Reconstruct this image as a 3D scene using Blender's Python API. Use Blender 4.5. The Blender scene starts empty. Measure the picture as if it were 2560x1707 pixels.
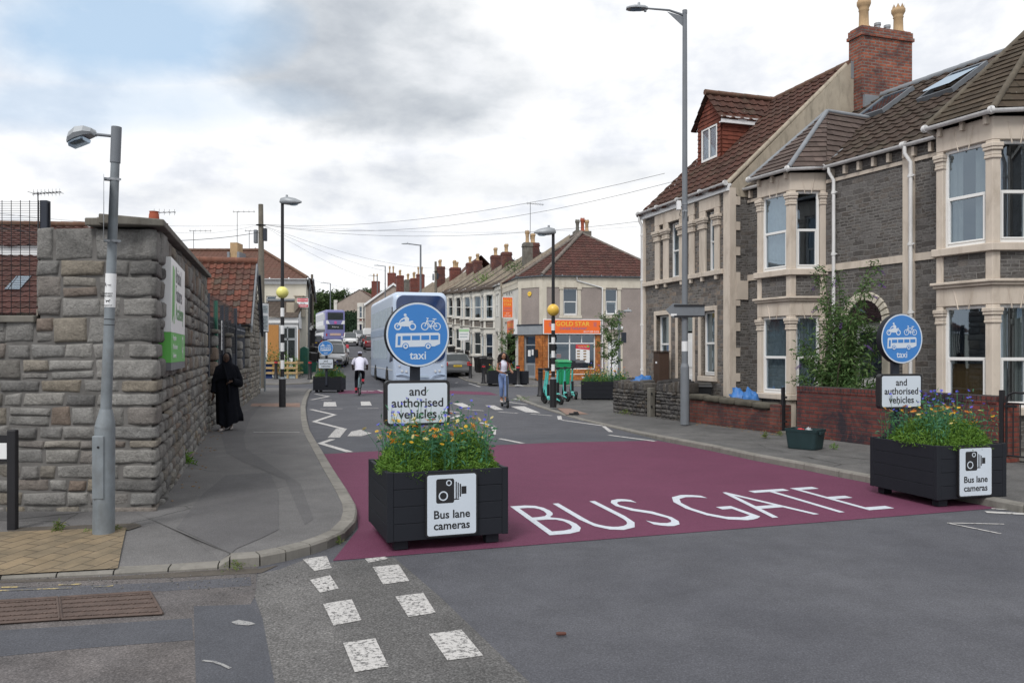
import bpy,bmesh,math,random
from mathutils import Vector,Matrix,noise
random.seed(7)
S=bpy.context.scene
COL=S.collection
R=math.radians
# ---------------------------------------------------------------- camera
cam=bpy.data.cameras.new("camera");camo=bpy.data.objects.new("camera",cam);COL.objects.link(camo)
camo.location=(0,0,1.7);camo.rotation_euler=(R(90),0,0)
cam.sensor_width=36;cam.lens=28.5;cam.shift_y=26.5/2560;cam.clip_end=3000;cam.clip_start=.05
S.camera=camo
F=28.5/36*2560;HZ=880.0;EYE=1.7
S.view_settings.view_transform='Standard';S.view_settings.look='None'
S.view_settings.exposure=0.5;S.view_settings.gamma=1.0
# ---------------------------------------------------------------- node helper
class NT:
 def __init__(s,tree):s.t=tree;s.t.nodes.clear()
 def n(s,typ,*ins,out=0,**kw):
  nd=s.t.nodes.new('ShaderNode'+typ)
  named=kw.pop('I',{})
  for k,v in kw.items():setattr(nd,k,v)
  for i,v in enumerate(ins):s.put(nd.inputs[i],v)
  for k,v in named.items():s.put(nd.inputs[k],v)
  return nd.outputs[out]if len(nd.outputs)else None
 def put(s,sock,v):
  if v is None:return
  if isinstance(v,bpy.types.NodeSocket):s.t.links.new(v,sock)
  elif isinstance(v,(tuple,list))and sock.type=='RGBA' and len(v)==3:sock.default_value=(*v,1)
  else:sock.default_value=v
 def math(s,op,a,b=0.0,clamp=False):return s.n('Math',a,b,operation=op,use_clamp=clamp)
 def mix(s,f,a,b):
  nd=s.t.nodes.new('ShaderNodeMix');nd.data_type='RGBA'
  s.put(nd.inputs[0],f);s.put(nd.inputs[6],a if not isinstance(a,tuple)else(*a[:3],1));s.put(nd.inputs[7],b if not isinstance(b,tuple)else(*b[:3],1))
  return nd.outputs[2]
 def mul(s,a,b):
  nd=s.t.nodes.new('ShaderNodeMix');nd.data_type='RGBA';nd.blend_type='MULTIPLY';nd.inputs[0].default_value=1
  s.put(nd.inputs[6],a if not isinstance(a,tuple)else(*a[:3],1));s.put(nd.inputs[7],b if not isinstance(b,tuple)else(*b[:3],1))
  return nd.outputs[2]
 def ramp(s,f,*stops,interp='LINEAR'):
  nd=s.t.nodes.new('ShaderNodeValToRGB');cr=nd.color_ramp;cr.interpolation=interp
  while len(cr.elements)<len(stops):cr.elements.new(.5)
  for e,(p,c)in zip(cr.elements,stops):
   e.position=p;e.color=(*c,1)if isinstance(c,tuple)else(c,c,c,1)
  s.put(nd.inputs[0],f);return nd.outputs[0]
 def noise(s,vec,scale,detail=3,rough=.55,dist=0.0):return s.n('TexNoise',I={'Vector':vec,'Scale':scale,'Detail':detail,'Roughness':rough,'Distortion':dist})
 def rng(s,v,a,b,c=0.0,d=1.0):
  nd=s.t.nodes.new('ShaderNodeMapRange');s.put(nd.inputs[0],v)
  for i,q in enumerate((a,b,c,d)):s.put(nd.inputs[i+1],q)
  return nd.outputs[0]
# ---------------------------------------------------------------- sky (clouds on the sky itself) and sun
SUN_EL,SUN_AZ=50.0,203.0
W=bpy.data.worlds.new("World");S.world=W;W.use_nodes=True
w=NT(W.node_tree)
tc=w.n('TexCoord');
sep=W.node_tree.nodes.new('ShaderNodeSeparateXYZ');w.put(sep.inputs[0],tc)
dx,dy,dz=sep.outputs
sky=W.node_tree.nodes.new('ShaderNodeTexSky');sky.sky_type='NISHITA';sky.sun_disc=False
sky.sun_elevation=R(SUN_EL);sky.sun_rotation=R(SUN_AZ)
sky=sky.outputs[0]
# flat cloud deck: project the direction on a plane overhead
hh=w.math('ADD',w.math('MAXIMUM',dz,0.0),.14)
pv=W.node_tree.nodes.new('ShaderNodeCombineXYZ')
w.put(pv.inputs[0],w.math('DIVIDE',dx,hh));w.put(pv.inputs[1],w.math('DIVIDE',dy,hh));pv=pv.outputs[0]
n1=w.noise(pv,1.15,7,.56,.1)
n2=w.noise(pv,3.4,6,.55,.1)
n3=w.noise(tc,5.0,6,.55,.1);n4=w.noise(w.n('Mapping',I={'Vector':tc,'Scale':(1,1,1.9)}),6.5,9,.56,.12)
fy=w.math('MAXIMUM',dy,.05)
uu=w.math('DIVIDE',dx,fy);vv=w.math('DIVIDE',dz,fy)
def blob(cu,cv,ru,rv,amp=.9,soft=.55):
 a=w.math('POWER',w.math('DIVIDE',w.math('SUBTRACT',uu,cu),ru),2.0)
 b=w.math('POWER',w.math('DIVIDE',w.math('SUBTRACT',vv,cv),rv),2.0)
 d=w.math('ADD',w.math('ADD',a,b),w.math('MULTIPLY',w.math('SUBTRACT',w.math('ADD',w.math('MULTIPLY',n3,.45),w.math('MULTIPLY',n4,.55)),.5),amp*5))
 front=w.rng(dy,.05,.2)
 return w.math('MULTIPLY',w.rng(d,1+soft,1-soft),front)
dark=w.math('MAXIMUM',blob(-.185,.365,.165,.10,.42,.3),blob(-.125,.325,.15,.06,.42,.5))
dark=w.math('MAXIMUM',dark,w.math('MULTIPLY',blob(-.02,.215,.22,.022,.5,.9),.5))
dark=w.math('MAXIMUM',dark,w.math('MULTIPLY',blob(-.30,.19,.2,.018,.5,.9),.3))
blue=w.math('MAXIMUM',blob(-.47,.40,.17,.065,.45,.7),w.math('MULTIPLY',blob(-.52,.305,.24,.03,.5,.9),.5))
# elsewhere (behind the camera, overhead): broken cloud by noise
rest=w.math('MULTIPLY',w.rng(n1,.40,.30),w.rng(dy,.15,.0))
blue=w.math('MAXIMUM',blue,rest)
shade=w.math('ADD',w.math('ADD',w.math('MULTIPLY',n2,.1),w.math('MULTIPLY',n1,.15)),w.math('ADD',w.math('MULTIPLY',n4,.55),w.math('MULTIPLY',n3,.2)))
cloud=w.ramp(shade,(.37,(5.2,5.5,6.0)),(.44,(6.2,6.4,6.8)),(.49,(7.2,7.3,7.45)),(.56,(7.7,7.72,7.75)))
cloud=w.mix(w.math('MULTIPLY',dark,.85),cloud,w.ramp(w.math('ADD',w.math('MULTIPLY',n2,.4),w.math('MULTIPLY',n4,.6)),(.38,(3.2,3.5,3.9)),(.50,(4.3,4.6,4.95)),(.62,(6.0,6.2,6.5))))
bluec=w.mix(.6,sky,(4.0,5.7,7.4))
skyc=w.mix(w.math('MULTIPLY',blue,.85),cloud,bluec)
bg=w.n('Background',skyc,.1)
w.n('OutputWorld',bg)
sun=bpy.data.lights.new("sun",'SUN');sun.energy=1.55;sun.angle=R(18);sun.color=(1,.97,.93)
suno=bpy.data.objects.new("sun",sun);COL.objects.link(suno)
_d=Vector((math.sin(R(SUN_AZ))*math.cos(R(SUN_EL)),math.cos(R(SUN_AZ))*math.cos(R(SUN_EL)),math.sin(R(SUN_EL))))
suno.rotation_euler=_d.to_track_quat('Z','Y').to_euler();suno.location=(30,0,60)
# ---------------------------------------------------------------- places
def smooth(a,b,x):
 t=max(0,min(1,(x-a)/(b-a)));return t*t*(3-2*t)
def T(x,y):
 y0=37+9*smooth(-9,-2,x)+6*smooth(-2,3,x)
 d=max(0,y-y0)
 z=.044*d*d/(d+3)
 return min(z,9.5)
def G(px,py,z=0.0):
 Y=F*(EYE-z)/(py-HZ);return Vector(((px-1280)/F*Y,Y,z))
def V(k):return k*2560/2352
def GV(px,py,z=0.0):return G(V(px),V(py),z)
def AT(px,py,Y):return Vector(((px-1280)/F*Y,Y,EYE+(HZ-py)/F*Y))
# ---------------------------------------------------------------- mesh builder
class MB:
 def __init__(s):s.v=[];s.f=[];s.m=[];s.sm=[];s.M=None
 def add(s,vs,fs,m=0,sm=False):
  b=len(s.v)
  if s.M is not None:vs=[s.M@Vector(q)for q in vs]
  s.v+=[tuple(q)for q in vs]
  for f in fs:s.f.append([i+b for i in f]);s.m.append(m);s.sm.append(sm)
  return s
 def box(s,x0,x1,y0,y1,z0,z1,m=0):
  return s.add([(x0,y0,z0),(x1,y0,z0),(x1,y1,z0),(x0,y1,z0),(x0,y0,z1),(x1,y0,z1),(x1,y1,z1),(x0,y1,z1)],
[(3,2,1,0),(4,5,6,7),(0,1,5,4),(1,2,6,5),(2,3,7,6),(3,0,4,7)],m)
 def obox(s,c,size,rz=0.0,m=0,rx=0.0,ry=0.0):
  M=Matrix.Translation(c)@Matrix.Rotation(rz,4,'Z')@Matrix.Rotation(ry,4,'Y')@Matrix.Rotation(rx,4,'X')
  a,b,d=size[0]/2,size[1]/2,size[2]/2
  vs=[M@Vector(q)for q in[(-a,-b,-d),(a,-b,-d),(a,b,-d),(-a,b,-d),(-a,-b,d),(a,-b,d),(a,b,d),(-a,b,d)]]
  return s.add(vs,[(3,2,1,0),(4,5,6,7),(0,1,5,4),(1,2,6,5),(2,3,7,6),(3,0,4,7)],m)
 def quad(s,a,b,c,d,m=0):return s.add([a,b,c,d],[(0,1,2,3)],m)
 def poly(s,pts,m=0):return s.add(pts,[tuple(range(len(pts)))],m)
 def prism(s,pts,z0,z1,m=0):
  n=len(pts)
  vs=[(p[0],p[1],z0)for p in pts]+[(p[0],p[1],z1)for p in pts]
  fs=[tuple(reversed(range(n))),tuple(range(n,2*n))]+[(i,(i+1)%n,n+(i+1)%n,n+i)for i in range(n)]
  return s.add(vs,fs,m)
 def xprism(s,pts,y0,y1,m=0):
  n=len(pts)
  vs=[(p[0],y0,p[1])for p in pts]+[(p[0],y1,p[1])for p in pts]
  fs=[tuple(range(n)),tuple(reversed(range(n,2*n)))]+[((i+1)%n,i,n+i,n+(i+1)%n)for i in range(n)]
  return s.add(vs,fs,m)
 def tube(s,pts,r,n=8,m=0,caps=True,closed=False):
  pts=[Vector(p)for p in pts];k=len(pts)
  rs=list(r)if isinstance(r,(list,tuple))else[r]*k
  vs=[];up=None
  for i,p in enumerate(pts):
   a=pts[i-1]if(i>0 or closed)else p;b=pts[(i+1)%k]if(i<k-1 or closed)else p
   d=(b-a)
   if d.length<1e-9:d=Vector((0,0,1))
   d.normalize()
   if up is None:
    up=Vector((0,0,1))if abs(d.z)<.9 else Vector((1,0,0))
   x=d.cross(up)
   if x.length<1e-6:x=d.cross(Vector((0,1,0)))
   x.normalize();y=x.cross(d).normalized();up=y
   for j in range(n):
    t=2*math.pi*j/n;vs.append(p+(x*math.cos(t)+y*math.sin(t))*rs[i])
  fs=[]
  for i in range(k if closed else k-1):
   for j in range(n):
    a=i*n+j;b=i*n+(j+1)%n;c=((i+1)%k)*n+(j+1)%n;e=((i+1)%k)*n+j
    fs.append((a,e,c,b))
  s.add(vs,fs,m,n>5)
  if caps and not closed:
   s.add(vs[:n],[tuple(range(n))],m);s.add(vs[-n:],[tuple(reversed(range(n)))],m)
  return s
 def lathe(s,prof,n=16,c=(0,0,0),m=0,axis='Z',sm=True,ry=1.0):
  vs=[];fs=[]
  for(r,z)in prof:
   for j in range(n):
    t=2*math.pi*j/n;q=(r*math.cos(t),r*math.sin(t)*ry,z)
    if axis=='Y':q=(q[0],q[2],q[1])
    if axis=='X':q=(q[2],q[0],q[1])
    vs.append((q[0]+c[0],q[1]+c[1],q[2]+c[2]))
  k=len(prof)
  for i in range(k-1):
   for j in range(n):
    q=(i*n+j,i*n+(j+1)%n,(i+1)*n+(j+1)%n,(i+1)*n+j)
    fs.append(q if axis!='Y' else tuple(reversed(q)))
  s.add(vs,fs,m,sm)
  if prof[0][0]>1e-5:s.add(vs[:n],[tuple(reversed(range(n)))],m)
  if prof[-1][0]>1e-5:s.add(vs[-n:],[tuple(range(n))],m)
  return s
 def ball(s,c,r,n=12,m=0,sx=1,sy=1,sz=1):
  k=max(5,n//2)
  vs=[];fs=[]
  for i in range(k+1):
   a=math.pi*i/k
   for j in range(n):
    t=2*math.pi*j/n
    vs.append((c[0]+r*sx*math.sin(a)*math.cos(t),c[1]+r*sy*math.sin(a)*math.sin(t),c[2]-r*sz*math.cos(a)))
  for i in range(k):
   for j in range(n):fs.append((i*n+j,i*n+(j+1)%n,(i+1)*n+(j+1)%n,(i+1)*n+j))
  return s.add(vs,fs,m,True)
 def loft(s,rings,m=0,sm=True,caps=True,close=True):
  n=len(rings[0]);vs=[p for r in rings for p in r];fs=[]
  for i in range(len(rings)-1):
   for j in range(n if close else n-1):fs.append((i*n+j,i*n+(j+1)%n,(i+1)*n+(j+1)%n,(i+1)*n+j))
  s.add(vs,fs,m,sm)
  if caps:s.add(rings[0],[tuple(reversed(range(n)))],m);s.add(rings[-1],[tuple(range(n))],m)
  return s
 def build(s,name,mats,parent=None,bevel=0.0,loc=None,rz=None,seg=2,fix=False):
  me=bpy.data.meshes.new(name);me.from_pydata(s.v,[],s.f)
  if not isinstance(mats,(list,tuple)):mats=[mats]
  for q in mats:me.materials.append(q)
  me.polygons.foreach_set('material_index',s.m);me.polygons.foreach_set('use_smooth',s.sm)
  me.update()
  if fix:
   bm=bmesh.new();bm.from_mesh(me);bmesh.ops.remove_doubles(bm,verts=bm.verts,dist=1e-5)
   bmesh.ops.recalc_face_normals(bm,faces=bm.faces);bm.to_mesh(me);bm.free()
  o=bpy.data.objects.new(name,me);COL.objects.link(o)
  if parent:o.parent=parent
  if loc is not None:o.location=loc
  if rz is not None:o.rotation_euler=(0,0,rz)
  if bevel:
   md=o.modifiers.new('bevel','BEVEL');md.width=bevel;md.segments=seg;md.limit_method='ANGLE';md.angle_limit=R(40)
  return o
def islands(mb,gap=.006):
 n=len(mb.v);p=list(range(n))
 def fd(i):
  while p[i]!=i:p[i]=p[p[i]];i=p[i]
  return i
 for f in mb.f:
  for i in f[1:]:p[fd(i)]=fd(f[0])
 cs={}
 for i in range(n):cs.setdefault(fd(i),[]).append(i)
 bx=[[ids,[min(mb.v[i][k]for i in ids)-gap for k in range(3)],[max(mb.v[i][k]for i in ids)+gap for k in range(3)]]for ids in cs.values()]
 ch=True
 while ch:
  ch=False
  for a in range(len(bx)):
   for b in range(len(bx)-1,a,-1):
    A,B=bx[a],bx[b]
    if all(A[1][k]<=B[2][k]and B[1][k]<=A[2][k]for k in range(3)):
     A[0]+=B[0];A[1]=[min(x,y)for x,y in zip(A[1],B[1])];A[2]=[max(x,y)for x,y in zip(A[2],B[2])];bx.pop(b);ch=True
 return[b[0]for b in bx]
def build_each(mb,name,mats,parent,**kw):
 out=[]
 for ids in islands(mb):
  mp={i:k for k,i in enumerate(ids)};q=MB();q.v=[mb.v[i]for i in ids]
  for f,m,s in zip(mb.f,mb.m,mb.sm):
   if f[0]in mp:q.f.append([mp[i]for i in f]);q.m.append(m);q.sm.append(s)
  out.append(q.build(name,mats,parent,**kw))
 return out
def tag(o,label=None,cat=None,group=None,kind=None):
 if label:o['label']=label
 if cat:o['category']=cat
 if group:o['group']=group
 if kind:o['kind']=kind
 return o
def empty(name,loc,rz=0.0,label=None,cat=None,group=None):
 o=bpy.data.objects.new(name,None);COL.objects.link(o);o.location=loc;o.rotation_euler=(0,0,rz)
 o.empty_display_size=.2
 return tag(o,label,cat,group)
KIDS={}
def copy_tree(o,parent=None):
 c=o.copy();COL.objects.link(c)
 if parent:c.parent=parent
 for ch in list(o.children):copy_tree(ch,c)
 return c
def dup(o,loc,rz,label,scale=None):
 c=copy_tree(o);c.location=loc;c.rotation_euler=(0,0,rz);c['label']=label
 if scale:c.scale=scale
 return c
def struct(name,mb,mats,**k):return tag(mb.build(name,mats,**k),kind='structure')
FONT_CACHE={}
def text(name,body,size,m,parent,loc,rot=(R(90),0,0),bold=0.0,sx=1.0,align='CENTER',ext=.0008,space=1.0,lead=1.0):
 cu=bpy.data.curves.new(name,'FONT');cu.body=body;cu.size=size;cu.align_x=align;cu.align_y='CENTER'
 cu.offset=bold*size;cu.extrude=ext;cu.space_character=space;cu.space_line=lead;cu.resolution_u=3
 to=bpy.data.objects.new(name,cu);COL.objects.link(to)
 dg=bpy.context.evaluated_depsgraph_get();dg.update()
 me=bpy.data.meshes.new_from_object(to.evaluated_get(dg));me.name=name
 bpy.data.objects.remove(to);bpy.data.curves.remove(cu)
 me.transform(Matrix.Scale(sx,4,(1,0,0)));me.materials.clear();me.materials.append(m)
 o=bpy.data.objects.new(name,me);COL.objects.link(o);o.parent=parent;o.location=loc;o.rotation_euler=rot
 return o
class P2(MB):
 def __init__(s,y=-.001,cx=0,cz=0,k=1.0):super().__init__();s.y=y;s.o=(cx,cz,k);s.e=0
 def q(s,pts):
  s.e+=1;y=s.y-.000018*s.e
  return[(s.o[0]+p[0]*s.o[2],y,s.o[1]+p[1]*s.o[2])for p in pts]
 def pg(s,pts,m=0):
  if sum(a[0]*b[1]-b[0]*a[1]for a,b in zip(pts,pts[1:]+pts[:1]))<0:pts=pts[::-1]
  return s.add(s.q(pts),[tuple(range(len(pts)))],m)
 def st(s,pts,wd,m=0):
  for a,b in zip(pts[:-1],pts[1:]):
   a=Vector(a);b=Vector(b);d=(b-a).normalized();nn=Vector((-d.y,d.x))*wd/2;e=d*wd*.3
   s.pg([tuple(a-e-nn),tuple(b+e-nn),tuple(b+e+nn),tuple(a-e+nn)],m)
  return s
 def disc(s,c,r,m=0,n=32):return s.pg([(c[0]+r*math.cos(2*math.pi*i/n),c[1]+r*math.sin(2*math.pi*i/n))for i in range(n)],m)
 def ring(s,c,r,wd,m=0,n=28):
  a=s.q([(c[0]+(r-wd/2)*math.cos(2*math.pi*i/n),c[1]+(r-wd/2)*math.sin(2*math.pi*i/n))for i in range(n)])
  s.e-=1
  b=s.q([(c[0]+(r+wd/2)*math.cos(2*math.pi*i/n),c[1]+(r+wd/2)*math.sin(2*math.pi*i/n))for i in range(n)])
  return s.add(a+b,[(i,(i+1)%n,n+(i+1)%n,n+i)[::-1]for i in range(n)],m)
 def rr(s,x0,x1,z0,z1,r,m=0):return s.pg(rrect(x0,x1,z0,z1,r),m)
def rrect(x0,x1,z0,z1,r,n=5):
 out=[]
 for cx,cz,a0 in((x1-r,z1-r,0),(x0+r,z1-r,90),(x0+r,z0+r,180),(x1-r,z0+r,270)):
  for i in range(n+1):
   a=R(a0+90*i/n);out.append((cx+r*math.cos(a),cz+r*math.sin(a)))
 return out
def skin(J,E,sub=2):
 names=list(J);me=bpy.data.meshes.new('skin')
 me.from_pydata([J[k][:3]for k in names],[(names.index(a),names.index(b))for a,b in E],[])
 o=bpy.data.objects.new('skin',me);COL.objects.link(o)
 o.modifiers.new('skin','SKIN').use_smooth_shade=True
 sk=me.skin_vertices[0].data
 for i,k in enumerate(names):
  r=J[k][3];sk[i].radius=(r,r)if not isinstance(r,tuple)else r
 sk[0].use_root=True
 md=o.modifiers.new('sub','SUBSURF');md.levels=sub;md.render_levels=sub
 dg=bpy.context.evaluated_depsgraph_get();dg.update()
 m2=bpy.data.meshes.new_from_object(o.evaluated_get(dg))
 vs=[tuple(v.co)for v in m2 .vertices];fs=[tuple(p.vertices)for p in m2 .polygons]
 bpy.data.objects.remove(o);bpy.data.meshes.remove(m2)
 return vs,fs
# ---------------------------------------------------------------- materials
MATS={}
def base(name):
 m=bpy.data.materials.new(name);m.use_nodes=True;t=NT(m.node_tree);MATS[name]=m
 return m,t
def fin(t,col,rough=.7,bump=None,bstr=.3,bdist=.01,metal=0.0,spec=.35,extra=None):
 bs=t.t.nodes.new('ShaderNodeBsdfPrincipled')
 t.put(bs.inputs['Base Color'],col);t.put(bs.inputs['Roughness'],rough);t.put(bs.inputs['Metallic'],metal);t.put(bs.inputs['Specular IOR Level'],spec)
 if bump is not None:t.put(bs.inputs['Normal'],t.n('Bump',I={'Strength':bstr,'Distance':bdist,'Height':bump}))
 if extra:
  for k,v in extra.items():t.put(bs.inputs[k],v)
 t.n('OutputMaterial',bs.outputs[0]);return bs
def ocoord(t):return t.n('TexCoord',out=3)
def wcoord(t):return t.n('NewGeometry',out=0)
def rnd(t):return t.n('NewGeometry',out=8)
def boxuv(t):
 tcn=t.t.nodes.new('ShaderNodeTexCoord');s1=t.t.nodes.new('ShaderNodeSeparateXYZ');t.put(s1 .inputs[0],tcn.outputs[1])
 s2=t.t.nodes.new('ShaderNodeSeparateXYZ');t.put(s2 .inputs[0],tcn.outputs[3])
 g=t.math('GREATER_THAN',t.math('ABSOLUTE',s1 .outputs[0]),t.math('ABSOLUTE',s1 .outputs[1]))
 u=t.math('ADD',t.math('MULTIPLY',g,s2 .outputs[1]),t.math('MULTIPLY',t.math('SUBTRACT',1.0,g),s2 .outputs[0]))
 c=t.t.nodes.new('ShaderNodeCombineXYZ');t.put(c.inputs[0],u);t.put(c.inputs[1],s2 .outputs[2]);t.put(c.inputs[2],t.math('MULTIPLY',g,3.3))
 return c.outputs[0],tcn.outputs[3]
def plain(name,col,rough=.6,var=.12,vs=3.0,bs=60,bstr=.12,metal=0.0,spec=.35,dirt=0.0,dcol=(.08,.07,.055),island=0.0):
 m,t=base(name);o=ocoord(t)
 f=t.noise(o,vs,4,.6)
 c=t.mul(col,t.ramp(f,(.25,1-var),(.75,1+var)))
 if island:c=t.mul(c,t.ramp(rnd(t),(0,1-island),(1,1+island)))
 if dirt:c=t.mix(t.math('MULTIPLY',t.rng(t.noise(t.n('Mapping',I={'Vector':o,'Scale':(1.6,1.6,.4)}),vs*1.7,6,.7,.6),.48,.72),dirt),c,dcol)
 fin(t,c,rough,t.noise(o,bs,3),bstr,.004,metal,spec);return m
def asphalt(name,c0,c1,speck=.35,sscale=110,blotch=.25,cracks=0.0):
 m,t=base(name);o=wcoord(t)
 n=t.noise(o,.55,5,.62,.5)
 c=t.mix(t.rng(n,.35,.68),c0,c1)
 c=t.mul(c,t.ramp(t.noise(o,2.3,6,.7),(.3,1-blotch),(.7,1+blotch)))
 sp=t.noise(o,sscale,2,.7)
 c=t.mul(c,t.ramp(sp,(.3,1-speck),(.5,1.0),(.72,1+speck*1.6)))
 v=t.t.nodes.new('ShaderNodeTexVoronoi');t.put(v.inputs['Vector'],o);v.inputs['Scale'].default_value=sscale*.55
 c=t.mul(c,t.ramp(v.outputs[0],(.0,1+speck*.8),(.35,1.0),(.8,1-speck*.4)))
 if cracks:
  vc=t.t.nodes.new('ShaderNodeTexVoronoi');vc.feature='DISTANCE_TO_EDGE';vc.inputs['Scale'].default_value=.45
  oo=t.n('MixRGB',.12,o,t.n('TexNoise',I={'Vector':o,'Scale':3.0},out=1),blend_type='ADD')
  t.put(vc.inputs['Vector'],oo)
  k=t.math('MULTIPLY',t.rng(vc.outputs[0],.006,.002),t.rng(t.noise(o,.3,2),.5,.56))
  c=t.mix(t.math('MULTIPLY',k,cracks),c,(.02,.02,.02))
 fin(t,c,.85,t.math('ADD',sp,t.math('MULTIPLY',v.outputs[0],.8)),.45,.006,0,.25);return m
def paint(name,col,under,wear=.5,scale=9.0):
 m,t=base(name);o=wcoord(t)
 k=t.rng(t.math('ADD',t.noise(o,scale,8,.75),t.math('MULTIPLY',t.noise(o,120,2),.22)),wear+.10,wear+.17)
 c=t.mix(k,under,t.mul(col,t.ramp(t.noise(o,40,3),(.3,.85),(.7,1.05))))
 fin(t,c,.75,t.noise(o,150,2),.3,.004);return m
def brick(name,a,b,mort,bw=.225,bh=.075,mo=.011,dark=0.0,rough=.85,lump=.6):
 m,t=base(name);uv,o=boxuv(t)
 uvn=t.n('MixRGB',.006,uv,t.n('TexNoise',I={'Vector':uv,'Scale':9.0},out=1),blend_type='ADD')
 br=t.t.nodes.new('ShaderNodeTexBrick');t.put(br.inputs['Vector'],uvn)
 for k,v in(('Scale',1.0),('Mortar Size',mo),('Mortar Smooth',.25),('Bias',0.0),('Brick Width',bw),('Row Height',bh)):br.inputs[k].default_value=v
 t.put(br.inputs['Color1'],a);t.put(br.inputs['Color2'],b);t.put(br.inputs['Mortar'],mort)
 c=t.mul(br.outputs[0],t.ramp(t.noise(o,6,5,.7),(.25,.6),(.75,1.35)))
 cell=t.n('TexWhiteNoise',t.n('VectorMath',uv,(bw,bh,1),operation='SNAP'),out=0)
 c=t.mul(c,t.ramp(t.noise(o,1.1,3),(.3,.8),(.7,1.15)))
 if dark:c=t.mix(t.math('MULTIPLY',t.rng(t.noise(o,1.4,6,.7,.8),.48,.62),dark),c,(.025,.022,.03))
 h=t.math('ADD',t.math('MULTIPLY',br.outputs[1],-1.0),t.math('MULTIPLY',t.noise(o,45,4),lump))
 fin(t,c,rough,h,.7,.012);return m
def rubble(name,cols,mort,w=.33,hgt=.125,mo=.011):
 m,t=base(name);uv,o=boxuv(t)
 uvd=t.n('MixRGB',.07,uv,t.n('TexNoise',I={'Vector':uv,'Scale':3.2,'Detail':3.0},out=1),blend_type='ADD')
 outs=[]
 for(ww,h2,off)in((w,hgt,.5),(w*.62,hgt*.58,.37)):
  br=t.t.nodes.new('ShaderNodeTexBrick');t.put(br.inputs['Vector'],uvd);br.offset=off;br.squash=.7;br.squash_frequency=3
  for k,v in(('Scale',1.0),('Mortar Size',mo),('Mortar Smooth',.3),('Bias',-.1),('Brick Width',ww),('Row Height',h2)):br.inputs[k].default_value=v
  t.put(br.inputs['Color1'],(0,0,0));t.put(br.inputs['Color2'],(1,1,1));t.put(br.inputs['Mortar'],(.5,.5,.5))
  outs.append((br.outputs[0],br.outputs[1]))
 sel=t.math('GREATER_THAN',t.noise(uv,1.3,1),.5)
 val=t.mix(sel,outs[0][0],outs[1][0]);mk=t.math('ADD',t.math('MULTIPLY',t.math('SUBTRACT',1.0,sel),outs[0][1]),t.math('MULTIPLY',sel,outs[1][1]))
 val=t.math('ADD',t.math('MULTIPLY',val,.62),t.math('MULTIPLY',t.noise(o,2.6,5,.7),.38))
 k=len(cols)
 c=t.ramp(val,*[(.12+.7*i/(k-1),q)for i,q in enumerate(cols)])
 c=t.mul(c,t.ramp(t.noise(o,14,5,.7),(.25,.65),(.75,1.3)))
 c=t.mix(t.math('MULTIPLY',mk,t.rng(t.noise(o,1.8,3),.35,.65,.25,.9)),c,mort)
 h=t.math('ADD',t.math('MULTIPLY',mk,-1.0),t.math('MULTIPLY',t.noise(o,22,5),.9))
 fin(t,c,.9,h,.8,.025);return m
def blockstone(name,cols,stain=.6,zt=2.9):
 m,t=base(name);o=wcoord(t)
 k=len(cols)
 c=t.ramp(rnd(t),*[(i/(k-1),q)for i,q in enumerate(cols)])
 c=t.mul(c,t.ramp(t.noise(o,5,6,.7),(.25,.68),(.75,1.28)))
 c=t.mul(c,t.ramp(t.noise(o,45,4,.7),(.3,.8),(.7,1.2)))
 c=t.mix(t.math('MULTIPLY',t.rng(t.noise(o,1.3,6,.72,1.2),.53,.66),stain*.6),c,(.03,.03,.03))
 c=t.mix(t.rng(t.noise(o,16,4,.7),.68,.74),c,(.2,.2,.17))
 h=t.math('ADD',t.noise(o,18,7,.68,.6),t.math('MULTIPLY',t.noise(o,90,3),.25))
 fin(t,c,.92,h,.9,.03,0,.2);return m
def pebble(name,a,b):
 m,t=base(name);o=ocoord(t)
 n=t.noise(o,22,4,.85)
 c=t.mul(t.mix(t.rng(n,.35,.65),a,b),t.ramp(t.noise(o,1.2,5,.6),(.3,.85),(.7,1.1)))
 fin(t,c,.95,n,.8,.02);return m
def tiles(name,cols,moss=.3,mcol=(.10,.10,.07)):
 m,t=base(name);o=ocoord(t);k=len(cols)
 c=t.ramp(rnd(t),*[(i/(k-1),q)for i,q in enumerate(cols)])
 c=t.mul(c,t.ramp(t.noise(o,8,5,.7),(.25,.7),(.75,1.25)))
 c=t.mix(t.math('MULTIPLY',t.rng(t.noise(o,1.5,6,.75,.5),.5,.7),moss),c,mcol)
 c=t.mix(t.rng(t.noise(o,11,4,.6),.70,.73),c,(.25,.25,.22))
 fin(t,c,.85,t.noise(o,60,4),.4,.006,0,.25);return m
def tilerows(name,a,b,row=.3,wid=.3,moss=.3):
 m,t=base(name);o=ocoord(t)
 s2=t.t.nodes.new('ShaderNodeSeparateXYZ');t.put(s2 .inputs[0],o)
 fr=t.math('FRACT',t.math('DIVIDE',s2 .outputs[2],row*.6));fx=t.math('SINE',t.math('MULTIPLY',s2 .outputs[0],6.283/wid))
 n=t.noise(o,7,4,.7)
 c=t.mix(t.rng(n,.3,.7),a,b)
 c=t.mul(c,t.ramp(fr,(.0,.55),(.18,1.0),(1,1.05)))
 c=t.mix(t.math('MULTIPLY',t.rng(t.noise(o,1.0,6,.7),.5,.7),moss),c,(.09,.09,.07))
 fin(t,c,.88,t.math('ADD',t.math('MULTIPLY',fr,-1.0),t.math('MULTIPLY',fx,.5)),.8,.05,0,.2);return m
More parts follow.
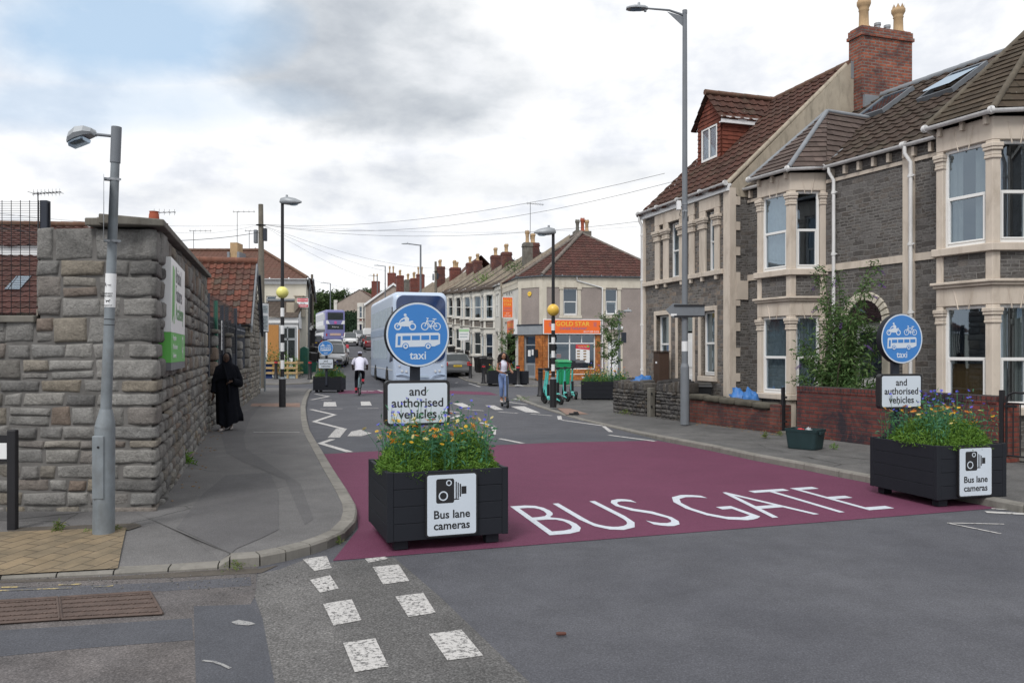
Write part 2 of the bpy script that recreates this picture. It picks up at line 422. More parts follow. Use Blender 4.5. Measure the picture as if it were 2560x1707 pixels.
def leafm(name,cols,trans=.25):
 m,t=base(name);k=len(cols)
 c=t.ramp(rnd(t),*[(i/(k-1),q)for i,q in enumerate(cols)])
 b=t.t.nodes.new('ShaderNodeBsdfPrincipled');t.put(b.inputs['Base Color'],c);b.inputs['Roughness'].default_value=.55;b.inputs['Specular IOR Level'].default_value=.25
 tr=t.n('BsdfTranslucent',c)
 t.n('OutputMaterial',t.n('MixShader',trans,b.outputs[0],tr));return m
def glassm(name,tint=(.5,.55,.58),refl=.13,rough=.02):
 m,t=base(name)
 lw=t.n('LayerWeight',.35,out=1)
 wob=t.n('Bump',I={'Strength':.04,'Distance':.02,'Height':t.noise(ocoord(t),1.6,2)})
 g=t.n('BsdfGlossy',(.72,.86,1),rough,I={'Normal':wob});tr=t.n('BsdfTransparent',tint)  # blue tint in the gloss colour stands in for reflected blue sky
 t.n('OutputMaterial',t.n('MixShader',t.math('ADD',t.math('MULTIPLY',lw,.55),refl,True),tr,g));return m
def glossy(name,col,rough=.3,metal=0.0,spec=.5,coat=0.0,var=.05):
 m,t=base(name);o=ocoord(t)
 c=t.mul(col,t.ramp(t.noise(o,4,4,.6),(.3,1-var),(.7,1+var)))
 fin(t,c,t.math('ADD',t.math('MULTIPLY',t.noise(o,6,4),.12),rough-.06),None,metal=metal,spec=spec,extra={'Coat Weight':coat,'Coat Roughness':.08});return m
def wood(name,a,b,scale=1.0):
 m,t=base(name);o=ocoord(t)
 mp=t.n('Mapping',I={'Vector':o,'Scale':(14*scale,14*scale,1.2*scale)})
 n=t.noise(mp,3,5,.6,.5);fin(t,t.mix(t.rng(n,.3,.7),a,b),.75,n,.3,.004);return m
# ground
M_road=asphalt('asphalt',(.073,.075,.087),(.092,.094,.106),.30,95,.15)
M_coarse=asphalt('coarse_asphalt',(.105,.103,.103),(.14,.136,.133),.5,75,.18)
M_old=asphalt('worn_asphalt',(.085,.081,.084),(.13,.118,.115),.4,90,.3,.5)
M_dark=asphalt('dark_asphalt',(.064,.068,.08),(.083,.086,.098),.25,120,.12)
M_pave=asphalt('footway_asphalt',(.112,.110,.112),(.142,.139,.139),.28,130,.14,.6)
M_pave2=asphalt('footway_patch',(.094,.092,.096),(.118,.116,.118),.22,140,.12)
M_rpave=asphalt('right_footway_asphalt',(.085,.085,.085),(.125,.122,.12),.3,120,.25,.9)
M_red=asphalt('plum_surfacing',(.115,.033,.068),(.13,.038,.077),.25,170,.06)
M_white=paint('worn_white_paint',(.50,.49,.48),(.10,.10,.104),.40,14)
M_wornw=paint('flaking_white_paint',(.48,.47,.46),(.105,.103,.103),.435,34)
M_white2=paint('new_white_paint',(.52,.56,.62),(.2,.1,.14),.28,60)
M_yellow=paint('worn_yellow_paint',(.45,.36,.17),(.12,.118,.118),.5,5)
M_kerb=plain('kerb_concrete',(.20,.19,.172),.9,.25,2.5,70,.4,dirt=.5,dcol=(.07,.068,.06))
M_tact=None
M_soil=plain('bare_soil',(.08,.07,.06),.95,.3,8,60,.8)
# stone, brick, render
M_mortar=plain('mortar',(.135,.13,.125),.95,.3,6,50,.6)
M_block=blockstone('grey_sandstone',[(.12,.118,.116),(.19,.186,.178),(.235,.229,.218),(.16,.156,.149),(.215,.188,.15),(.265,.258,.244),(.19,.188,.183),(.18,.14,.113),(.205,.2,.192)])
M_block2=blockstone('dark_rubble_stone',[(.055,.053,.055),(.10,.095,.09),(.075,.072,.072),(.13,.125,.12),(.085,.072,.06),(.06,.06,.064)],.9)
M_block3=blockstone('pale_lodge_stone',[(.2,.185,.16),(.26,.24,.21),(.17,.16,.145),(.3,.28,.25),(.22,.19,.15)],.4)
M_cope=plain('coping_stone',(.15,.142,.125),.95,.3,3,50,.6,dirt=.7)
M_rub1=rubble('pennant_stone',[(.07,.062,.058),(.125,.115,.11),(.17,.16,.155),(.11,.095,.085),(.23,.185,.15),(.19,.18,.175)],(.24,.23,.21),.3,.12)
M_rub2=rubble('dark_pennant_stone',[(.062,.056,.053),(.105,.098,.094),(.145,.138,.134),(.088,.077,.07),(.185,.168,.153)],(.2,.193,.182),.29,.105)
M_cream=plain('cream_painted_stone',(.54,.475,.405),.8,.10,1.6,30,.15,dirt=.45,dcol=(.22,.17,.125))
M_beige=plain('beige_render',(.36,.315,.25),.92,.16,2.2,40,.4,dirt=.6,dcol=(.12,.11,.085))
M_wstone=plain('white_painted_stone',(.60,.585,.54),.8,.08,1.2,30,.15,dirt=.35,dcol=(.25,.22,.18))
M_gs=plain('cream_band',(.55,.51,.43),.8,.08,1.5,30,.15,dirt=.35,dcol=(.25,.2,.15))
M_peb=pebble('pebbledash',(.24,.205,.19),(.345,.30,.275))
M_peb2=pebble('far_pebbledash',(.30,.25,.215),(.38,.32,.28))
M_rendw=plain('cream_render',(.58,.55,.47),.85,.05,.8,30,.12,dirt=.2,dcol=(.35,.31,.25))
M_brick=brick('red_brick',(.185,.058,.042),(.115,.038,.031),(.085,.072,.065),dark=.55)
M_brickch=brick('chimney_brick',(.33,.095,.05),(.18,.058,.042),(.19,.165,.145),.225,.078,.014,dark=.55)
M_brickd=brick('dark_red_brick',(.17,.045,.036),(.10,.032,.03),(.06,.052,.05),dark=.95)
M_brickn=brick('bright_red_brick',(.22,.06,.043),(.17,.045,.036),(.1,.07,.06))
M_otile=brick('orange_tile',(.46,.17,.045),(.30,.10,.03),(.16,.07,.03),.16,.16,.006,rough=.35,lump=.1)
# roofs
M_t1=tiles('brown_red_tile',[(.048,.024,.018),(.066,.03,.022),(.082,.038,.029),(.058,.03,.024)],.3)
M_t2=tiles('brown_tile',[(.04,.029,.023),(.06,.042,.033),(.05,.034,.027),(.07,.05,.04)],.35)
M_t3=tiles('orange_pantile',[(.095,.04,.03),(.13,.05,.036),(.165,.06,.042),(.085,.045,.038),(.12,.066,.053),(.06,.046,.042)],.45)
M_t4=tiles('maroon_tile',[(.062,.028,.024),(.08,.035,.029),(.092,.04,.034),(.058,.029,.026)],.25)
M_hang=tiles('hung_red_tile',[(.14,.043,.029),(.18,.055,.036),(.12,.038,.027)],.1)
M_tr1=tilerows('far_red_roof',(.09,.045,.034),(.135,.07,.053))
M_tr2=tilerows('far_grey_roof',(.055,.044,.038),(.095,.075,.062))
M_trs=tilerows('bay_slate',(.10,.07,.058),(.17,.12,.10),.22,.25,.3)
M_trd=tilerows('mossy_bay_tile',(.05,.038,.026),(.085,.065,.045),.25,.28,.6)
M_ridge=plain('ridge_tile',(.12,.065,.045),.9,.3,4,40,.4,dirt=.6,dcol=(.13,.12,.085))
M_lead=plain('lead_flashing',(.20,.215,.235),.6,.15,3,20,.2)
M_pot=plain('buff_chimney_pot',(.42,.29,.165),.85,.15,4,30,.25,dirt=.3)
M_potr=plain('red_chimney_pot',(.30,.075,.04),.85,.15,4,30,.25)
# joinery
M_upvc=plain('white_upvc',(.74,.74,.73),.35,.03,2,30,.02,spec=.5)
M_gutter=plain('grey_white_gutter',(.60,.60,.60),.45,.1,3,30,.05,dirt=.35,dcol=(.25,.25,.23))
M_pipe=plain('white_downpipe',(.68,.68,.68),.4,.08,2,30,.05,dirt=.2,dcol=(.3,.3,.28))
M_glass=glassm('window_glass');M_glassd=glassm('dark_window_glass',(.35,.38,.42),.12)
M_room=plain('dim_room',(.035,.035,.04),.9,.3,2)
M_net=plain('net_curtain',(.38,.44,.46),.9,.18,9,30,.2)
M_blind=plain('pale_blind',(.42,.43,.40),.9,.1,4)
M_ply=wood('plywood',(.20,.12,.05),(.28,.17,.075))
M_dark=M_dark
M_black=plain('black_paint',(.016,.016,.019),.5,.1,4,40,.1)
M_blackp=plain('black_plastic',(.02,.02,.022),.45,.2,5,40,.15)
M_navy=plain('dark_blue_grey_metal',(.026,.032,.046),.5,.1,3,30,.1)
M_galv=plain('galvanised_steel',(.20,.225,.245),.55,.25,5,40,.2,metal=.2,dirt=.35,dcol=(.13,.125,.115))
M_lampg=plain('grey_painted_steel',(.16,.175,.195),.5,.08,3,40,.1,dirt=.15)
M_alu=plain('pale_grey_metal',(.30,.32,.34),.45,.1,4,40,.1,metal=.2)
M_slate=plain('slate_grey_board',(.0125,.0145,.02),.65,.08,3,40,.1,spec=.25)
M_sky=glossy('sign_blue',(.035,.185,.50),.45,var=.02)
M_swhite=glossy('sign_white',(.55,.61,.68),.45,var=.02)
M_sblack=glossy('sign_black',(.012,.012,.014),.5,var=.02)
M_wht=glossy('white_panel',(.72,.73,.74),.4,var=.03)
M_green=glossy('sign_green',(.11,.42,.075),.4,var=.04)
M_greend=glossy('text_green',(.12,.30,.12),.45)
M_grey=glossy('sign_grey',(.13,.135,.15),.45)
M_orange=glossy('shop_orange',(.80,.145,.022),.4,var=.03)
M_gold=glossy('shop_gold',(.80,.52,.06),.4)
M_purple=glossy('shop_blue_text',(.16,.13,.30),.4)
M_redp=glossy('red_paint',(.5,.03,.035),.4)
M_redsign=glossy('sign_red',(.55,.035,.06),.4)
M_yellowp=glossy('yellow_globe',(.72,.68,.20),.35);M_amber=glossy('amber_globe',(.72,.46,.07),.35)
M_tyre=plain('tyre_rubber',(.018,.018,.019),.85,.2,10,60,.3)
M_rim=glossy('alloy_rim',(.35,.36,.37),.35,.6)
M_teal=glossy('scooter_teal',(.085,.50,.455),.35,coat=.3)
M_gbin=glossy('bright_green_plastic',(.012,.27,.105),.4);M_dgbin=glossy('dark_green_plastic',(.012,.10,.065),.45)
M_tub=plain('teal_tub_plastic',(.018,.038,.042),.5,.15,6,40,.1)
M_bluebag=plain('blue_bag',(.045,.16,.42),.45,.25,12,60,.3)
M_skind=plain('dark_skin',(.055,.028,.018),.55,.08,9,80,.05);M_skinl=plain('brown_skin',(.32,.16,.10),.5,.06,9,80,.05)
M_hair=plain('dark_hair',(.012,.008,.008),.6,.3,30,60,.5)
M_abaya=plain('black_cloth',(.0075,.0085,.0125),.9,.2,6,90,.3,spec=.08)
M_jean=plain('blue_denim',(.155,.225,.42),.85,.2,5,150,.3);M_tee=plain('white_cotton',(.62,.62,.74),.85,.05,5,90,.15)
M_trous=plain('navy_trousers',(.009,.009,.014),.85,.15,6,90,.25,spec=.1);M_shoe=plain('pale_shoes',(.42,.38,.37),.7,.15,9)
M_lip=plain('lips',(.10,.035,.032),.5,.05)
M_woodp=plain('grey_pole_wood',(.16,.145,.12),.9,.25,4,40,.5);M_pine=wood('pine_board',(.36,.25,.12),(.48,.35,.18))
M_board=wood('orange_timber',(.36,.17,.05),(.45,.22,.07));M_barge=plain('weathered_bargeboard',(.17,.18,.195),.8,.2,3,30,.3)
M_ltgrass=leafm('bright_leaf',[(.06,.14,.018),(.115,.23,.032),(.17,.30,.055),(.085,.18,.026)])
M_bluegrn=leafm('blue_green_leaf',[(.04,.14,.06),(.08,.22,.13),(.06,.19,.10),(.09,.22,.05)])
M_bud=leafm('shrub_leaf',[(.034,.075,.024),(.062,.125,.036),(.095,.175,.055),(.15,.215,.08)])
M_tree=leafm('far_tree_leaf',[(.028,.052,.016),(.046,.078,.024),(.068,.105,.034),(.022,.045,.016)],.15)
M_hedge=leafm('hedge_leaf',[(.012,.03,.012),(.02,.045,.018),(.016,.038,.014)],.1)
M_weed=leafm('weed_leaf',[(.07,.13,.025),(.13,.19,.04),(.18,.17,.07)],.25)
M_bark=plain('bark',(.06,.048,.035),.9,.3,8,40,.6)
M_fy=leafm('yellow_petal',[(.72,.42,.02),(.80,.55,.04)],.2);M_fo=leafm('orange_petal',[(.62,.16,.012),(.70,.24,.03)],.2)
M_fb=leafm('blue_petal',[(.085,.085,.62),(.16,.17,.75)],.2);M_fw=leafm('cream_petal',[(.66,.58,.22),(.72,.66,.36)],.2)
M_fp=leafm('purple_flower',[(.12,.055,.22),(.19,.09,.32)],.2)
M_litter=plain('fallen_leaf',(.26,.15,.06),.9,.3,20)
M_wire=plain('cable',(.05,.05,.055),.7)
# ---------------------------------------------------------------- ground, roads, pavements
def up_faces(bm):
 bm.normal_update()
 for f in bm.faces:
  if f.normal.z<0:f.normal_flip()
def sheet(name,pts,m,z=.004,kind='structure',zv=False):
 if z<.02 and not zv:z*=.5
 mb=MB();mb.poly([(p[0],p[1],p[2]if zv else z)for p in pts],0)
 bm=bmesh.new();vs=[bm.verts.new(q)for q in mb.v];f=bm.faces.new(vs);f.normal_update()
 if f.normal.z<0:f.normal_flip()
 bmesh.ops.triangulate(bm,faces=bm.faces,ngon_method='EAR_CLIP');up_faces(bm);me=bpy.data.meshes.new(name);bm.to_mesh(me);bm.free();me.materials.append(m)
 o=bpy.data.objects.new(name,me);COL.objects.link(o);o['kind']=kind;return o
mb=MB()
xs=sorted(set(list(range(-40,31,2))+[-600,-300,-160,-110,-80,-60,-50,40,55,80,120,200,400,700]))
ys=sorted(set(list(range(-10,60,2))+list(range(60,180,5))+[-60,-30,190,210,240,280,340,420,560,800,1500]))
for y in ys:
 for x in xs:mb.v.append((x,y,T(x,y)))
k=len(xs)
for j in range(len(ys)-1):
 for i in range(k-1):
  mb.f.append([j*k+i,j*k+i+1,(j+1)*k+i+1,(j+1)*k+i]);mb.m.append(0);mb.sm.append(True)
struct('road',mb,M_road)
KH=.09
def kerb_strip(name,outer,zt,side,wdt=.14):
# outer: ground line at the road edge; zt: top height per point; side: +1 pavement on the left of travel
 n=len(outer);inn=[]
 for i in range(n):
  a=Vector(outer[max(0,i-1)][:2]);b=Vector(outer[min(n-1,i+1)][:2]);d=(b-a).normalized()
  nn=Vector((-d.y,d.x))*side;p=Vector(outer[i][:2]);inn.append(p+nn*wdt)
 mb=MB()
 for i in range(n-1):
  o0,o1,i0,i1=outer[i],outer[i+1],inn[i],inn[i+1]
  L=(Vector(o1[:2])-Vector(o0[:2])).length;m=max(1,round(L/.9))
  for q in range(m):
   t0,t1=q/m+.006/max(L,.1),(q+1)/m-.006/max(L,.1)
   def lp(a,b,t):return(a[0]+(b[0]-a[0])*t,a[1]+(b[1]-a[1])*t)
   A,B,C,D=lp(o0,o1,t0),lp(o0,o1,t1),lp(i0,i1,t1),lp(i0,i1,t0)
   za=zt[i]+(zt[i+1]-zt[i])*t0;zb=zt[i]+(zt[i+1]-zt[i])*t1
   g=[T(*A),T(*B),T(*C),T(*D)]
   e=.018
   A2=(A[0]+(D[0]-A[0])*.12,A[1]+(D[1]-A[1])*.12);B2=(B[0]+(C[0]-B[0])*.12,B[1]+(C[1]-B[1])*.12)
   vs=[(*A,g[0]-.05),(*B,g[1]-.05),(*C,g[2]-.05),(*D,g[3]-.05),(*A,g[0]+za-e),(*B,g[1]+zb-e),(*B2,g[1]+zb),(*A2,g[0]+za),(*C,g[2]+zb),(*D,g[3]+za)]
   fs=[(0,1,5,4),(4,5,6,7),(7,6,8,9),(1,2,8,6,5),(3,0,4,7,9),(2,3,9,8)]
   if side<0:fs=[tuple(reversed(f))for f in fs]
   mb.add(vs,fs,0)
 struct(name,mb,M_kerb)
 return inn
def PX(pts):return[G(*p)for p in pts]
# left footway: ground-level road edge as seen in the photo, far to near
LK=PX([(781,975),(774,983),(767,1004),(764,1024),(767,1055),(774,1083),(786,1106),(803,1134),(833,1185),(868,1240),(889,1278),(893,1298),(888,1322),(862,1351),(820,1371),(777,1386),(715,1402),(650,1415),(574,1421)])
LK2=PX([(574,1421),(545,1422.5),(420,1430),(283,1437),(140,1444),(0,1450),(-420,1470)])
in1=kerb_strip('left_kerb',LK,[.05,.07]+[KH]*(len(LK)-2),-1)
in2=kerb_strip('dropped_kerb',LK2,[.088,.034]+[.03]*5,-1)
WALL0=Vector((-3.64,8.26));WDIR=Vector((-.281,.9597)).normalized()
def wl(t):return WALL0+WDIR*t
sheet('pavement',[tuple(p)for p in in1]+[tuple(wl(.1)+Vector((-.3,0))),tuple(wl(9)+Vector((-.3,0))),tuple(wl(20)+Vector((-.4,0))),(-12.5,33.6),(-20,33.8),(-20,37.3),(-11.2,36.9)],M_pave,KH-.004)
mb=MB()
fl=[Vector(p)for p in in2];fl[0]=Vector(in1[-1]);bk=[wl(.1)+Vector((-.1,.0)),Vector((-3.72,8.36)),Vector((-3.9,8.4)),Vector((-4.4,8.4)),Vector((-5.2,8.4)),Vector((-6,8.4)),Vector((-9,8.4))]
e0=Vector(in1[-1])
for i in range(len(fl)-1):
 for q in range(8):
  t0,t1=q/8,(q+1)/8
  def zz(t,k):a_=.084 if k==0 else.028;return.084-(.084-a_)*(1-t)**3
  mb.quad((*fl[i].lerp(bk[i],t0),zz(t0,i)),(*fl[i].lerp(bk[i],t1),zz(t1,i)),(*fl[i+1].lerp(bk[i+1],t1),zz(t1,i+1)),(*fl[i+1].lerp(bk[i+1],t0),zz(t0,i+1)),0)
struct('pavement',mb,M_pave)
# yellow blister-free paving slabs by the lamp post
m,t=base('buff_paving');o=wcoord(t);MATS['tact']=m
mp=t.n('Mapping',I={'Vector':o,'Rotation':(0,0,R(-73))})
br=t.t.nodes.new('ShaderNodeTexBrick');t.put(br.inputs['Vector'],mp)
for kk,v in(('Scale',1.0),('Mortar Size',.006),('Mortar Smooth',.2),('Brick Width',.29),('Row Height',.145)):br.inputs[kk].default_value=v
t.put(br.inputs['Color1'],(.225,.172,.108));t.put(br.inputs['Color2'],(.185,.147,.098));t.put(br.inputs['Mortar'],(.07,.055,.04))
c=t.mul(br.outputs[0],t.ramp(t.noise(o,5,5,.7),(.25,.7),(.75,1.2)))
c=t.mix(t.math('MULTIPLY',t.rng(t.noise(o,2.2,6,.75),.48,.68),.75),c,(.12,.10,.07))
fin(t,c,.9,t.math('ADD',t.math('MULTIPLY',br.outputs[1],-1),t.math('MULTIPLY',t.noise(o,90,3),.3)),.6,.008)
def zcf(y,yk):return.03
tp=[G(321,1325,.06),G(303,1414,.035),G(270,1430,.03),G(100,1437,.03),G(0,1440,.03),G(-200,1448,.03),G(-200,1346,.06),G(0,1342,.06)]
mb=MB();bm=bmesh.new()
def cfz(p):
 best=0
 for i in range(len(fl)-1):
  if min(fl[i+1].x,fl[i].x)-.01<=p[0]<=max(fl[i].x,fl[i+1].x)+.01:
   tt=(p[0]-fl[i].x)/(fl[i+1].x-fl[i].x)if abs(fl[i+1].x-fl[i].x)>1e-6 else 0
   y0=fl[i].y+(fl[i+1].y-fl[i].y)*tt;y1=8.4
   k_=max(0,min(1,(p[1]-y0)/(y1-y0)));a_=.084+(.028-.084)*(tt if i==0 else 1);return.084-(.084-a_)*(1-k_)**3
 return.05
n=14
L0,L1=G(321,1325,.06),G(303,1416,.035)
for i in range(n):
 for j in range(10):
  def q(a,b):
   px=316+(-260-316)*a/n;py0=1326+20*a/n;py1=1413+30*a/n
   py=py0+(py1-py0)*b/10;px=px-22*(b/10)*(1-a/n)
   g=G(px,py,.06);return(g.x,g.y,cfz(g)+.012)
  mb.quad(q(i,j),q(i,j+1),q(i+1,j+1),q(i+1,j),0)
struct('buff_paving',mb,m)
# soil and litter strip at the wall foot
gsp=[G(*p_,.07)for p_ in((-200,1348),(-200,1325),(120,1320),(340,1312),(355,1318),(322,1328),(100,1342))]
sheet('ground',[(p_.x,p_.y,cfz(p_)+.008)for p_ in gsp],M_soil,0,zv=True)
# footway patches
def fpatch(name,pts,m,z):sheet(name,[G(V(a),V(b),KH)for a,b in pts],m,z)
fpatch('pavement',[(405,1212),(465,1135),(520,1090),(620,1085),(640,1130),(640,1215),(600,1235),(545,1258),(530,1270)],M_pave2,KH)
fpatch('pavement',[(505,990),(560,945),(600,930),(575,960),(560,1000),(565,1030),(620,1065),(690,1110),(720,1190),(700,1205),(655,1100),(560,1060),(520,1040)],M_pave2,.0885)
# right footway
RK=PX([(1290,990),(1304,1003),(1345,1018),(1407,1038),(1450,1050),(1500,1062),(1587,1084),(1640,1098),(1679,1107),(1781,1127),(1883,1150),(2010,1174),(2097,1192),(2300,1231),(2558,1283),(2900,1352)])
in3=kerb_strip('right_kerb',RK,[.05,.05,.04,.035,.03,.035,.05,.08]+[KH]*8,1)
RZt=[.05,.05,.04,.035,.03,.035,.05,.08]+[KH]*8
sheet('pavement',[(p[0],p[1],z_-.004)for p,z_ in zip(in3,RZt)]+[(9.5,7.0,.084),(12,12,.084),(12,19,.084),(12,24.5,.07),(9,30,.05),(8.5,33.2,.05),(1.6,32.6,.046),(.55,30.6,.046)],M_rpave,0,zv=True)
TE=(.40,48.0)
def XR(Y):return.40-.2195*(Y-48)
def XL(Y):return-12.2-.236*(Y-48)
# far right footway
def ribbon(name,left,right,dz,m):
 mb=MB()
 for i in range(len(left)-1):
  def q(p):return(p[0],p[1],T(p[0],p[1])+dz)
  mb.quad(q(right[i]),q(right[i+1]),q(left[i+1]),q(left[i]),0)
 struct(name,mb,m)
yy=[43]+list(range(46,166,6))
fr=[(XR(y)-3.3,y)for y in yy]
kerb_strip('far_right_kerb',[(9,41.4,0),(4.5,40.2,0),(1.0,39.7,0),(-.5,40.3,0),(-1.8,41.6,0),(XR(43)-3.3,43,0)]+[(*p,0)for p in fr[1:]],[.07]*(5+len(fr)),-1)
ribbon('pavement',[(9,41.5),(4.5,40.3),(1.0,39.85),(-.45,40.45),(-1.75,41.75)]+[(p[0]+.14,p[1])for p in fr],[(9,48),(4.5,47.5),(2.2,46.9),(1.6,46.9),(1.0,47.4)]+[(XR(y)+.6,y+(4 if y<46 else 0))for y in yy],.066,M_pave)
yl=list(range(41,165,6))
fl2=[(-10.1-.2195*(y-41),y)for y in yl]
kerb_strip('far_left_kerb',[(-22,40.2,0),(-14,40.2,0),(-11.2,40.25,0)]+[(*p,0)for p in fl2],[.07]*(3+len(fl2)),1)
ribbon('pavement',[(-22,46),(-14,46),(-12,46)]+[(XL(y)-.5,y+(3 if y<46 else 0))for y in yl],[(-22,40.35),(-14,40.35),(-11.2,40.4)]+[(p[0]-.14,p[1])for p in fl2],.066,M_pave)
# brick-coloured dropped crossings
sheet('pavement',[G(1392,1020,.05),G(1520,1022,.06),G(1480,1034,.06),G(1416,1036,.05)],plain('red_crossing_paving',(.22,.145,.115),.9,.25,6,60,.4),.053)
sheet('pavement',[G(630,1008,KH),G(750,1007,KH),G(750,1017,KH),G(625,1015,KH)],MATS['red_crossing_paving'],.0885)
# ---------------------------------------------------------------- road surfaces
sheet('road',[G(832,1402),G(895,1323),G(893,1290),G(866,1238),G(833,1187),G(803,1135.5),G(1100,1119),G(1400,1106),(2.78,15.55),G(1679,1108),G(1781,1128),G(1883,1151),G(2010,1175),G(2097,1193),G(2300,1232),G(2492,1270.5)],M_red,.008)
sheet('road',[G(846,984),G(846,975.5),G(1122,976.5),G(1223,980),G(1246,988),G(1124,984.5),G(1000,983)],M_red,.008)
def road_patch(name,pts,m,z=.004):sheet(name,[GV(*p)for p in pts],m,z)
road_patch('road',[(592,1318),(640,1308),(700,1285),(757,1292),(778,1300),(735,1340),(765,1430),(830,1575),(1000,1900),(690,1900),(632,1575),(603,1420),(585,1370)],M_coarse)
road_patch('road',[(757,1292),(905,1280),(940,1310),(1010,1370),(1225,1575),(1560,1900),(1000,1900),(830,1575),(765,1430),(735,1340),(778,1300)],asphalt('fretted_asphalt',(.092,.091,.091),(.115,.112,.11),.5,85,.2),.005)
road_patch('road',[(445,1392),(575,1388),(603,1420),(632,1575),(690,1900),(470,1900),(450,1575)],M_dark,.005)
road_patch('road',[(-700,1345),(0,1331),(300,1320),(500,1306),(592,1300),(585,1370),(575,1388),(445,1392),(450,1575),(470,1900),(-900,1900)],M_old,.004)
road_patch('road',[(-700,1395),(0,1352),(372,1338),(575,1325),(578,1345),(372,1358),(0,1378),(-700,1425)],M_road,.006)
road_patch('road',[(-700,1520),(0,1448),(130,1440),(380,1424),(440,1420),(445,1470),(180,1490),(0,1508),(-700,1590)],M_dark,.0065)
sheet('road',[G(700,1103),G(803,1134),G(1100,1118),G(1400,1105),G(1665,1103),G(1585,1085),G(1300,1086),G(1000,1096),G(850,1093)],M_dark,.004)
sheet('ground',[G(0,1452),G(300,1440),(GV(530,1307)),GV(600,1306),GV(640,1298),GV(600,1316),GV(420,1326),GV(200,1333),GV(0,1339)],M_soil,.0085)
# ---------------------------------------------------------------- painted markings
M_scrap=paint('grey_paint_scrap',(.30,.30,.30),(.085,.088,.1),.40,30)
def mark(pts,m=M_white,z=.012,f=GV):sheet('road_marking',[f(*p)for p in pts],m,z)
for q in([(695,1285),(750,1277),(762,1305),(722,1312)],[(838,1284),(885,1279),(892,1284),(846,1293)],[(856,1303),(916,1297),(940,1335),(880,1343)],
[(712,1333),(758,1322),(778,1352),(735,1362)],[(742,1388),(808,1377),(830,1425),(766,1438)],[(908,1371),(972,1362),(1001,1408),(938,1418)],
[(788,1478),(862,1467),(893,1532),(815,1545)],[(985,1457),(1060,1447),(1110,1507),(1028,1518)]):mark(q,M_wornw)
def Z1(a,b):return G(700+a*.2551,940+b*.2551)
def Z3(a,b):return G(1200+a*.2126,780+b*.2126)
def Z2(a,b):return G(1240+a*.4252,1000+b*.4252)
def line(pts,wd,f,m=None,z=.012):
 P=[f(*p).to_2d()for p in pts]
 for a,b in zip(P[:-1],P[1:]):
  d=(b-a).normalized();n_=Vector((-d.y,d.x))*wd/2;e=d*wd*.3
  sheet('road_marking',[a-e-n_,b+e-n_,b+e+n_,a-e+n_],m or M_white,z);z+=.0008
line([(305,328),(535,380),(335,447),(620,518)],.12,Z1);line([(600,520),(530,600)],.24,Z1,M_wornw);line([(510,622),(398,660),(680,744)],.12,Z1)
line([(345,176),(480,200),(310,233)],.12,Z1)
mark([(660,590),(700,545),(790,525),(830,545),(900,560),(800,590)],M_wornw,.0125,Z1)
mark([(430,255),(545,255),(555,298),(425,298)],f=Z1);mark([(790,250),(880,250),(900,288),(795,290)],f=Z1)
line([(405,322),(605,320)],.09,Z1);line([(770,318),(960,316)],.09,Z1);line([(410,235),(500,236)],.1,Z1)
mark([(1690,268),(1790,265),(1875,303),(1790,306)],f=Z1);mark([(2010,288),(2100,288),(2190,330),(2110,332)],f=Z1)
mark([(360,1110),(520,1108),(712,1188),(540,1178)],f=Z3)
line([(225,1174),(437,1191)],.09,Z3);line([(605,1200),(840,1218)],.09,Z3);line([(1815,326),(1990,340)],.09,Z1);line([(1660,345),(1760,360)],.09,Z1)
line([(345,1060),(550,1090)],.1,Z3);line([(400,1020),(520,1040)],.12,Z3)
mark([(905,1225),(955,1222),(968,1266),(918,1268)],f=Z3);line([(970,1272),(1430,1336)],.1,Z3);mark([(1430,1343),(1475,1343),(1565,1411),(1515,1411)],f=Z3)
line([(668,207),(932,242)],.09,Z2);line([(25,228),(155,254)],.09,Z2);line([(1960,455),(2090,492)],.1,Z1);mark([(2070,500),(2120,500),(2115,575),(2090,575)],f=Z1)
mark([(1440,550),(1500,500),(1570,515),(1590,550)],f=Z1);line([(1690,415),(1760,385)],.14,Z1)
def Z7(a,b):return G(2000+a*.4145,700+b*.4145)
line([(895,1466),(1225,1473)],.03,Z7);line([(895,1467),(1205,1530)],.03,Z7);line([(1140,1401),(1420,1415)],.10,Z7);line([(1165,1380),(1285,1388)],.05,Z7)
line([(1660,25),(1765,55),(1720,68)],.1,Z1);line([(1850,72),(1960,105)],.12,Z1)
line([(790,150),(830,150)],.3,Z1);line([(880,148),(905,148)],.25,Z1);line([(960,138),(1005,152)],.1,Z1)
def Z0(a,b):return G(a*.3827,1250+b*.3827)
line([(-300,585),(0,573),(160,569)],.03,Z0,M_yellow);line([(390,556),(520,551)],.03,Z0,M_yellow);line([(0,594),(100,590),(460,577)],.03,Z0,M_yellow);line([(620,569),(730,562)],.03,Z0,M_yellow)
mark([(1510,800),(1560,785),(1640,800),(1670,812),(1620,822),(1540,815)],f=Z0,z=.012,m=M_scrap);line([(1330,1052),(1400,1060),(1450,1078),(1500,1102)],.02,Z0,M_scrap,.012)
line([(690,1412),(1125,1414)],.06,lambda a,b:G(460+a*.2551,720+b*.2551,KH),M_white,KH+.004)
for(y0,dx0)in((47,-6.3),(56,-6.6),(66,-7.0),(78,-7.4),(92,-8)):
 xx=-6.4-.2195*(y0-43);sheet('road_marking',[(xx-.06,y0,T(xx,y0)+.02),(xx+.06,y0,T(xx,y0)+.02),(xx+.06-.9,y0+4,T(xx-.8,y0+4)+.02),(xx-.06-.9,y0+4,T(xx-.8,y0+4)+.02)],M_white,T(xx,y0+2)+.03)
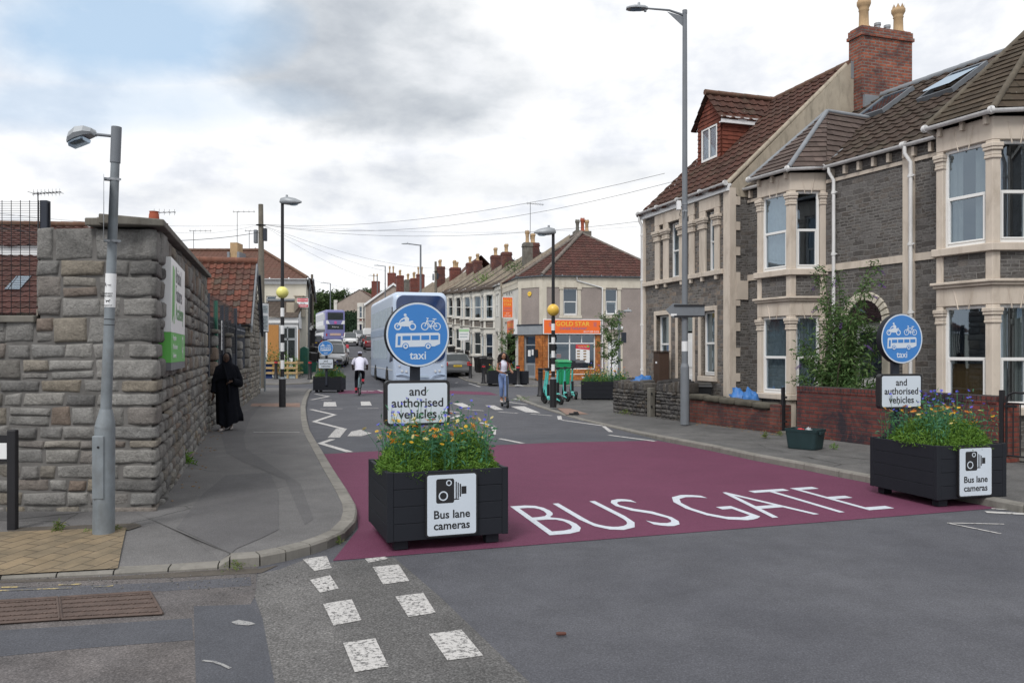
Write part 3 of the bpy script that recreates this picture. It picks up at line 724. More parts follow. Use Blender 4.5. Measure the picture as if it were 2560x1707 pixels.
# BUS GATE
bl,brr=G(1376,1340),G(2239,1272);tl=G(1272,1266)
ex=(brr-bl);wid=ex.length;ex.normalize();up=Vector((-.38,1.44,0))
me_o=text('road_lettering','BUS GATE',1.0,M_white2,None,(0,0,0),(0,0,0),bold=-.012,align='LEFT',ext=0)
vs=[v.co for v in me_o.data.vertices];x0,x1=min(v.x for v in vs),max(v.x for v in vs);y0,y1=min(v.y for v in vs),max(v.y for v in vs)
for v in me_o.data.vertices:
 p=bl+ex*((v.co.x-x0)/(x1-x0)*wid)+up*((v.co.y-y0)/(y1-y0));v.co=(p.x,p.y,.0068)
bm=bmesh.new();bm.from_mesh(me_o.data);up_faces(bm);bm.to_mesh(me_o.data);bm.free()
me_o['kind']='structure'
# iron covers in the carriageway
def cover(name,pts,label):
 a,b,c_,d=[GV(*p)for p in pts]
 o=a.lerp(c_,.5);e=empty(name,(o.x,o.y,.006),0,label,'manhole cover','iron covers in the road')
 mb=MB();mb.poly([(q.x-o.x,q.y-o.y,.006)for q in(d,c_,b,a)]);nx,ny=16,5
 for i in range(nx):
  for j in range(ny):
   p=a.lerp(b,(i+.5+.25*(j%2))/(nx+.4)).lerp(d.lerp(c_,(i+.5+.25*(j%2))/(nx+.4)),(j+.5)/ny)
   mb.obox((p.x-o.x,p.y-o.y,.009),(.03,.018,.007),.4 if(i+j)%2 else-.5)
 mb.build('plate',M_iron,e)
 mb=MB()
 for p,q in((a,b),(b,c_),(c_,d),(d,a)):mb.tube([(p.x-o.x,p.y-o.y,.008),(q.x-o.x,q.y-o.y,.008)],.010,4)
 mb.build('frame',M_iron,e)
M_iron=plain('rusty_iron',(.095,.068,.058),.75,.3,6,80,.5,dirt=.4,dcol=(.05,.04,.035))
cover('manhole_cover',[(137,1376),(345,1363),(373,1413),(142,1426)],'rusty rectangular iron cover nearest the dark strip in the road')
cover('manhole_cover',[(-60,1388),(132,1376),(137,1426),(-70,1440)],'rusty iron cover at the left edge of the road')
# ---------------------------------------------------------------- stone walling built stone by stone
rs=random.Random(3)
def courses(z0,z1,lo,hi,r):
 out=[];z=z0
 while z<z1-.03:
  h=r.uniform(lo,hi)
  if z1-(z+h)<lo*.8:h=z1-z
  out.append((z,min(z1,z+h)));z+=h
 return out
def block(mb,fn,L,h,depth,r,m=0,rr=.03):
# fn(a, b, c): a along 0..L, b up 0..h, c out
 ea=min(rr,L*.2);eb=min(rr,h*.22)
 A=[0,ea*.35,ea,L*.35,L*.65,L-ea,L-ea*.35,L];B=[0,eb*.35,eb,h*.5,h-eb,h-eb*.35,h]
 j=[(r.uniform(-.016,.016),r.uniform(-.014,.014))for _ in range(4)]
 off=Vector((r.uniform(0,99),r.uniform(0,99),r.uniform(0,99)));dd=depth*r.uniform(.6,1.3)
 tl_=(r.uniform(-.012,.012),r.uniform(-.012,.012))
 vs=[]
 for b in B:
  for a in A:
   u,v=a/L,b/h
   ja=(j[0][0]*(1-u)+j[1][0]*u)*(1-v)+(j[2][0]*(1-u)+j[3][0]*u)*v;jb=(j[0][1]*(1-u)+j[1][1]*u)*(1-v)+(j[2][1]*(1-u)+j[3][1]*u)*v
   e=min(min(a,L-a)/ea,min(b,h-b)/eb,1.0);k=1-(1-e)**2.6
   nz=noise.noise(off+Vector((a*7,b*7,0)))*.016+noise.noise(off+Vector((a*19,b*19,5)))*.008
   c=dd*k+nz*k+(tl_[0]*(u-.5)+tl_[1]*(v-.5))*k
   g=noise.noise(off+Vector((a*5+9,b*5,3)))*.008
   vs.append(fn(a+ja+g,b+jb+g,c))
 n=len(A);fs=[(q*n+i,q*n+i+1,(q+1)*n+i+1,(q+1)*n+i)for q in range(len(B)-1)for i in range(n-1)]
 mb.add(vs,fs,m,True)
def blockwall(mb,P0,P1,crs,out,lo,hi,depth,r,ztop=None,gap=.014,skip0=0,flip=False,quoin=None):
 P0=Vector(P0);P1=Vector(P1);D=(P1-P0);L=D.length;D.normalize();O=Vector(out)
 for ci,(z0,z1)in enumerate(crs):
  a=quoin[ci]if quoin else skip0
  while a<L-.05:
   l=r.uniform(lo,hi)*(1.0 if z1-z0>.13 else.8)
   if L-(a+l)<lo*.7:l=L-a
   zt=z1
   if ztop:
    lim=ztop((a+l/2)/L)
    if z0>lim-.05:a+=l;continue
    zt=min(z1,lim)
   def fn(x,y,c,a=a,z0=z0):
    q=P0+D*(a+gap/2+x)+O*c;return(q.x,q.y,z0+gap/2+y)
   if flip:
    def fn(x,y,c,a=a,z0=z0,l=l):
     q=P0+D*(a+gap/2+(l-gap-x))+O*c;return(q.x,q.y,z0+gap/2+y)
   if r.random()<.3 and zt-z0>.17:
    hm=(zt-z0)*r.uniform(.35,.6)
    block(mb,fn,l-gap,hm-gap,depth,r)
    def fn2(x,y,c,f=fn,hm=hm):return f(x,y+hm,c)
    block(mb,fn2,l-gap,zt-z0-hm-gap,depth,r)
   else:block(mb,fn,l-gap,zt-z0-gap,depth,r)
   a+=l
def rblock(mb,o,e1,e2,l1,l2,z0,z1,r,rad=.05):
 o=Vector(o);e1=Vector(e1);e2=Vector(e2);off=Vector((r.uniform(0,99),r.uniform(0,99),1))
 h=z1-z0;bm=bmesh.new();bmesh.ops.create_cube(bm,size=2)
 bmesh.ops.subdivide_edges(bm,edges=bm.edges,cuts=5,use_grid_fill=True)
 vs=[];hs=Vector((l1/2,l2/2,h/2))
 for v in bm.verts:
  p=Vector((v.co.x*hs.x,v.co.y*hs.y,v.co.z*hs.z));q=Vector((max(-hs.x+rad,min(hs.x-rad,p.x)),max(-hs.y+rad,min(hs.y-rad,p.y)),max(-hs.z+rad,min(hs.z-rad,p.z))))
  d=p-q
  if d.length>1e-6:p=q+d.normalized()*rad
  nn=p.normalized();p+=nn*(noise.noise(off+p*6)*.022+noise.noise(off+p*17)*.008)
  w3=o.to_3d()+e1 .to_3d()*(l1/2+p.x)+e2 .to_3d()*(l2/2+p.y);vs.append((w3 .x,w3 .y,z0+h/2+p.z))
 fs=[tuple(v.index for v in f.verts)for f in bm.faces]
 flip=e1 .x*e2 .y-e1 .y*e2 .x<0
 mb.add(vs,[tuple(reversed(f))if flip else f for f in fs],0,True);bm.free()
WALL0=Vector((-3.64,8.26));WDIR=Vector((-.300,.954)).normalized();WD2=Vector((-.234,.972)).normalized()
def wl(t):return WALL0+WDIR*t if t<=8.8 else WALL0+WDIR*8.8+WD2*(t-8.8)
WOUT=Vector((.954,.3));WO2=Vector((.972,.234))
E1=Vector((-1,0))
wallE=empty('stone_wall',(-3.64,8.26,0),0,'tall grey rough stone corner wall behind the left lamp post','stone wall')
def under(o,par):
 o.parent=par;o.matrix_parent_inverse=Matrix.Translation(par.location).inverted()if par.rotation_euler.z==0 else(Matrix.Translation(par.location)@Matrix.Rotation(par.rotation_euler.z,4,'Z')).inverted();return o
crs=courses(.02,.95,.085,.20,rs)+courses(.95,2.06,.11,.215,rs)+courses(2.06,2.96,.14,.26,rs)
mb=MB();qf=[];qs=[]
for i,(z0,z1)in enumerate(crs):
 a,b=(rs.uniform(.42,.62),rs.uniform(.24,.34))if i%2==0 else(rs.uniform(.26,.36),rs.uniform(.42,.6))
 qf.append(a);qs.append(b)
 rblock(mb,WALL0-E1*.025-WDIR*.03,E1,WDIR,a+.01,b+.02,z0+.006,z1-.006,rs,.028)
FW0=WALL0;FW1=Vector((-7.2,8.26));xl=-4.83;nlow=sum(1 for c_ in crs if c_[1]<=2.07)
blockwall(mb,FW0,FW1,crs[:nlow],(0,-1),.17,.46,.032,rs,quoin=qf[:nlow],flip=True);blockwall(mb,FW0,Vector((xl,8.26)),crs[nlow:],(0,-1),.20,.52,.032,rs,quoin=qf[nlow:],flip=True)
crs2=crs[:-1]+[(crs[-1][0],2.98)]
blockwall(mb,WALL0,wl(8.75),crs2,WOUT,.18,.46,.045,rs,quoin=qs)
blockwall(mb,wl(0)+Vector((-.02,0)),wl(8.75),[(2.97,3.22)],WOUT,.3,.5,.03,rs,ztop=lambda u:2.97+.25*u if u>.25 else 0)
blockwall(mb,wl(8.77),wl(8.77)-WOUT*.5,crs2,WD2,.25,.4,.03,rs)
# left return above the low section
blockwall(mb,(xl,8.75),(xl,8.26),[c for c in crs if c[0]>1.95],(-1,0),.2,.4,.03,rs)
under(mb.build('stone_face',M_block),wallE)
mb=MB();IN=-WOUT
p=[WALL0+Vector((-.03,-.008)),wl(8.72)-WOUT*-.008,wl(8.72)-WOUT*.45,WALL0-WOUT*.45+Vector((-.1,.45)),Vector((xl+.03,8.72)),Vector((xl+.03,8.252))]
mb.prism([(q.x,q.y)for q in p],-.1,2.95);mb.prism([(-7.3,8.252),(xl+.03,8.252),(xl+.03,8.72),(-7.3,8.72)],-.1,1.99)
under(mb.build('wall_core',M_mortar),wallE)
mb=MB()
for t0,t1 in[(i*.88,i*.88+.87)for i in range(10)]:
 za,zb=2.97+.25*t0/8.8,2.97+.25*t1/8.8
 a,b=wl(t0)+WOUT*.10,wl(t1)+WOUT*.10;c_,d=wl(t1)-WOUT*.5,wl(t0)-WOUT*.5
 if t0==0:a=a-WDIR*.11;d=d-WDIR*.11
 mb.add([(a.x,a.y,za),(b.x,b.y,zb),(c_.x,c_.y,zb),(d.x,d.y,za),(a.x,a.y,za+.07),(b.x,b.y,zb+.07),(c_.x,c_.y,zb+.1),(d.x,d.y,za+.1)],
[(3,2,1,0),(4,5,6,7),(0,1,5,4),(1,2,6,5),(2,3,7,6),(3,0,4,7)])
mb.box(-4.30,-3.70,8.15,8.70,2.972,3.052);mb.box(-7.3,xl-.01,8.2,8.8,2.0,2.07)
under(mb.build('coping',M_cope,bevel=.012),wallE)
mb=MB()
for i in range(4):rblock(mb,wl(1.0+i*.55)-WOUT*.42,WDIR,-WOUT,.5,.35,3.06,3.2+.07*(i%2),rs,.08)
under(mb.build('loose_cope_stone',M_block),wallE)
# school notice on the wall
th=math.atan2(WDIR.y,WDIR.x);q=wl(.58)+WOUT*.10
sg=empty('school_sign',(q.x,q.y,1.5),th,'tall white and green school name board on the side of the stone wall','sign')
mb=MB();mb.box(0,1.75,0,.14,.42,1.24);mb.build('white_panel',M_wht,sg)
mb=MB();mb.box(0,1.75,0,.14,.085,.418);mb.build('green_panel',M_green,sg);mb=MB();mb.box(0,1.75,0,.14,0,.083);mb.build('grey_panel',M_grey,sg)
ST=.84
p2=P2(-.002);p2 .pg([(.1,.52),(.27,.62),(.33,1.15),(.18,1.17)]);p2 .pg([(.28,.52),(.36,.52),(.42,1.13),(.345,1.14)]);p2 .build('emblem',M_green,sg)
for i,(s_,mm)in enumerate((('Bristol',M_grey),('Futures',M_grey),('Academy',M_greend))):text('lettering',s_,.27,mm,sg,(.52,-.002,1.08-.21*i),sx=.98,align='LEFT')
for i,s_ in enumerate(('Reception','Main Entrance','Deliveries')):text('lettering',s_,.085,M_wht,sg,(.2,-.002,.36-.1*i),sx=1.1,align='LEFT')
p2=P2(-.002,1.42,.25,1);p2 .ring((0,.04),.09,.03);p2 .st([(0,-.12),(0,0)],.03);p2 .st([(.06,-.12),(.06,0)],.03);p2 .build('arrow_symbol',M_wht,sg)
# ---------------------------------------------------------------- lamp post by the wall
lp=G(259,1341,.05);lp.z=.03
lamp=empty('street_lamp',lp,0,'short grey steel lamp post with a bowl lantern, in front of the stone wall','street lamp')
top=AT(288,318,lp.y)-lp;k=top.z
def ax(z):return(top.x*max(0,z-.9)/(k-.9)+.012,0,z)
mb=MB();mb.tube([(0,0,0),(0.004,0,.52),(.012,0,1.0)],[.092,.09,.085],24);mb.tube([(.012,0,1.0),ax(1.05),ax(1.16)],[.085,.078,.052],24)
mb.build('base',M_galv,lamp)
mb=MB();mb.box(-.058,.046,-.095,-.078,.37,.93);mb.build('door',M_galv,lamp,bevel=.008);
mb=MB();mb.lathe([(.011,-.099),(.011,-.094)],10,(-.0,0,.83),axis='Y');mb.build('lock',M_black,lamp)
mb=MB();mb.tube([ax(1.14),ax(2.2),ax(k-.3)],[.048,.043,.037],20);mb.build('column',M_galv,lamp)
mb=MB();mb.tube([ax(k-.32),ax(k)],.044,20);mb.build('sleeve',M_lampg,lamp,bevel=.006)
t_=Vector(ax(k-.085));mb=MB();mb.tube([t_,t_+Vector((-.19,0,.02))],[.013,.014],10);mb.build('bracket',M_lampg,lamp)
hd=t_+Vector((-.18,0,.02));rings=[]
for u,hw,zt,zb in((0,.02,.03,-.03),(.04,.07,.075,-.01),(.14,.105,.10,-.035),(.26,.115,.085,-.075),(.36,.10,.01,-.115),(.40,.06,-.05,-.125)):
 u,hw,zt,zb=u*.60,hw*.85,zt*.62,zb*.66
 rings.append([(hd.x-u,hd.y-hw,hd.z+(zb+zt)*.5-.01),(hd.x-u,hd.y-hw*.7,hd.z+zt),(hd.x-u,hd.y+hw*.7,hd.z+zt),(hd.x-u,hd.y+hw,hd.z+(zb+zt)*.5-.02),(hd.x-u,hd.y+hw*.85,hd.z+zb),(hd.x-u,hd.y-hw*.85,hd.z+zb)])
mb=MB();mb.loft(rings,0,False);mb.build('lantern',M_alu,lamp,bevel=.008)
mb=MB();mb.loft([[(a[0],a[1]*1+(lp.y*0),a[2]-.012)for a in(r_[4],r_[5],(r_[5][0],r_[5][1]*.8,r_[5][2]-.03),(r_[4][0],r_[4][1]*.8,r_[4][2]-.03))]for r_ in rings[2:5]],0,True);mb.build('lens',M_glassd,lamp)
mb=MB();z_=2.07;mb.tube([ax(z_),ax(z_+.30)],.0455,20,caps=False);mb.build('sticker_sleeve',M_wht,lamp)
ce=empty('dog_notice',(0,0,0));bpy.data.objects.remove(ce)
for(zz,s_,sz)in((2.19,'KEEP DOGS',.018),(2.168,'ON LEADS',.018),(2.085,'CLEAN IT UP',.016)):
 a_=ax(zz);text('lettering',s_,sz*.95,M_sblack,lamp,(a_[0],-.047,zz),bold=.015)
def dog(z,person):
 a_=ax(z);p2=P2(-.047,a_[0],z,.00088)
 if person:
  p2 .disc((-28,22),4);p2 .st([(-28,18),(-27,2)],7);p2 .st([(-27,2),(-35,-14)],4);p2 .st([(-27,2),(-18,-13)],4);p2 .st([(-28,14),(-16,6),(8,2)],2)
 x=18 if person else 4;s_=.8 if person else 1.25
 p2 .st([(x-14*s_,0),(x+8*s_,0)],8*s_);p2 .st([(x-12*s_,0),(x-13*s_,-13*s_)],3.5*s_);p2 .st([(x+7*s_,0),(x+8*s_,-13*s_)],3.5*s_);p2 .st([(x+8*s_,2),(x+14*s_,9*s_),(x+20*s_,8*s_)],5*s_);p2 .st([(x-14*s_,2),(x-20*s_,9*s_)],2.5*s_)
 p2 .build('dog_symbol',M_sblack,lamp)
dog(2.265,True);dog(2.125,False)
mb=MB()
for z in(1.96,1.91):mb.tube([ax(z),ax(z+.006)],.046,16)
mb.build('strap',M_black,lamp)
# round sign fixed edge-on to that post
sp=empty('round_sign',lp+Vector(ax(2.98)),R(27),'road sign seen edge-on, clamped to the short grey lamp post','sign')
mb=MB();mb.lathe([(.30,-.081),(.30,-.077)],30,(0,0,-.03),axis='X');mb.build('plate',M_alu,sp)
for z in(.22,-.33):
 mb=MB();mb.tube([(0.002,0,z),(.004,0,z+.022)],.045,16);mb.box(-.077,-.03,-.03,.03,z,z+.02);mb.box(.02,.06,-.045,-.037,z+.002,z+.02);mb.build('clamp',M_alu,sp)
# street nameplate at the left edge
nb=G(32,1328,.06);nb.z=.04
ns=empty('street_nameplate',(nb.x,nb.y,.04),0,'white street nameplate on black posts at the left edge of the photo','sign')
mb=MB();mb.box(-.04,.04,-.03,.03,0,.95);mb.build('post',M_black,ns,bevel=.01)
mb=MB();mb.box(-1.3,-1.22,-.03,.03,0,.95);mb.build('post',M_black,ns,bevel=.01)
mb=MB();mb.box(-1.22,-.04,-.012,.012,.66,.90);mb.build('backing_board',M_black,ns)
mb=MB();mb.box(-1.2,-.045,-.018,-.0125,.685,.83);mb.build('plate',M_wht,ns)
text('lettering','5',.09,M_redsign,ns,(-.125,-.0195,.757))
# ---------------------------------------------------------------- security fence above the low wall
mf=empty('mesh_fence',(xl,9.0,2.0),0,'black weldmesh fence rising above the low wall at the left edge','fence')
pt=AT(112,502,9.0)
mb=MB();mb.box(pt.x-xl-.035,pt.x-xl+.045,-.04,.04,-.2,pt.z-2.0);mb.build('post',M_navy,mf,bevel=.006)
mb=MB();x0_=AT(-250,0,9).x-xl;x1_=pt.x-xl-.02;zt_=AT(0,503,9).z-2.0
z=-.1
while z<zt_:mb.box(x0_,x1_,-.046,-.042,z,z+.004);z+=.0256
x=x1_-.02
while x>x0_:mb.box(x,x+.005,-.052,-.046,-.1,zt_);x-=.1016
mb.build('mesh',M_black,mf)
mb=MB();mb.box(x1_+.045,x1_+.075,-.005,.005,.9,zt_-.02);mb.build('clamp_bar',M_black,mf)
# ---------------------------------------------------------------- low wall, piers and railings beyond
lowE=empty('low_stone_wall',(*wl(8.8),0),0,'low stone wall with piers carrying dark railings, beyond the tall wall','stone wall')
mb=MB();c3=courses(.05,1.06,.12,.22,rs)
blockwall(mb,wl(8.78),wl(19.3),c3,WO2,.25,.5,.05,rs)
pierT=[(10.2,2.12),(13.2,2.1),(16.4,2.12),(19.2,2.2)]
for(t_,zt)in pierT:
 z=1.17
 while z<zt-.1:
  h=rs.uniform(.25,.36);h=min(h,zt-z);rblock(mb,wl(t_)+WO2*.04,WD2,-WO2,.44,.44,z,z+h-.01,rs,.06);z+=h
under(mb.build('stone_face',M_block),lowE)
mb=MB();a,b=wl(8.75),wl(19.4);mb.prism([(a.x-.02,a.y),(b.x-.02,b.y),(b.x-.45,b.y),(a.x-.45,a.y)][::1],-.1,1.05);under(mb.build('wall_core',M_mortar,fix=True),lowE)
mb=MB();t_=8.85
while t_<19.3:
 l=rs.uniform(.7,.95);rblock(mb,wl(t_)+WO2*.09,WD2,-WO2,l-.01,.55,1.06,1.17,rs,.03);t_+=l
for(t_,zt)in pierT:rblock(mb,wl(t_-.04)+WO2*.08,WD2,-WO2,.52,.52,zt,zt+.09,rs,.03)
under(mb.build('coping',M_cope),lowE)
rl=empty('railings',(*wl(9),0),0,'dark blue-grey school railings on the low stone wall','railings')
mb=MB();t_=9.0
while t_<19.6:
 for dt in(0,):
  q=wl(t_)-WO2*.12;mb.tube([(q.x,q.y,1.1),(q.x,q.y,2.5)],.02,5)
 t_+=.062
under(mb.build('bars',M_navy),rl)
for zz in(1.27,2.38):
 mb=MB();a,b=wl(8.95)-WO2*.12,wl(19.7)-WO2*.12;mb.obox(((a.x+b.x)/2,(a.y+b.y)/2,zz),((b-a).length,.05,.045),math.atan2((b-a).y,(b-a).x));under(mb.build('rail',M_lampg if zz>2 else M_navy),rl)
for i,t_ in enumerate((9.05,11.6,14.6,17.6,19.6)):
 q=wl(t_)-WO2*.12;mb=MB();mb.obox((q.x,q.y,1.85),(.09,.06,1.45),math.atan2(WD2 .y,WD2 .x));under(mb.build('post',M_navy),rl)
q=wl(12.3)-WO2*.06;nt=empty('white_notice',(q.x,q.y,1.75),math.atan2(WD2 .y,WD2 .x),'narrow white notice fixed to the dark railings','sign')
mb=MB();mb.box(-.25,.25,-.006,.006,0,.72);mb.build('plate',M_wht,nt)
p2=P2(-.007,0,.36,1)
for i in range(6):p2 .rr(-.19,.12+.05*(i%3),.26-.1*i,.29-.1*i,.008)
p2 .build('print',M_grey,nt)
# taller posts of a second fence behind the railings
tf=empty('tall_fence',(*wl(9.5),0),0,'taller dark mesh fence posts standing behind the school railings','fence')
for(px,y0,Y,mm)in((525,733,17.2,M_navy),(545,752,18.6,M_dgbin),(560,763,20,M_navy),(571,768,21.4,M_navy),(593,770,23.6,M_navy)):
 q=AT(px,y0,Y);mb=MB();mb.obox((q.x-.05,q.y,q.z/2),(.075,.075,q.z));under(mb.build('post',mm),tf)
mb=MB()
a=AT(525,740,17.2);b=AT(593,773,23.6)
for i in range(46):
 q=a.lerp(b,i/45);mb.obox((q.x-.05,q.y,2.3),(.006,.006,1.3))
for i in range(30):
 z=1.65+.043*i;mb.tube([(a.x-.05,a.y,z),(b.x-.05,b.y,z)],.0035,4)
under(mb.build('mesh',M_black),tf)
# ---------------------------------------------------------------- house kit
def orient(pts):
 a=sum(p[0]*q[1]-q[0]*p[1]for p,q in zip(pts,pts[1:]+pts[:1]));return pts if a>0 else pts[::-1]
def wallholes(mb,x0,x1,z0,z1,holes,y=0.0,depth=.16,m=0,mr=None):
 X=sorted(set([x0,x1]+[h[0]for h in holes]+[h[1]for h in holes]));Z=sorted(set([z0,z1]+[h[2]for h in holes]+[h[3]for h in holes]))
 X=[x for x in X if x0<=x<=x1];Z=[z for z in Z if z0<=z<=z1]
 for i in range(len(X)-1):
  for j in range(len(Z)-1):
   cx,cz=(X[i]+X[i+1])/2,(Z[j]+Z[j+1])/2
   if any(h[0]<cx<h[1]and h[2]<cz<h[3]for h in holes):continue
   mb.quad((X[i],y,Z[j]),(X[i+1],y,Z[j]),(X[i+1],y,Z[j+1]),(X[i],y,Z[j+1]),m)
 mr=m if mr is None else mr
 for a,b,c,d in holes:
  mb.quad((a,y,c),(a,y,d),(a,y+depth,d),(a,y+depth,c),mr);mb.quad((b,y,d),(b,y,c),(b,y+depth,c),(b,y+depth,d),mr)
  mb.quad((a,y,d),(b,y,d),(b,y+depth,d),(a,y+depth,d),mr);mb.quad((b,y,c),(a,y,c),(a,y+depth,c),(b,y+depth,c),mr)
def window(parent,loc,rz,wdt,hgt,split=.5,cur=None,fr=None,mull=(),glass=None,bar=.055,name='window',open_top=False,far=False):
 fr=fr or M_upvc;mb=MB();d=.06
 mb.box(0,bar,0,d,0,hgt);mb.box(wdt-bar,wdt,0,d,0,hgt);mb.box(bar,wdt-bar,0,d,0,bar*1.2);mb.box(bar,wdt-bar,0,d,hgt-bar,hgt)
 if split:mb.box(bar,wdt-bar,-.006,d,hgt*split-bar*.5,hgt*split+bar*.5)
 if split and not far:
  b=bar*.6;mb.box(bar,bar+b,-.012,d-.01,bar*1.2,hgt*split-bar*.5);mb.box(wdt-bar-b,wdt-bar,-.012,d-.01,bar*1.2,hgt*split-bar*.5);mb.box(bar+b,wdt-bar-b,-.012,d-.01,bar*1.2,bar*1.2+b)
 for m_ in mull:mb.box(wdt*m_-bar*.4,wdt*m_+bar*.4,-.004,d,bar*1.2,hgt-bar)
 o=mb.build(name,fr,parent,bevel=0 if far else.006,loc=loc,rz=rz,seg=1)
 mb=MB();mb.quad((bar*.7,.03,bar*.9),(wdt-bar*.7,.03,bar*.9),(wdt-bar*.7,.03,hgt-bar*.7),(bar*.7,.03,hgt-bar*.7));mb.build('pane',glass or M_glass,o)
 mb=MB()
 if cur in('net','netdark'):
  n=24;zt=hgt-bar*.5
  for i in range(n):
   a,b=bar*.5+(wdt-bar)*i/n,bar*.5+(wdt-bar)*(i+1)/n
   ya,yb=.10+.018*math.sin(i*1.9)+.012*math.sin(i*.7),.10+.018*math.sin((i+1)*1.9)+.012*math.sin((i+1)*.7)
   mb.quad((a,ya,.03),(b,yb,.03),(b,yb,zt),(a,ya,zt))
  mb.build('net_curtain',M_net,o)
 elif cur=='half':
  n=9
  for s0 in(0,1):
   for i in range(n):
    f=lambda i:bar*.5+wdt*.32*i/n if not s0 else wdt-bar*.5-wdt*.32*i/n
    a,b=f(i),f(i+1);ya,yb=.10+.02*math.sin(i*1.9),.10+.02*math.sin((i+1)*1.9)
    pts=[(a,ya,.03),(b,yb,.03),(b,yb,hgt-.03),(a,ya,hgt-.03)];mb.poly(pts if not s0 else pts[::-1])
  mb.build('curtain',M_blind,o)
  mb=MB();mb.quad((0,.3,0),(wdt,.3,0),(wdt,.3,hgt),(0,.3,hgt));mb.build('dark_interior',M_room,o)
 elif cur=='blind':
  mb.quad((0,.1,.0),(wdt,.1,.0),(wdt,.1,hgt),(0,.1,hgt));mb.build('blind',M_blind,o)
 elif cur=='ply':
  mb.box(.02,wdt-.02,.09,.11,.02,hgt*.42);mb.build('board',M_ply,o)
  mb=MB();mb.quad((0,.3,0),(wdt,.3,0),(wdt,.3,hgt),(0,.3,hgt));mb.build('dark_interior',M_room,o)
 else:
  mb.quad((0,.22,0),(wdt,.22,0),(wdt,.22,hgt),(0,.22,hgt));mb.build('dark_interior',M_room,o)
 return o
def tile_roof(name,parent,m,O,ex,ey,poly,tw=.30,th=.31,roll=.032,step=.03,prof=None):
 O=Vector(O);ex=Vector(ex).normalized();ey=Vector(ey).normalized();nz=ex.cross(ey).normalized()
 a0,a1=min(p[0]for p in poly),max(p[0]for p in poly);b0,b1=min(p[1]for p in poly),max(p[1]for p in poly)
 us=prof or[(0,0),(.2,0),(.34,.55),(.48,1),(.62,.55),(.76,0),(1,0)]
 mb=MB();r=random.Random(len(name)*7+int(a1*10))
 na,nb=int(math.ceil((a1-a0)/tw)),int(math.ceil((b1-b0)/th));k=len(us)
 for j in range(nb):
  for i in range(na):
   jb=r.uniform(-.008,.008);jl=r.uniform(0,.008)
   vs=[]
   for(b,lift)in((j*th+jb,step+jl),((j+1)*th+.03,.0)):
    for u,hgt in us:vs.append((a0+(i+u*.995)*tw,b0+b,hgt*roll+lift))
   for u,hgt in us:vs.append((a0+(i+u*.995)*tw,b0+j*th+jb,-.012))
   fs=[(q,q+1,k+q+1,k+q)for q in range(k-1)]+[(2*k+q,2*k+q+1,q+1,q)for q in range(k-1)]
   mb.add(vs,fs,0,False)
 bm=bmesh.new();V_=[bm.verts.new(v)for v in mb.v]
 for f in mb.f:bm.faces.new([V_[i]for i in f])
 poly=orient(list(poly))
 for p,q in zip(poly,poly[1:]+poly[:1]):
  d=Vector((q[0]-p[0],q[1]-p[1],0)).normalized();no=Vector((d.y,-d.x,0))
  bmesh.ops.bisect_plane(bm,geom=bm.verts[:]+bm.edges[:]+bm.faces[:],plane_co=(p[0],p[1],0),plane_no=no,clear_outer=True)
 M=Matrix(((ex.x,ey.x,nz.x,O.x),(ex.y,ey.y,nz.y,O.y),(ex.z,ey.z,nz.z,O.z),(0,0,0,1)))
 bm.transform(M);me=bpy.data.meshes.new(name);bm.to_mesh(me);bm.free();me.materials.append(m)
 o=bpy.data.objects.new(name,me);COL.objects.link(o);o.parent=parent;return o
def ridgeline(parent,pts,m=None,r=.10,name='ridge_tiles'):
 mb=MB()
 for a,b in zip(pts[:-1],pts[1:]):
  a=Vector(a);b=Vector(b);n=max(1,round((b-a).length/.4))
  for i in range(n):
   p,q=a.lerp(b,i/n),a.lerp(b,(i+1)/n);d=(q-p).normalized()*.012
   mb.tube([p-d,q+d],[r*1.06,r*.97],8)
 return mb.build(name,m or M_ridge,parent)
def gutter(parent,path,r=.06,m=None):
 mb=MB();n=7
 path=[Vector(p)for p in path];rings=[]
 for i,p in enumerate(path):
  a=path[max(0,i-1)];b=path[min(len(path)-1,i+1)];d=(b-a).normalized();s=Vector((d.y,-d.x,0)).normalized()
  rings.append([p+s*(r*math.cos(math.pi+math.pi*j/n))*-1+Vector((0,0,-r*math.sin(math.pi*j/n)))for j in range(n+1)]+[p+s*(r*.8*math.cos(math.pi*j/n))+Vector((0,0,-r*.7*math.sin(math.pi*j/n)))*1 for j in range(n+1)][::-1])
 mb.loft(rings,0,False)
 for a,b in zip(path[:-1],path[1:]):
  L=(b-a).length;k=max(1,int(L/1.1))
  for i in range(k+1):
   p=a.lerp(b,i/k if k else 0);d=(b-a).normalized();mb.tube([p-d*.025+Vector((0,0,-.012)),p+d*.025+Vector((0,0,-.012))],r*1.1,10)
 return mb.build('gutter',m or M_gutter,parent)
def downpipe(parent,pts,r=.036,m=None):
 mb=MB();mb.tube(pts,r,10);a,b=Vector(pts[-2]),Vector(pts[-1])
 for i in range(4):
  p=a.lerp(b,(i+.2)/4);mb.tube([p+Vector((0,0,.03)),p-Vector((0,0,.03))],r*1.3,10);mb.box(p.x-r*2,p.x+r*2,p.y,p.y+.03,p.z-.012,p.z+.012)
 return mb.build('downpipe',m or M_pipe,parent)
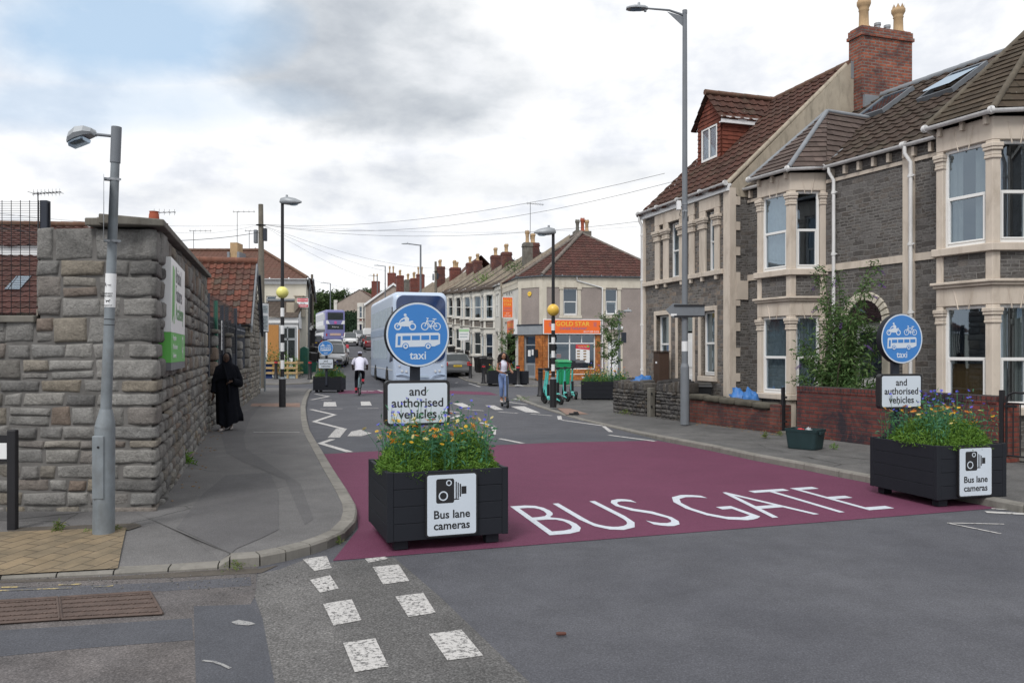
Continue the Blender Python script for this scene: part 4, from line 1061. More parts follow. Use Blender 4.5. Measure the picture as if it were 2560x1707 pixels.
def pot(mb,c,h=.62,r=.13,crown=True,m=0,n=16):
 x,y,z=c
 mb.lathe([(r*1.15,z),(r*1.15,z+.05*h),(r*.92,z+.1*h),(r*.86,z+.52*h),(r*1.0,z+.56*h),(r*.9,z+.6*h),(r*1.05,z+.66*h),(r*1.28,z+.74*h),(r*1.28,z+.84*h),(r*1.1,z+.86*h)],n,(x,y,0),m)
 mb.lathe([(r*1.0,z+.86*h),(r*.8,z+.7*h)],n,(x,y,0),m)
 if crown:
  for i in range(8):
   t=2*math.pi*i/8;c_,s_=math.cos(t),math.sin(t);rr_=r*1.14
   a=[(x+rr_*math.cos(t+q),y+rr_*math.sin(t+q))for q in(-.36,.36)]
   b=[(x+rr_*.84*math.cos(t+q),y+rr_*.84*math.sin(t+q))for q in(-.36,.36)]
   tip=(x+rr_*.93*c_,y+rr_*.93*s_,z+h)
   mb.add([(*a[0],z+.85*h),(*a[1],z+.85*h),(*b[1],z+.85*h),(*b[0],z+.85*h),tip],[(0,1,4),(1,2,4),(2,3,4),(3,0,4)],m)
def chimney(parent,x0,x1,y0,y1,z0,z1,m,pots,potm=None,ph=.62,corbel=True,n=16):
 mb=MB();mb.box(x0,x1,y0,y1,z0,z1-.24 if corbel else z1)
 if corbel:mb.box(x0-.04,x1+.04,y0-.04,y1+.04,z1-.24,z1-.16);mb.box(x0-.015,x1+.015,y0-.015,y1+.015,z1-.16,z1-.02);mb.box(x0+.02,x1-.02,y0+.02,y1-.02,z1-.02,z1+.02)
 ch=mb.build('chimney',m,parent)
 for p in pots:
  mb=MB();mb.lathe([(.2,z1),(.15,z1+.07)],10,(p[0],p[1],0));pot(mb,(p[0],p[1],z1+.03),ph*p[2]if len(p)>2 else ph,n=n);mb.build('chimney_pot',(p[3]if len(p)>3 else None)or potm or M_pot,ch)
 return ch
def bay(parent,x0,x1,pr,sp,zs,mc,mst,cur=('half','net'),far=False,steps=None,wname='window',glass=None):
# plan: wall, front-left, front-right, wall
 W0,A,B,W1=Vector((x0,0)),Vector((x0+sp,-pr)),Vector((x1-sp,-pr)),Vector((x1,0));P=[W0,A,B,W1]
 def off(o):
  out=[]
  for i,p in enumerate(P):
   ns=[]
   if i>0:d=(P[i]-P[i-1]).normalized();ns.append(Vector((d.y,-d.x)))
   if i<3:d=(P[i+1]-P[i]).normalized();ns.append(Vector((d.y,-d.x)))
   if len(ns)==1:q=p+ns[0]*o;
   else:b=(ns[0]+ns[1]).normalized();q=p+b*(o/b.dot(ns[0]))
   out.append((q.x,q.y))
  out[0]=(out[0][0],.02);out[3]=(out[3][0],.02)
  return out
 z=zs
 mb=MB();st=MB()
 st.prism(orient(off(-.02)),z['g'],z['s1']-.12);mb.prism(orient(off(.02)),z['g'],z['g']+.35)if z.get('plinth')else None
 mb.prism(orient(off(.07)),z['s1']-.12,z['s1'])
 mb.prism(orient(off(.0)),z['h1'],z['c1']);mb.prism(orient(off(.05)),z['c1'],z['c1']+.05);mb.prism(orient(off(.09)),z['c1']+.05,z['c1']+.10)
 st.prism(orient(off(-.025)),z['c1']+.10,z['s2']-.13)
 mb.prism(orient(off(.07)),z['s2']-.13,z['s2']);mb.prism(orient(off(.0)),z['h2'],z['e'])
 segs=[(W0,A),(A,B),(B,W1)]
 for(za,zb,cap)in((z['s1'],z['h1'],1),(z['s2'],z['h2'],1),(z['c1']+.10,z['s2']-.13,0),(z['g'],z['s1']-.12,0)):
  for i,p in enumerate(P):
   pts=[]
   d1=(P[i-1]-p).normalized()if i>0 else None;d2=(P[i+1]-p).normalized()if i<3 else None
   wv=.13 if i in(1,2)else.12
   def inn(d,s):nrm=Vector((d.y,-d.x))*s;return nrm
   if d1 is not None and d2 is not None:
    n1=Vector((-d1 .y,d1 .x));n2=Vector((d2 .y,-d2 .x));i1,i2=n1*-1,n2*-1
    b=(i1+i2).normalized()
    pts=[p+d1*wv,p,p+d2*wv,p+d2*wv+i2*.15,p+b*.2,p+d1*wv+i1*.15]
   elif d2 is not None:i2=Vector((-d2 .y,d2 .x));pts=[p,p+d2*wv,p+d2*wv+i2*.15,p+Vector((.0,.03))+i2*.15]
   else:i1=Vector((d1 .y,-d1 .x));pts=[p+d1*wv,p,p+Vector((0,.03))+i1*.15,p+d1*wv+i1*.15]
   pts=[tuple(q)for q in pts]
   mb.prism(orient(pts),za,zb)
   if cap:
    c=Vector((sum(q[0]for q in pts)/len(pts),sum(q[1]for q in pts)/len(pts)))
    for(k,a,b_)in((1.22,zb-.30,zb-.25),(1.15,zb-.25,zb-.17),(1.38,zb-.17,zb-.12),(1.5,zb-.12,zb-.05)):
     mb.prism(orient([tuple(c+(Vector(q)-c)*k)for q in pts]),a,b_)
# keystones
 if not far:
  for(a,b)in segs:
   d=(b-a).normalized();n_=Vector((d.y,-d.x));L=(b-a).length
   for(h0,h1)in((z['h1'],z['c1']-.04),(z['h2'],z['e']-.1)):
    for s in(-1,1):
     q0=a+d*(L/2+s*.09*L);q1=a+d*(L/2+s*.17*L)
     for(qq0,qq1)in((q0,q1),):
      w_=.012;mb.add([(*(qq0+d*-w_),h0-.06),(*(qq0+d*w_),h0-.06),(*(qq1+d*w_),h1),(*(qq1-d*w_),h1)]+[(*(qq0+d*-w_+n_*.014),h0-.06),(*(qq0+d*w_+n_*.014),h0-.06),(*(qq1+d*w_+n_*.014),h1),(*(qq1-d*w_+n_*.014),h1)],[(4,5,6,7),(0,4,7,3),(5,1,2,6)])
# segmental head
    mb.xprism([(0,0),(1,0),(1,1)],0,0)if False else None
 b_=mb.build('bay',mc,parent,bevel=0 if far else.012,seg=1);build_each(st,'stone_panel',mst,b_)
 for si,(a,b)in enumerate(segs):
  d=(b-a).normalized();L=(b-a).length;i_=Vector((-d.y,d.x));ang=math.atan2(d.y,d.x)
  for lv,(za,zb)in enumerate(((z['s1'],z['h1']),(z['s2'],z['h2']))):
   q=a+d*.125+i_*.07;c_=cur[lv]if not isinstance(cur[lv],(tuple,list))else cur[lv][si]
   window(parent,(q.x,q.y,za),ang,L-.25,zb-za,.5 if lv else.47,c_,far=far,name=wname,glass=glass)
 return P
FLAT=[(0,0),(.5,.15),(1,0)]
def bayroof(parent,x0,x1,pr,sp,ze,yr0,yr1,zr,m2,m,mr):
# hipped roof over a bay, running back into the main slope
 o=.13;cx=(x0+x1)/2
 E0,E1_,E2,E3=(x0-.13,-.14,ze),(x0+sp-.10,-pr-o,ze),(x1-sp+.10,-pr-o,ze),(x1+.13,-.14,ze)
 R0,R1=(cx,yr0,zr),(cx,yr1,zr);mb=MB()
 dn=Vector((0,0,-.04))
 for f_ in((E1_,E2,R0),(E2,E3,R0),(E3,R1,R0),(E0,E1_,R0),(R1,E0,R0)):mb.poly([tuple(Vector(p_)+dn)for p_ in f_])
 rf=mb.build('bay_roof',m,parent)
 for a,b,c in((E1_,E2,R0),(E2,E3,R0),(E3,R1,R0)):
  a,b,c=Vector(a),Vector(b),Vector(c);ex=(b-a).normalized();ft=a+ex*((c-a).dot(ex));al_=(c-a).dot(ex)
  if c is not None and abs(b.z-a.z)>.5:
   ex=Vector((0,1,0));nn_=(b-a).cross(c-a).normalized();ey=nn_.cross(ex).normalized();q_=lambda p_:((p_-a).dot(ex),(p_-a).dot(ey))
   tile_roof('bay_tiles',rf,m2 or m,a,ex,ey,[q_(a),q_(b),q_(c)],.19,.17,.004,.022,FLAT)
  else:tile_roof('bay_tiles',rf,m2 or m,a,ex,c-ft,[(0,0),((b-a).length,0),(al_,(c-ft).length)],.19,.17,.004,.022,FLAT)
 mb=MB()
 for a,b in((E1_,R0),(E2,R0),(R0,R1),(E3,R1)):mb.tube([a,b],.055,6)
 mb.build('hip_capping',mr,rf)
# ---------------------------------------------------------------- right-hand houses
ZS=dict(g=.1,s1=.80,h1=2.47,c1=2.78,s2=3.46,h2=5.12,e=5.50)
O2=Vector((5.66,19.41,0));RZ2=math.atan2(-.914,.407)
def stone_house(E,wd,roofm,br,pots,curs,skyl,last=False):
 mb=MB();wallholes(mb,0,wd,0,5.62,[(3.05,3.92,.2,2.3)],0,.25);mb.quad((wd,0,0),(wd,6.5,0),(wd,6.5,5.6),(wd,0,5.6));mb.quad((0,6.5,0),(0,0,0),(0,0,5.6),(0,6.5,5.6));mb.build('wall',M_rub2,E)
 bay(E,.8,2.45,.7,.31,ZS,M_cream,M_rub2,curs)
 mb=MB()
 mb.box(2.47,wd-.10,-.03,.0,3.40,3.54);mb.box(-.02,.78,-.03,0,3.40,3.54);mb.box(2.47,wd,-.03,0,5.26,5.33);mb.box(0,.78,-.03,0,5.26,5.33)
 x=.1
 while x<wd:
  if x<.75 or x>2.5:mb.box(x,x+.06,-.09,0,5.36,5.53)
  x+=.36
 for(a,b)in((1.16,1.26),(1.58,1.68),(2.0,2.1)):mb.box(a+.02,b-.02,-.77,-.70,5.38,5.52)
 build_each(mb,'stone_band',M_cream,E)
 mb=MB();mb.box(wd-.12,wd+.12,-.05,.0,.1,5.6);mb.build('pilaster',M_cream,E)
# arched doorway
 cx,rr_=3.485,.435;mb=MB();n=14
 for i in range(n):
  t0,t1=math.pi*i/n+.02,math.pi*(i+1)/n-.02;ro=rr_+.17
  pts=[(cx+rr_*math.cos(t0),2.3+rr_*math.sin(t0)),(cx+ro*math.cos(t0),2.3+ro*math.sin(t0)),(cx+ro*math.cos(t1),2.3+ro*math.sin(t1)),(cx+rr_*math.cos(t1),2.3+rr_*math.sin(t1))]
  mb.xprism(pts,-.055,-.005)
 mb.box(cx-rr_-.17,cx-rr_,-.055,-.004,.2,2.2);mb.box(cx+rr_,cx+rr_+.17,-.055,-.004,.2,2.2);mb.box(cx-rr_-.2,cx-rr_+.02,-.08,-.004,2.2,2.3);mb.box(cx+rr_-.02,cx+rr_+.2,-.08,-.004,2.2,2.3)
 ar=mb.build('door_surround',M_gs,E,bevel=.008,seg=1)
 mb=MB();mb.xprism([(cx+rr_*math.cos(math.pi*i/n),2.3+rr_*math.sin(math.pi*i/n))for i in range(n+1)],-.03,-.004);mb.build('fanlight',M_glassd,ar)
 mb=MB();mb.box(3.05,3.92,.16,.2,.2,2.3);d=mb.build('door',M_upvc,E);mb=MB();mb.box(3.2,3.77,.145,.159,1.2,2.1);mb.build('door_pane',M_glassd,d);mb=MB();mb.box(3.82,3.86,.12,.158,1.05,1.2);mb.build('handle',M_black,d)
 gutter(E,[(-.05,-.14,5.60),(.72,-.14,5.60),(1.02,-.86,5.56),(2.23,-.86,5.56),(2.53,-.14,5.60),(wd,-.14,5.60)])
 mb=MB();mb.box(2.5,wd,-.10,.02,5.545,5.62);mb.box(0,.75,-.10,.02,5.545,5.62);build_each(mb,'fascia',M_blackp,E)
 downpipe(E,[(2.66,-.14,5.55),(2.66,-.14,5.45),(2.72,-.07,5.28),(2.72,-.07,.15)]);downpipe(E,[(wd+.02,-.16,5.55),(wd+.02,-.16,5.42),(wd+.10,-.10,5.25),(wd+.10,-.10,.15)])
 sl=Vector((0,3.75,2.50));L=sl.length
 if skyl is not None:
  tile_roof('roof',E,roofm,(0,-.15,5.58),(1,0,0),(0,3.75,2.5),[(0,0),(wd+.02,0),(wd+.02,L),(0,L)])
 mb=MB();mb.quad((0,-.13,5.56),(wd,-.13,5.56),(wd,3.6,8.05),(0,3.6,8.05));mb.quad((wd,3.6,8.05),(wd,7.2,5.6),(0,7.2,5.6),(0,3.6,8.05));mb.build('rear_roof',M_tr2,E)
 ridgeline(E,[(0,3.6,8.10),(wd,3.6,8.10)],M_lead if not last else M_ridge,.09)
 bayroof(E,.8,2.45,.7,.31,5.58,*br)
 ny=Vector((0,-2.5,3.75)).normalized()
 for(x0,x1,b0,b1,opn)in skyl or[]:
  def rp(x,b,up):q=Vector((x,-.15,5.58))+sl.normalized()*b+ny*up;return tuple(q)
  mb=MB()
  for(a,b,c,d)in((x0,x1,b0,b0+.06),(x0,x1,b1-.06,b1),(x0,x0+.06,b0+.06,b1-.06),(x1-.06,x1,b0+.06,b1-.06)):
   vs=[rp(a,c,.02),rp(b,c,.02),rp(b,d,.02),rp(a,d,.02),rp(a,c,.12),rp(b,c,.12+opn*c*0),rp(b,d,.12),rp(a,d,.12)]
   mb.add(vs,[(4,5,6,7),(0,1,5,4),(1,2,6,5),(2,3,7,6),(3,0,4,7)])
  sk=mb.build('skylight',M_lampg,E);mb=MB();mb.quad(rp(x0+.05,b0+.05,.10+opn),rp(x1-.05,b0+.05,.10+opn),rp(x1-.05,b1-.05,.10),rp(x0+.05,b1-.05,.10));mb.build('pane',M_skypane,sk)
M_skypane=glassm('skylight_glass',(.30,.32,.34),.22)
M_tb1=tiles('bay_tile',[(.07,.052,.046),(.10,.075,.066),(.084,.063,.057),(.125,.093,.082)],.2);M_tb2=tiles('mossy_tile',[(.045,.034,.024),(.07,.052,.036),(.055,.043,.03),(.09,.07,.05)],.5,(.03,.026,.018))
h2=empty('terraced_house',O2,RZ2,'dark stone bay house with a grey leaded bay roof behind the purple-flowered bush','house','stone terraced houses on the right')
stone_house(h2,4.52,M_t2,(.85,2.3,7.12,M_tb1,M_trs,M_lead),[],(('net','net','net'),('half','net',None)),[(1.2,2.05,2.75,3.95,.0),(3.05,3.9,2.6,3.9,.12)])
h3=empty('terraced_house',O2+Vector((.407,-.914,0))*4.52,RZ2,'dark stone bay house with a mossy brown bay roof, beside the iron gate','house','stone terraced houses on the right')
stone_house(h3,4.52,M_t2,(1.75,3.45,7.95,M_tb2,M_trd,plain('mossy_ridge',(.10,.085,.065),.9,.35,6,40,.6)),[],(('half','ply','half'),('net','half',None)),[(.15,.75,2.6,3.7,.0)],True)
# house 1 (nearest the side street)
O1=Vector((3.84,23.52,0));RZ1=math.atan2(-.9525,.3045)
h1=empty('end_house',O1,RZ1,'stone end house with a red tile-hung dormer and a big brick chimney','house')
H1W=4.47
holes=[(.98,1.22,3.68,5.2),(1.48,2.1,3.68,5.2),(2.36,2.6,3.68,5.2),(3.4,3.82,3.68,5.2),(.74,1.5,1.12,2.72),(1.95,2.75,.2,2.72),(3.12,3.80,1.12,2.72)]
mb=MB();wallholes(mb,0,H1W,0,5.72,holes,0,.22);mb.build('front_wall',M_rub1,h1)
mb=MB();mb.quad((0,7,0),(0,0,0),(0,0,5.7),(0,7,5.7));mb.poly([(0,7,5.7),(0,0,5.7),(0,3.43,8.8)]);mb.quad((0,7,0),(H1W,7,0),(H1W,7,5.7),(0,7,5.7));mb.build('gable_wall',M_beige,h1,fix=True)
mb=MB();mb.box(H1W-.2,H1W,.0,.9,0,5.6);mb.build('side_wall',M_rub2,h1)
mb=MB();mb.xprism([(0,0),(1,0),(1,1)],0,0)if False else None
def yz(pts,xa,xb,m=0):
 n=len(pts);vs=[(xa,p[0],p[1])for p in pts]+[(xb,p[0],p[1])for p in pts]
 mb.add(vs,[tuple(reversed(range(n))),tuple(range(n,2*n))]+[(i,(i+1)%n,n+(i+1)%n,n+i)for i in range(n)],m)
yz([(-.05,5.62),(.2,5.4),(6.9,5.4),(3.43,8.93)],H1W-.18,H1W+.02);mb.build('party_wall',M_beige,h1,fix=True)
mb=MB()
for x0,x1 in((.74,.98),(1.22,1.48),(2.1,2.36),(2.6,2.84),(3.12,3.4),(3.82,4.02)):
 mb.box(x0,x1,-.06,.0,3.70,5.22)
 for(o_,a,b)in((.03,4.78,4.83),(.02,4.83,4.93),(.05,4.93,4.98),(.07,4.98,5.06)):mb.box(x0-o_,x1+o_,-.07-o_,-.0,a,b)
mb.box(.72,2.86,-.055,.0,5.22,5.52);mb.box(3.10,4.04,-.055,0,5.22,5.52)
mb.box(.05,H1W-.25,-.10,.0,3.58,3.70)
for x in(.85,1.35,2.22,2.7,3.25,3.9):mb.box(x-.05,x+.05,-.08,0,3.47,3.58)
for x0,x1,zb,side in((.74,1.5,1.12,1),(3.12,3.80,1.12,1),(1.95,2.75,.2,0)):
 mb.box(x0-.1,x0,-.035,.2,zb-.02 if side else zb,2.84);mb.box(x1,x1+.08,-.035,.2,zb-.02 if side else zb,2.84);mb.box(x0,x1,-.035,.2,2.72,2.84)
 if side:mb.box(x0-.1,x1+.08,-.05,.2,zb-.15,zb-.021)
build_each(mb,'stone_dressing',M_cream,h1,bevel=.01,seg=1)
mb=MB();mb.box(H1W-.25,H1W+.0,-.05,-.0,.1,5.6);mb.box(H1W,H1W+.03,-.05,.12,.1,5.6)
for i in range(9):mb.box(H1W,H1W+.028,.12,.24,.4+i*.6,.6+i*.6)
mb.box(H1W,H1W+.04,.12,.45,2.95,3.4);mb.box(0,.1,-.05,0,.1,5.6)
build_each(mb,'corner_pilaster',M_cream,h1)
for(a,b,c,d)in holes:
 if c>3:window(h1,(a,.10,c),0,b-a,d-c,.5,'blind' if a==1.48 else 'netdark' if a>3 else None,bar=.045)
 elif c>1:window(h1,(a,.12,c),0,b-a,d-c,.5,'blind',bar=.05)
mb=MB();mb.box(1.95,2.75,.14,.2,.2,2.2);d=mb.build('door',M_upvc,h1);mb=MB();mb.box(2.05,2.65,.128,.139,1.3,2.0);mb.box(2.05,2.65,.128,.139,.4,1.1);build_each(mb,'door_panel',M_wht,d,bevel=.01);mb=MB();mb.tube([(2.66,.135,1.2),(2.66,.08,1.2),(2.60,.08,1.2)],.012,6);mb.build('handle',M_alu,d)
mb=MB();mb.box(1.95,2.75,.14,.18,2.25,2.7);mb.build('fanlight',M_glassd,d)
gutter(h1,[(-.1,-.16,5.72),(H1W,-.16,5.72)]);mb=MB();mb.box(-.05,H1W+.02,-.10,-.0,5.53,5.70);mb.build('fascia',M_wht,h1)
downpipe(h1,[(-.04,-.14,5.66),(-.04,-.14,5.5),(-.04,-.05,5.35),(-.04,-.05,.15)],.045)
sl=Vector((0,3.6,3.31));L1=sl.length
tile_roof('roof',h1,M_t1,(-.15,-.17,5.62),(1,0,0),(0,3.6,3.31),[(0,0),(H1W-.02+.15,0),(H1W-.02+.15,L1),(0,L1)],.30,.31)
mb=MB();mb.quad((0,3.43,8.83),(H1W,3.43,8.83),(H1W,7.2,5.5),(0,7.2,5.5));mb.quad((0,-.1,5.6),(H1W,-.1,5.6),(H1W,3.43,8.80),(0,3.43,8.80));mb.build('rear_roof',M_tr1,h1)
ridgeline(h1,[(-.1,3.43,8.92),(H1W,3.43,8.92)],M_ridge,.10)
ridgeline(h1,[(H1W-.05,-.05,5.72),(H1W-.05,3.4,8.92)],M_beige,.06,'verge')
ch=chimney(h1,4.32,4.78,3.52,5.07,7.4,9.77,M_brickch,[(4.55,3.78,1.1),(4.55,4.85,1.0)],ph=.74)
mb=MB();mb.lathe([(.07,0),(.07,.14)],12,(4.55,4.2,9.79));mb.lathe([(.085,.14),(.085,.2)],12,(4.55,4.2,9.79));mb.lathe([(.07,0),(.07,.12)],12,(4.55,4.5,9.79));mb.lathe([(.085,.12),(.085,.18)],12,(4.55,4.5,9.79));mb.build('flue_cowl',M_alu,ch)
mb=MB();mb.box(4.25,4.5,3.44,3.53,8.55,8.98);mb.box(4.70,4.86,3.55,5.1,7.75,8.05);mb.build('flashing',M_lead,ch)
# dormer
dz0,dze,dza,dy,dx0,dx1=6.93,8.18,8.86,1.36,.72,1.92
dm=MB();dm.poly([(dx0,dy,dz0),(dx1,dy,dz0),(dx1,dy,dze),((dx0+dx1)/2,dy,dza),(dx0,dy,dze)])
dm.poly([(dx1,dy,dz0),(dx1,dy+1.4,dze),(dx1,dy,dze)]);dm.poly([(dx0,dy,dz0),(dx0,dy,dze),(dx0,dy+1.4,dze)])
dmo=dm.build('dormer',M_hang,h1)
flat=[(0,0),(.5,.15),(1,0)]
tile_roof('hung_tiles',dmo,M_hang,(dx1+.015,dy,dz0-.05),(0,1,0),(0,0,1),[(0,0.05),(1.42,1.33),(0,1.33)],.17,.115,.004,.022,flat)
hw=(dx1-dx0)
for pl in([(0,1.06),(hw,1.06),(hw,1.25),(hw/2,1.93),(0,1.25)],[(0,0),(hw,0),(hw,.12),(0,.12)],[(0,.12),(.18,.12),(.18,1.06),(0,1.06)],[(hw-.18,.12),(hw,.12),(hw,1.06),(hw-.18,1.06)]):
 tile_roof('hung_tiles',dmo,M_hang,(dx0,dy-.015,dz0),(1,0,0),(0,0,1),pl,.17,.115,.004,.022,flat)
window(dmo,(dx0+.19,dy-.03,dz0+.13),0,hw-.38,.93,0,'net',mull=(.5,))
cxd=(dx0+dx1)/2;o_=.16
for s_ in(1,-1):
 ex_=(0,1,0)if s_>0 else(0,-1,0);ov=Vector((hw/2+o_,0,dza-dze+.19));ln=math.hypot(hw/2+o_,(dza-dze)+.19)
 st_=(cxd+s_*(hw/2+o_),dy-.15 if s_>0 else dy+2.6,dze-.16)
 pl=[(0,0),(1.75,0),(2.7,ln),(0,ln)]if s_>0 else[(2.75,0),(1.0,0),(.05,ln),(2.75,ln)]
 tile_roof('dormer_roof',dmo,M_t1,st_,ex_,(-s_*(hw/2+o_),0,dza-dze+.19),pl,.28,.28)
ridgeline(dmo,[(cxd,dy-.15,dza+.09),(cxd,dy+2.4,dza+.09)],M_ridge,.08)
mb=MB();mb.box(dx1+.12,dx1+.15,dy-.1,dy+1.5,dze-.26,dze-.08);mb.box(dx1+.02,dx1+.12,dy-.1,dy+1.35,dze-.25,dze-.22);mb.build('fascia',M_wht,dmo)
# wooden board box by the ground-floor window
wb=empty('brown_cabinet',h1 .matrix_basis@Vector((1.62,-.32,.62)),RZ1,'tall brown cabinet standing by the end house window','cabinet')
mb=MB();mb.box(-.17,.17,-.15,.15,0,1.08);mb.build('body',plain('brown_board',(.055,.032,.022),.7,.2,3),wb,bevel=.01);mb=MB();mb.box(-.2,.2,-.17,.17,1.082,1.11);mb.build('top',MATS['brown_board'],wb)
mb=MB();mb.obox((-.0,-.152,.8),(.09,.004,.05));mb.build('label_plate',M_wht,wb)
# ---------------------------------------------------------------- garden walls on the right
NW=Vector((.914,.407));UW=Vector((.407,-.914))
def wr(px,D=11.48):
 k=(px-1280)/F;Y=D/(.914*k+.407);return Vector((k*Y,Y))
AW=math.atan2(UW.y,UW.x)
def rubwall(name,label,a,b,zt,th=.36):
 e=empty(name,(*a,0),0,label,'garden wall','rough stone garden walls');mb=MB();r=random.Random(int(a.x*100))
 cs=courses(.04,zt-.2,.06,.13,r)
 blockwall(mb,a,b,cs,-NW,.11,.3,.04,r,gap=.012);blockwall(mb,a+NW*th,a,cs,-UW,.11,.2,.04,r,gap=.012);blockwall(mb,b,b+NW*th,cs,UW,.11,.2,.04,r,gap=.012)
 under(mb.build('stone_face',M_block2),e)
 mb=MB();q=[a+NW*.02+UW*.02,b+NW*.02-UW*.02,b+NW*(th-.02)-UW*.02,a+NW*(th-.02)+UW*.02];mb.prism(orient([tuple(v)for v in q]),-.1,zt-.19);under(mb.build('wall_core',M_mortar),e)
 mb=MB();L=(b-a).length;t=0
 while t<L-.03:
  w_=r.uniform(.06,.12);rblock(mb,a+UW*t-NW*.02,UW,NW,w_,th+.05,zt-.21,zt+r.uniform(-.06,.09),r,.025);t+=w_*.97
 under(mb.build('upright_coping',M_block2),e);return e
rubwall('garden_wall','short piece of rough stone garden wall left of the narrow gate gap',wr(1534),wr(1612),.92)
rubwall('garden_wall','short rough stone garden wall just left of the tall lamp post',wr(1642),wr(1712),.93)
q=wr(1621);gp=empty('gate_pillar',(*q,0),AW,'concrete gate pillar between the two rough stone garden walls','gate pillar')
mb=MB();mb.box(-.07,.07,0,.16,0,.80);mb.build('shaft',M_cope,gp,bevel=.015);mb=MB();mb.box(.075,.09,.03,.06,.3,.36);mb.box(.075,.09,.03,.06,.62,.68);mb.build('hinge',M_black,gp)
def brickwall(name,label,a,b,z0,z1,m,cope,th=.23):
 e=empty(name,(*a,0),AW,label,'garden wall');L=(b-a).length;mb=MB()
 mb.add([(0,0,0),(L,0,0),(L,th,0),(0,th,0),(0,0,z0),(L,0,z1),(L,th,z1),(0,th,z0)],[(3,2,1,0),(4,5,6,7),(0,1,5,4),(1,2,6,5),(2,3,7,6),(3,0,4,7)])
 mb.build('brickwork',m,e);r=random.Random(5)
 if cope=='stone':
  mb=MB();n=5
  for i in range(n):
   za,zb=z0+(z1-z0)*i/n,z0+(z1-z0)*(i+1)/n;rblock(mb,Vector((L*i/n,-.06)),Vector((1,0)),Vector((0,1)),L/n-.01,th+.12,(za+zb)/2,(za+zb)/2+.14,r,.055)
  mb.build('coping',plain('mossy_coping',(.085,.078,.062),.95,.35,5,50,.7,dirt=.5),e)
 else:
  mb=MB();n=int(L/.078)
  for i in range(n):mb.box(L*i/n+.004,L*(i+1)/n-.004,-.012,th+.012,z0+.002,z0+.115)
  mb.build('soldier_course',M_brickd,e,bevel=.004,seg=1)
 return e
bw=brickwall('brick_wall','low red brick wall with rounded mossy coping beside the tall lamp post',wr(1724),wr(1928),.60,.52,M_brick,'stone')
q=wr(1928);mb=MB();mb.box((q-wr(1724)).length+.003,(q-wr(1724)).length+.28,-.03,.26,0,.64);mb.build('end_pier',M_brick,bw)
bw2=brickwall('brick_wall','taller dark red brick wall with soldier-course top behind the right planter',wr(1992),wr(2491),.93,.93,M_brickd,'brick')
mb=MB();L2=(wr(2491)-wr(1992)).length;mb.box(L2+.003,L2+.18,0.0,.25,0,.95);mb.build('end_pier',M_brickn,bw2)
q=wr(1953)+NW*.05;pp=empty('gate_post',(*q,0),AW,'black iron gate post at the end of the low red brick wall','gate post');mb=MB();mb.box(-.03,.03,-.03,.03,0,1.0);mb.build('post',M_black,pp,bevel=.006);mb=MB();mb.box(.03,.10,-.012,.012,.78,.82);mb.box(.03,.10,-.012,.012,.30,.34);mb.build('latch',M_black,pp)
a=wr(1962);b=wr(1990);st=empty('doorstep',(*a,0),AW,'stone step in the gap between the two brick walls','step');mb=MB();mb.box(-.1,(b-a).length+.05,-.05,.5,0,.13);mb.build('slab',M_cope,st,bevel=.015)
# iron gate at the right edge
a=wr(2505);gt=empty('iron_gate',(*a,.09),AW,'black iron bar gate by the brick wall at the right edge','gate')
mb=MB();mb.box(-.03,.03,-.03,.03,0,1.05);mb.build('post',M_black,gt,bevel=.006)
mb=MB();mb.tube([(.07,0,.08),(.07,0,.92),(.10,0,.99),(.18,0,1.02),(1.1,0,1.02)],.016,8);mb.tube([(.07,0,.1),(1.1,0,.1)],.014,6);mb.tube([(.07,0,.86),(1.1,0,.86)],.014,6);mb.build('frame',M_black,gt)
mb=MB()
for i in range(9):mb.tube([(.17+.105*i,0,.1),(.17+.105*i,0,.86)],.009,6)
mb.build('bars',M_black,gt);mb=MB();mb.box(.05,.22,-.02,.01,.80,.84);mb.build('latch',M_black,gt)
sheet('ground',[tuple(wr(1540)+NW*.3),tuple(wr(2491)+NW*.2),(9.5,9.5),(11,18),(6,28)],plain('garden_concrete',(.13,.125,.115),.95,.3,2,40,.5),.095)
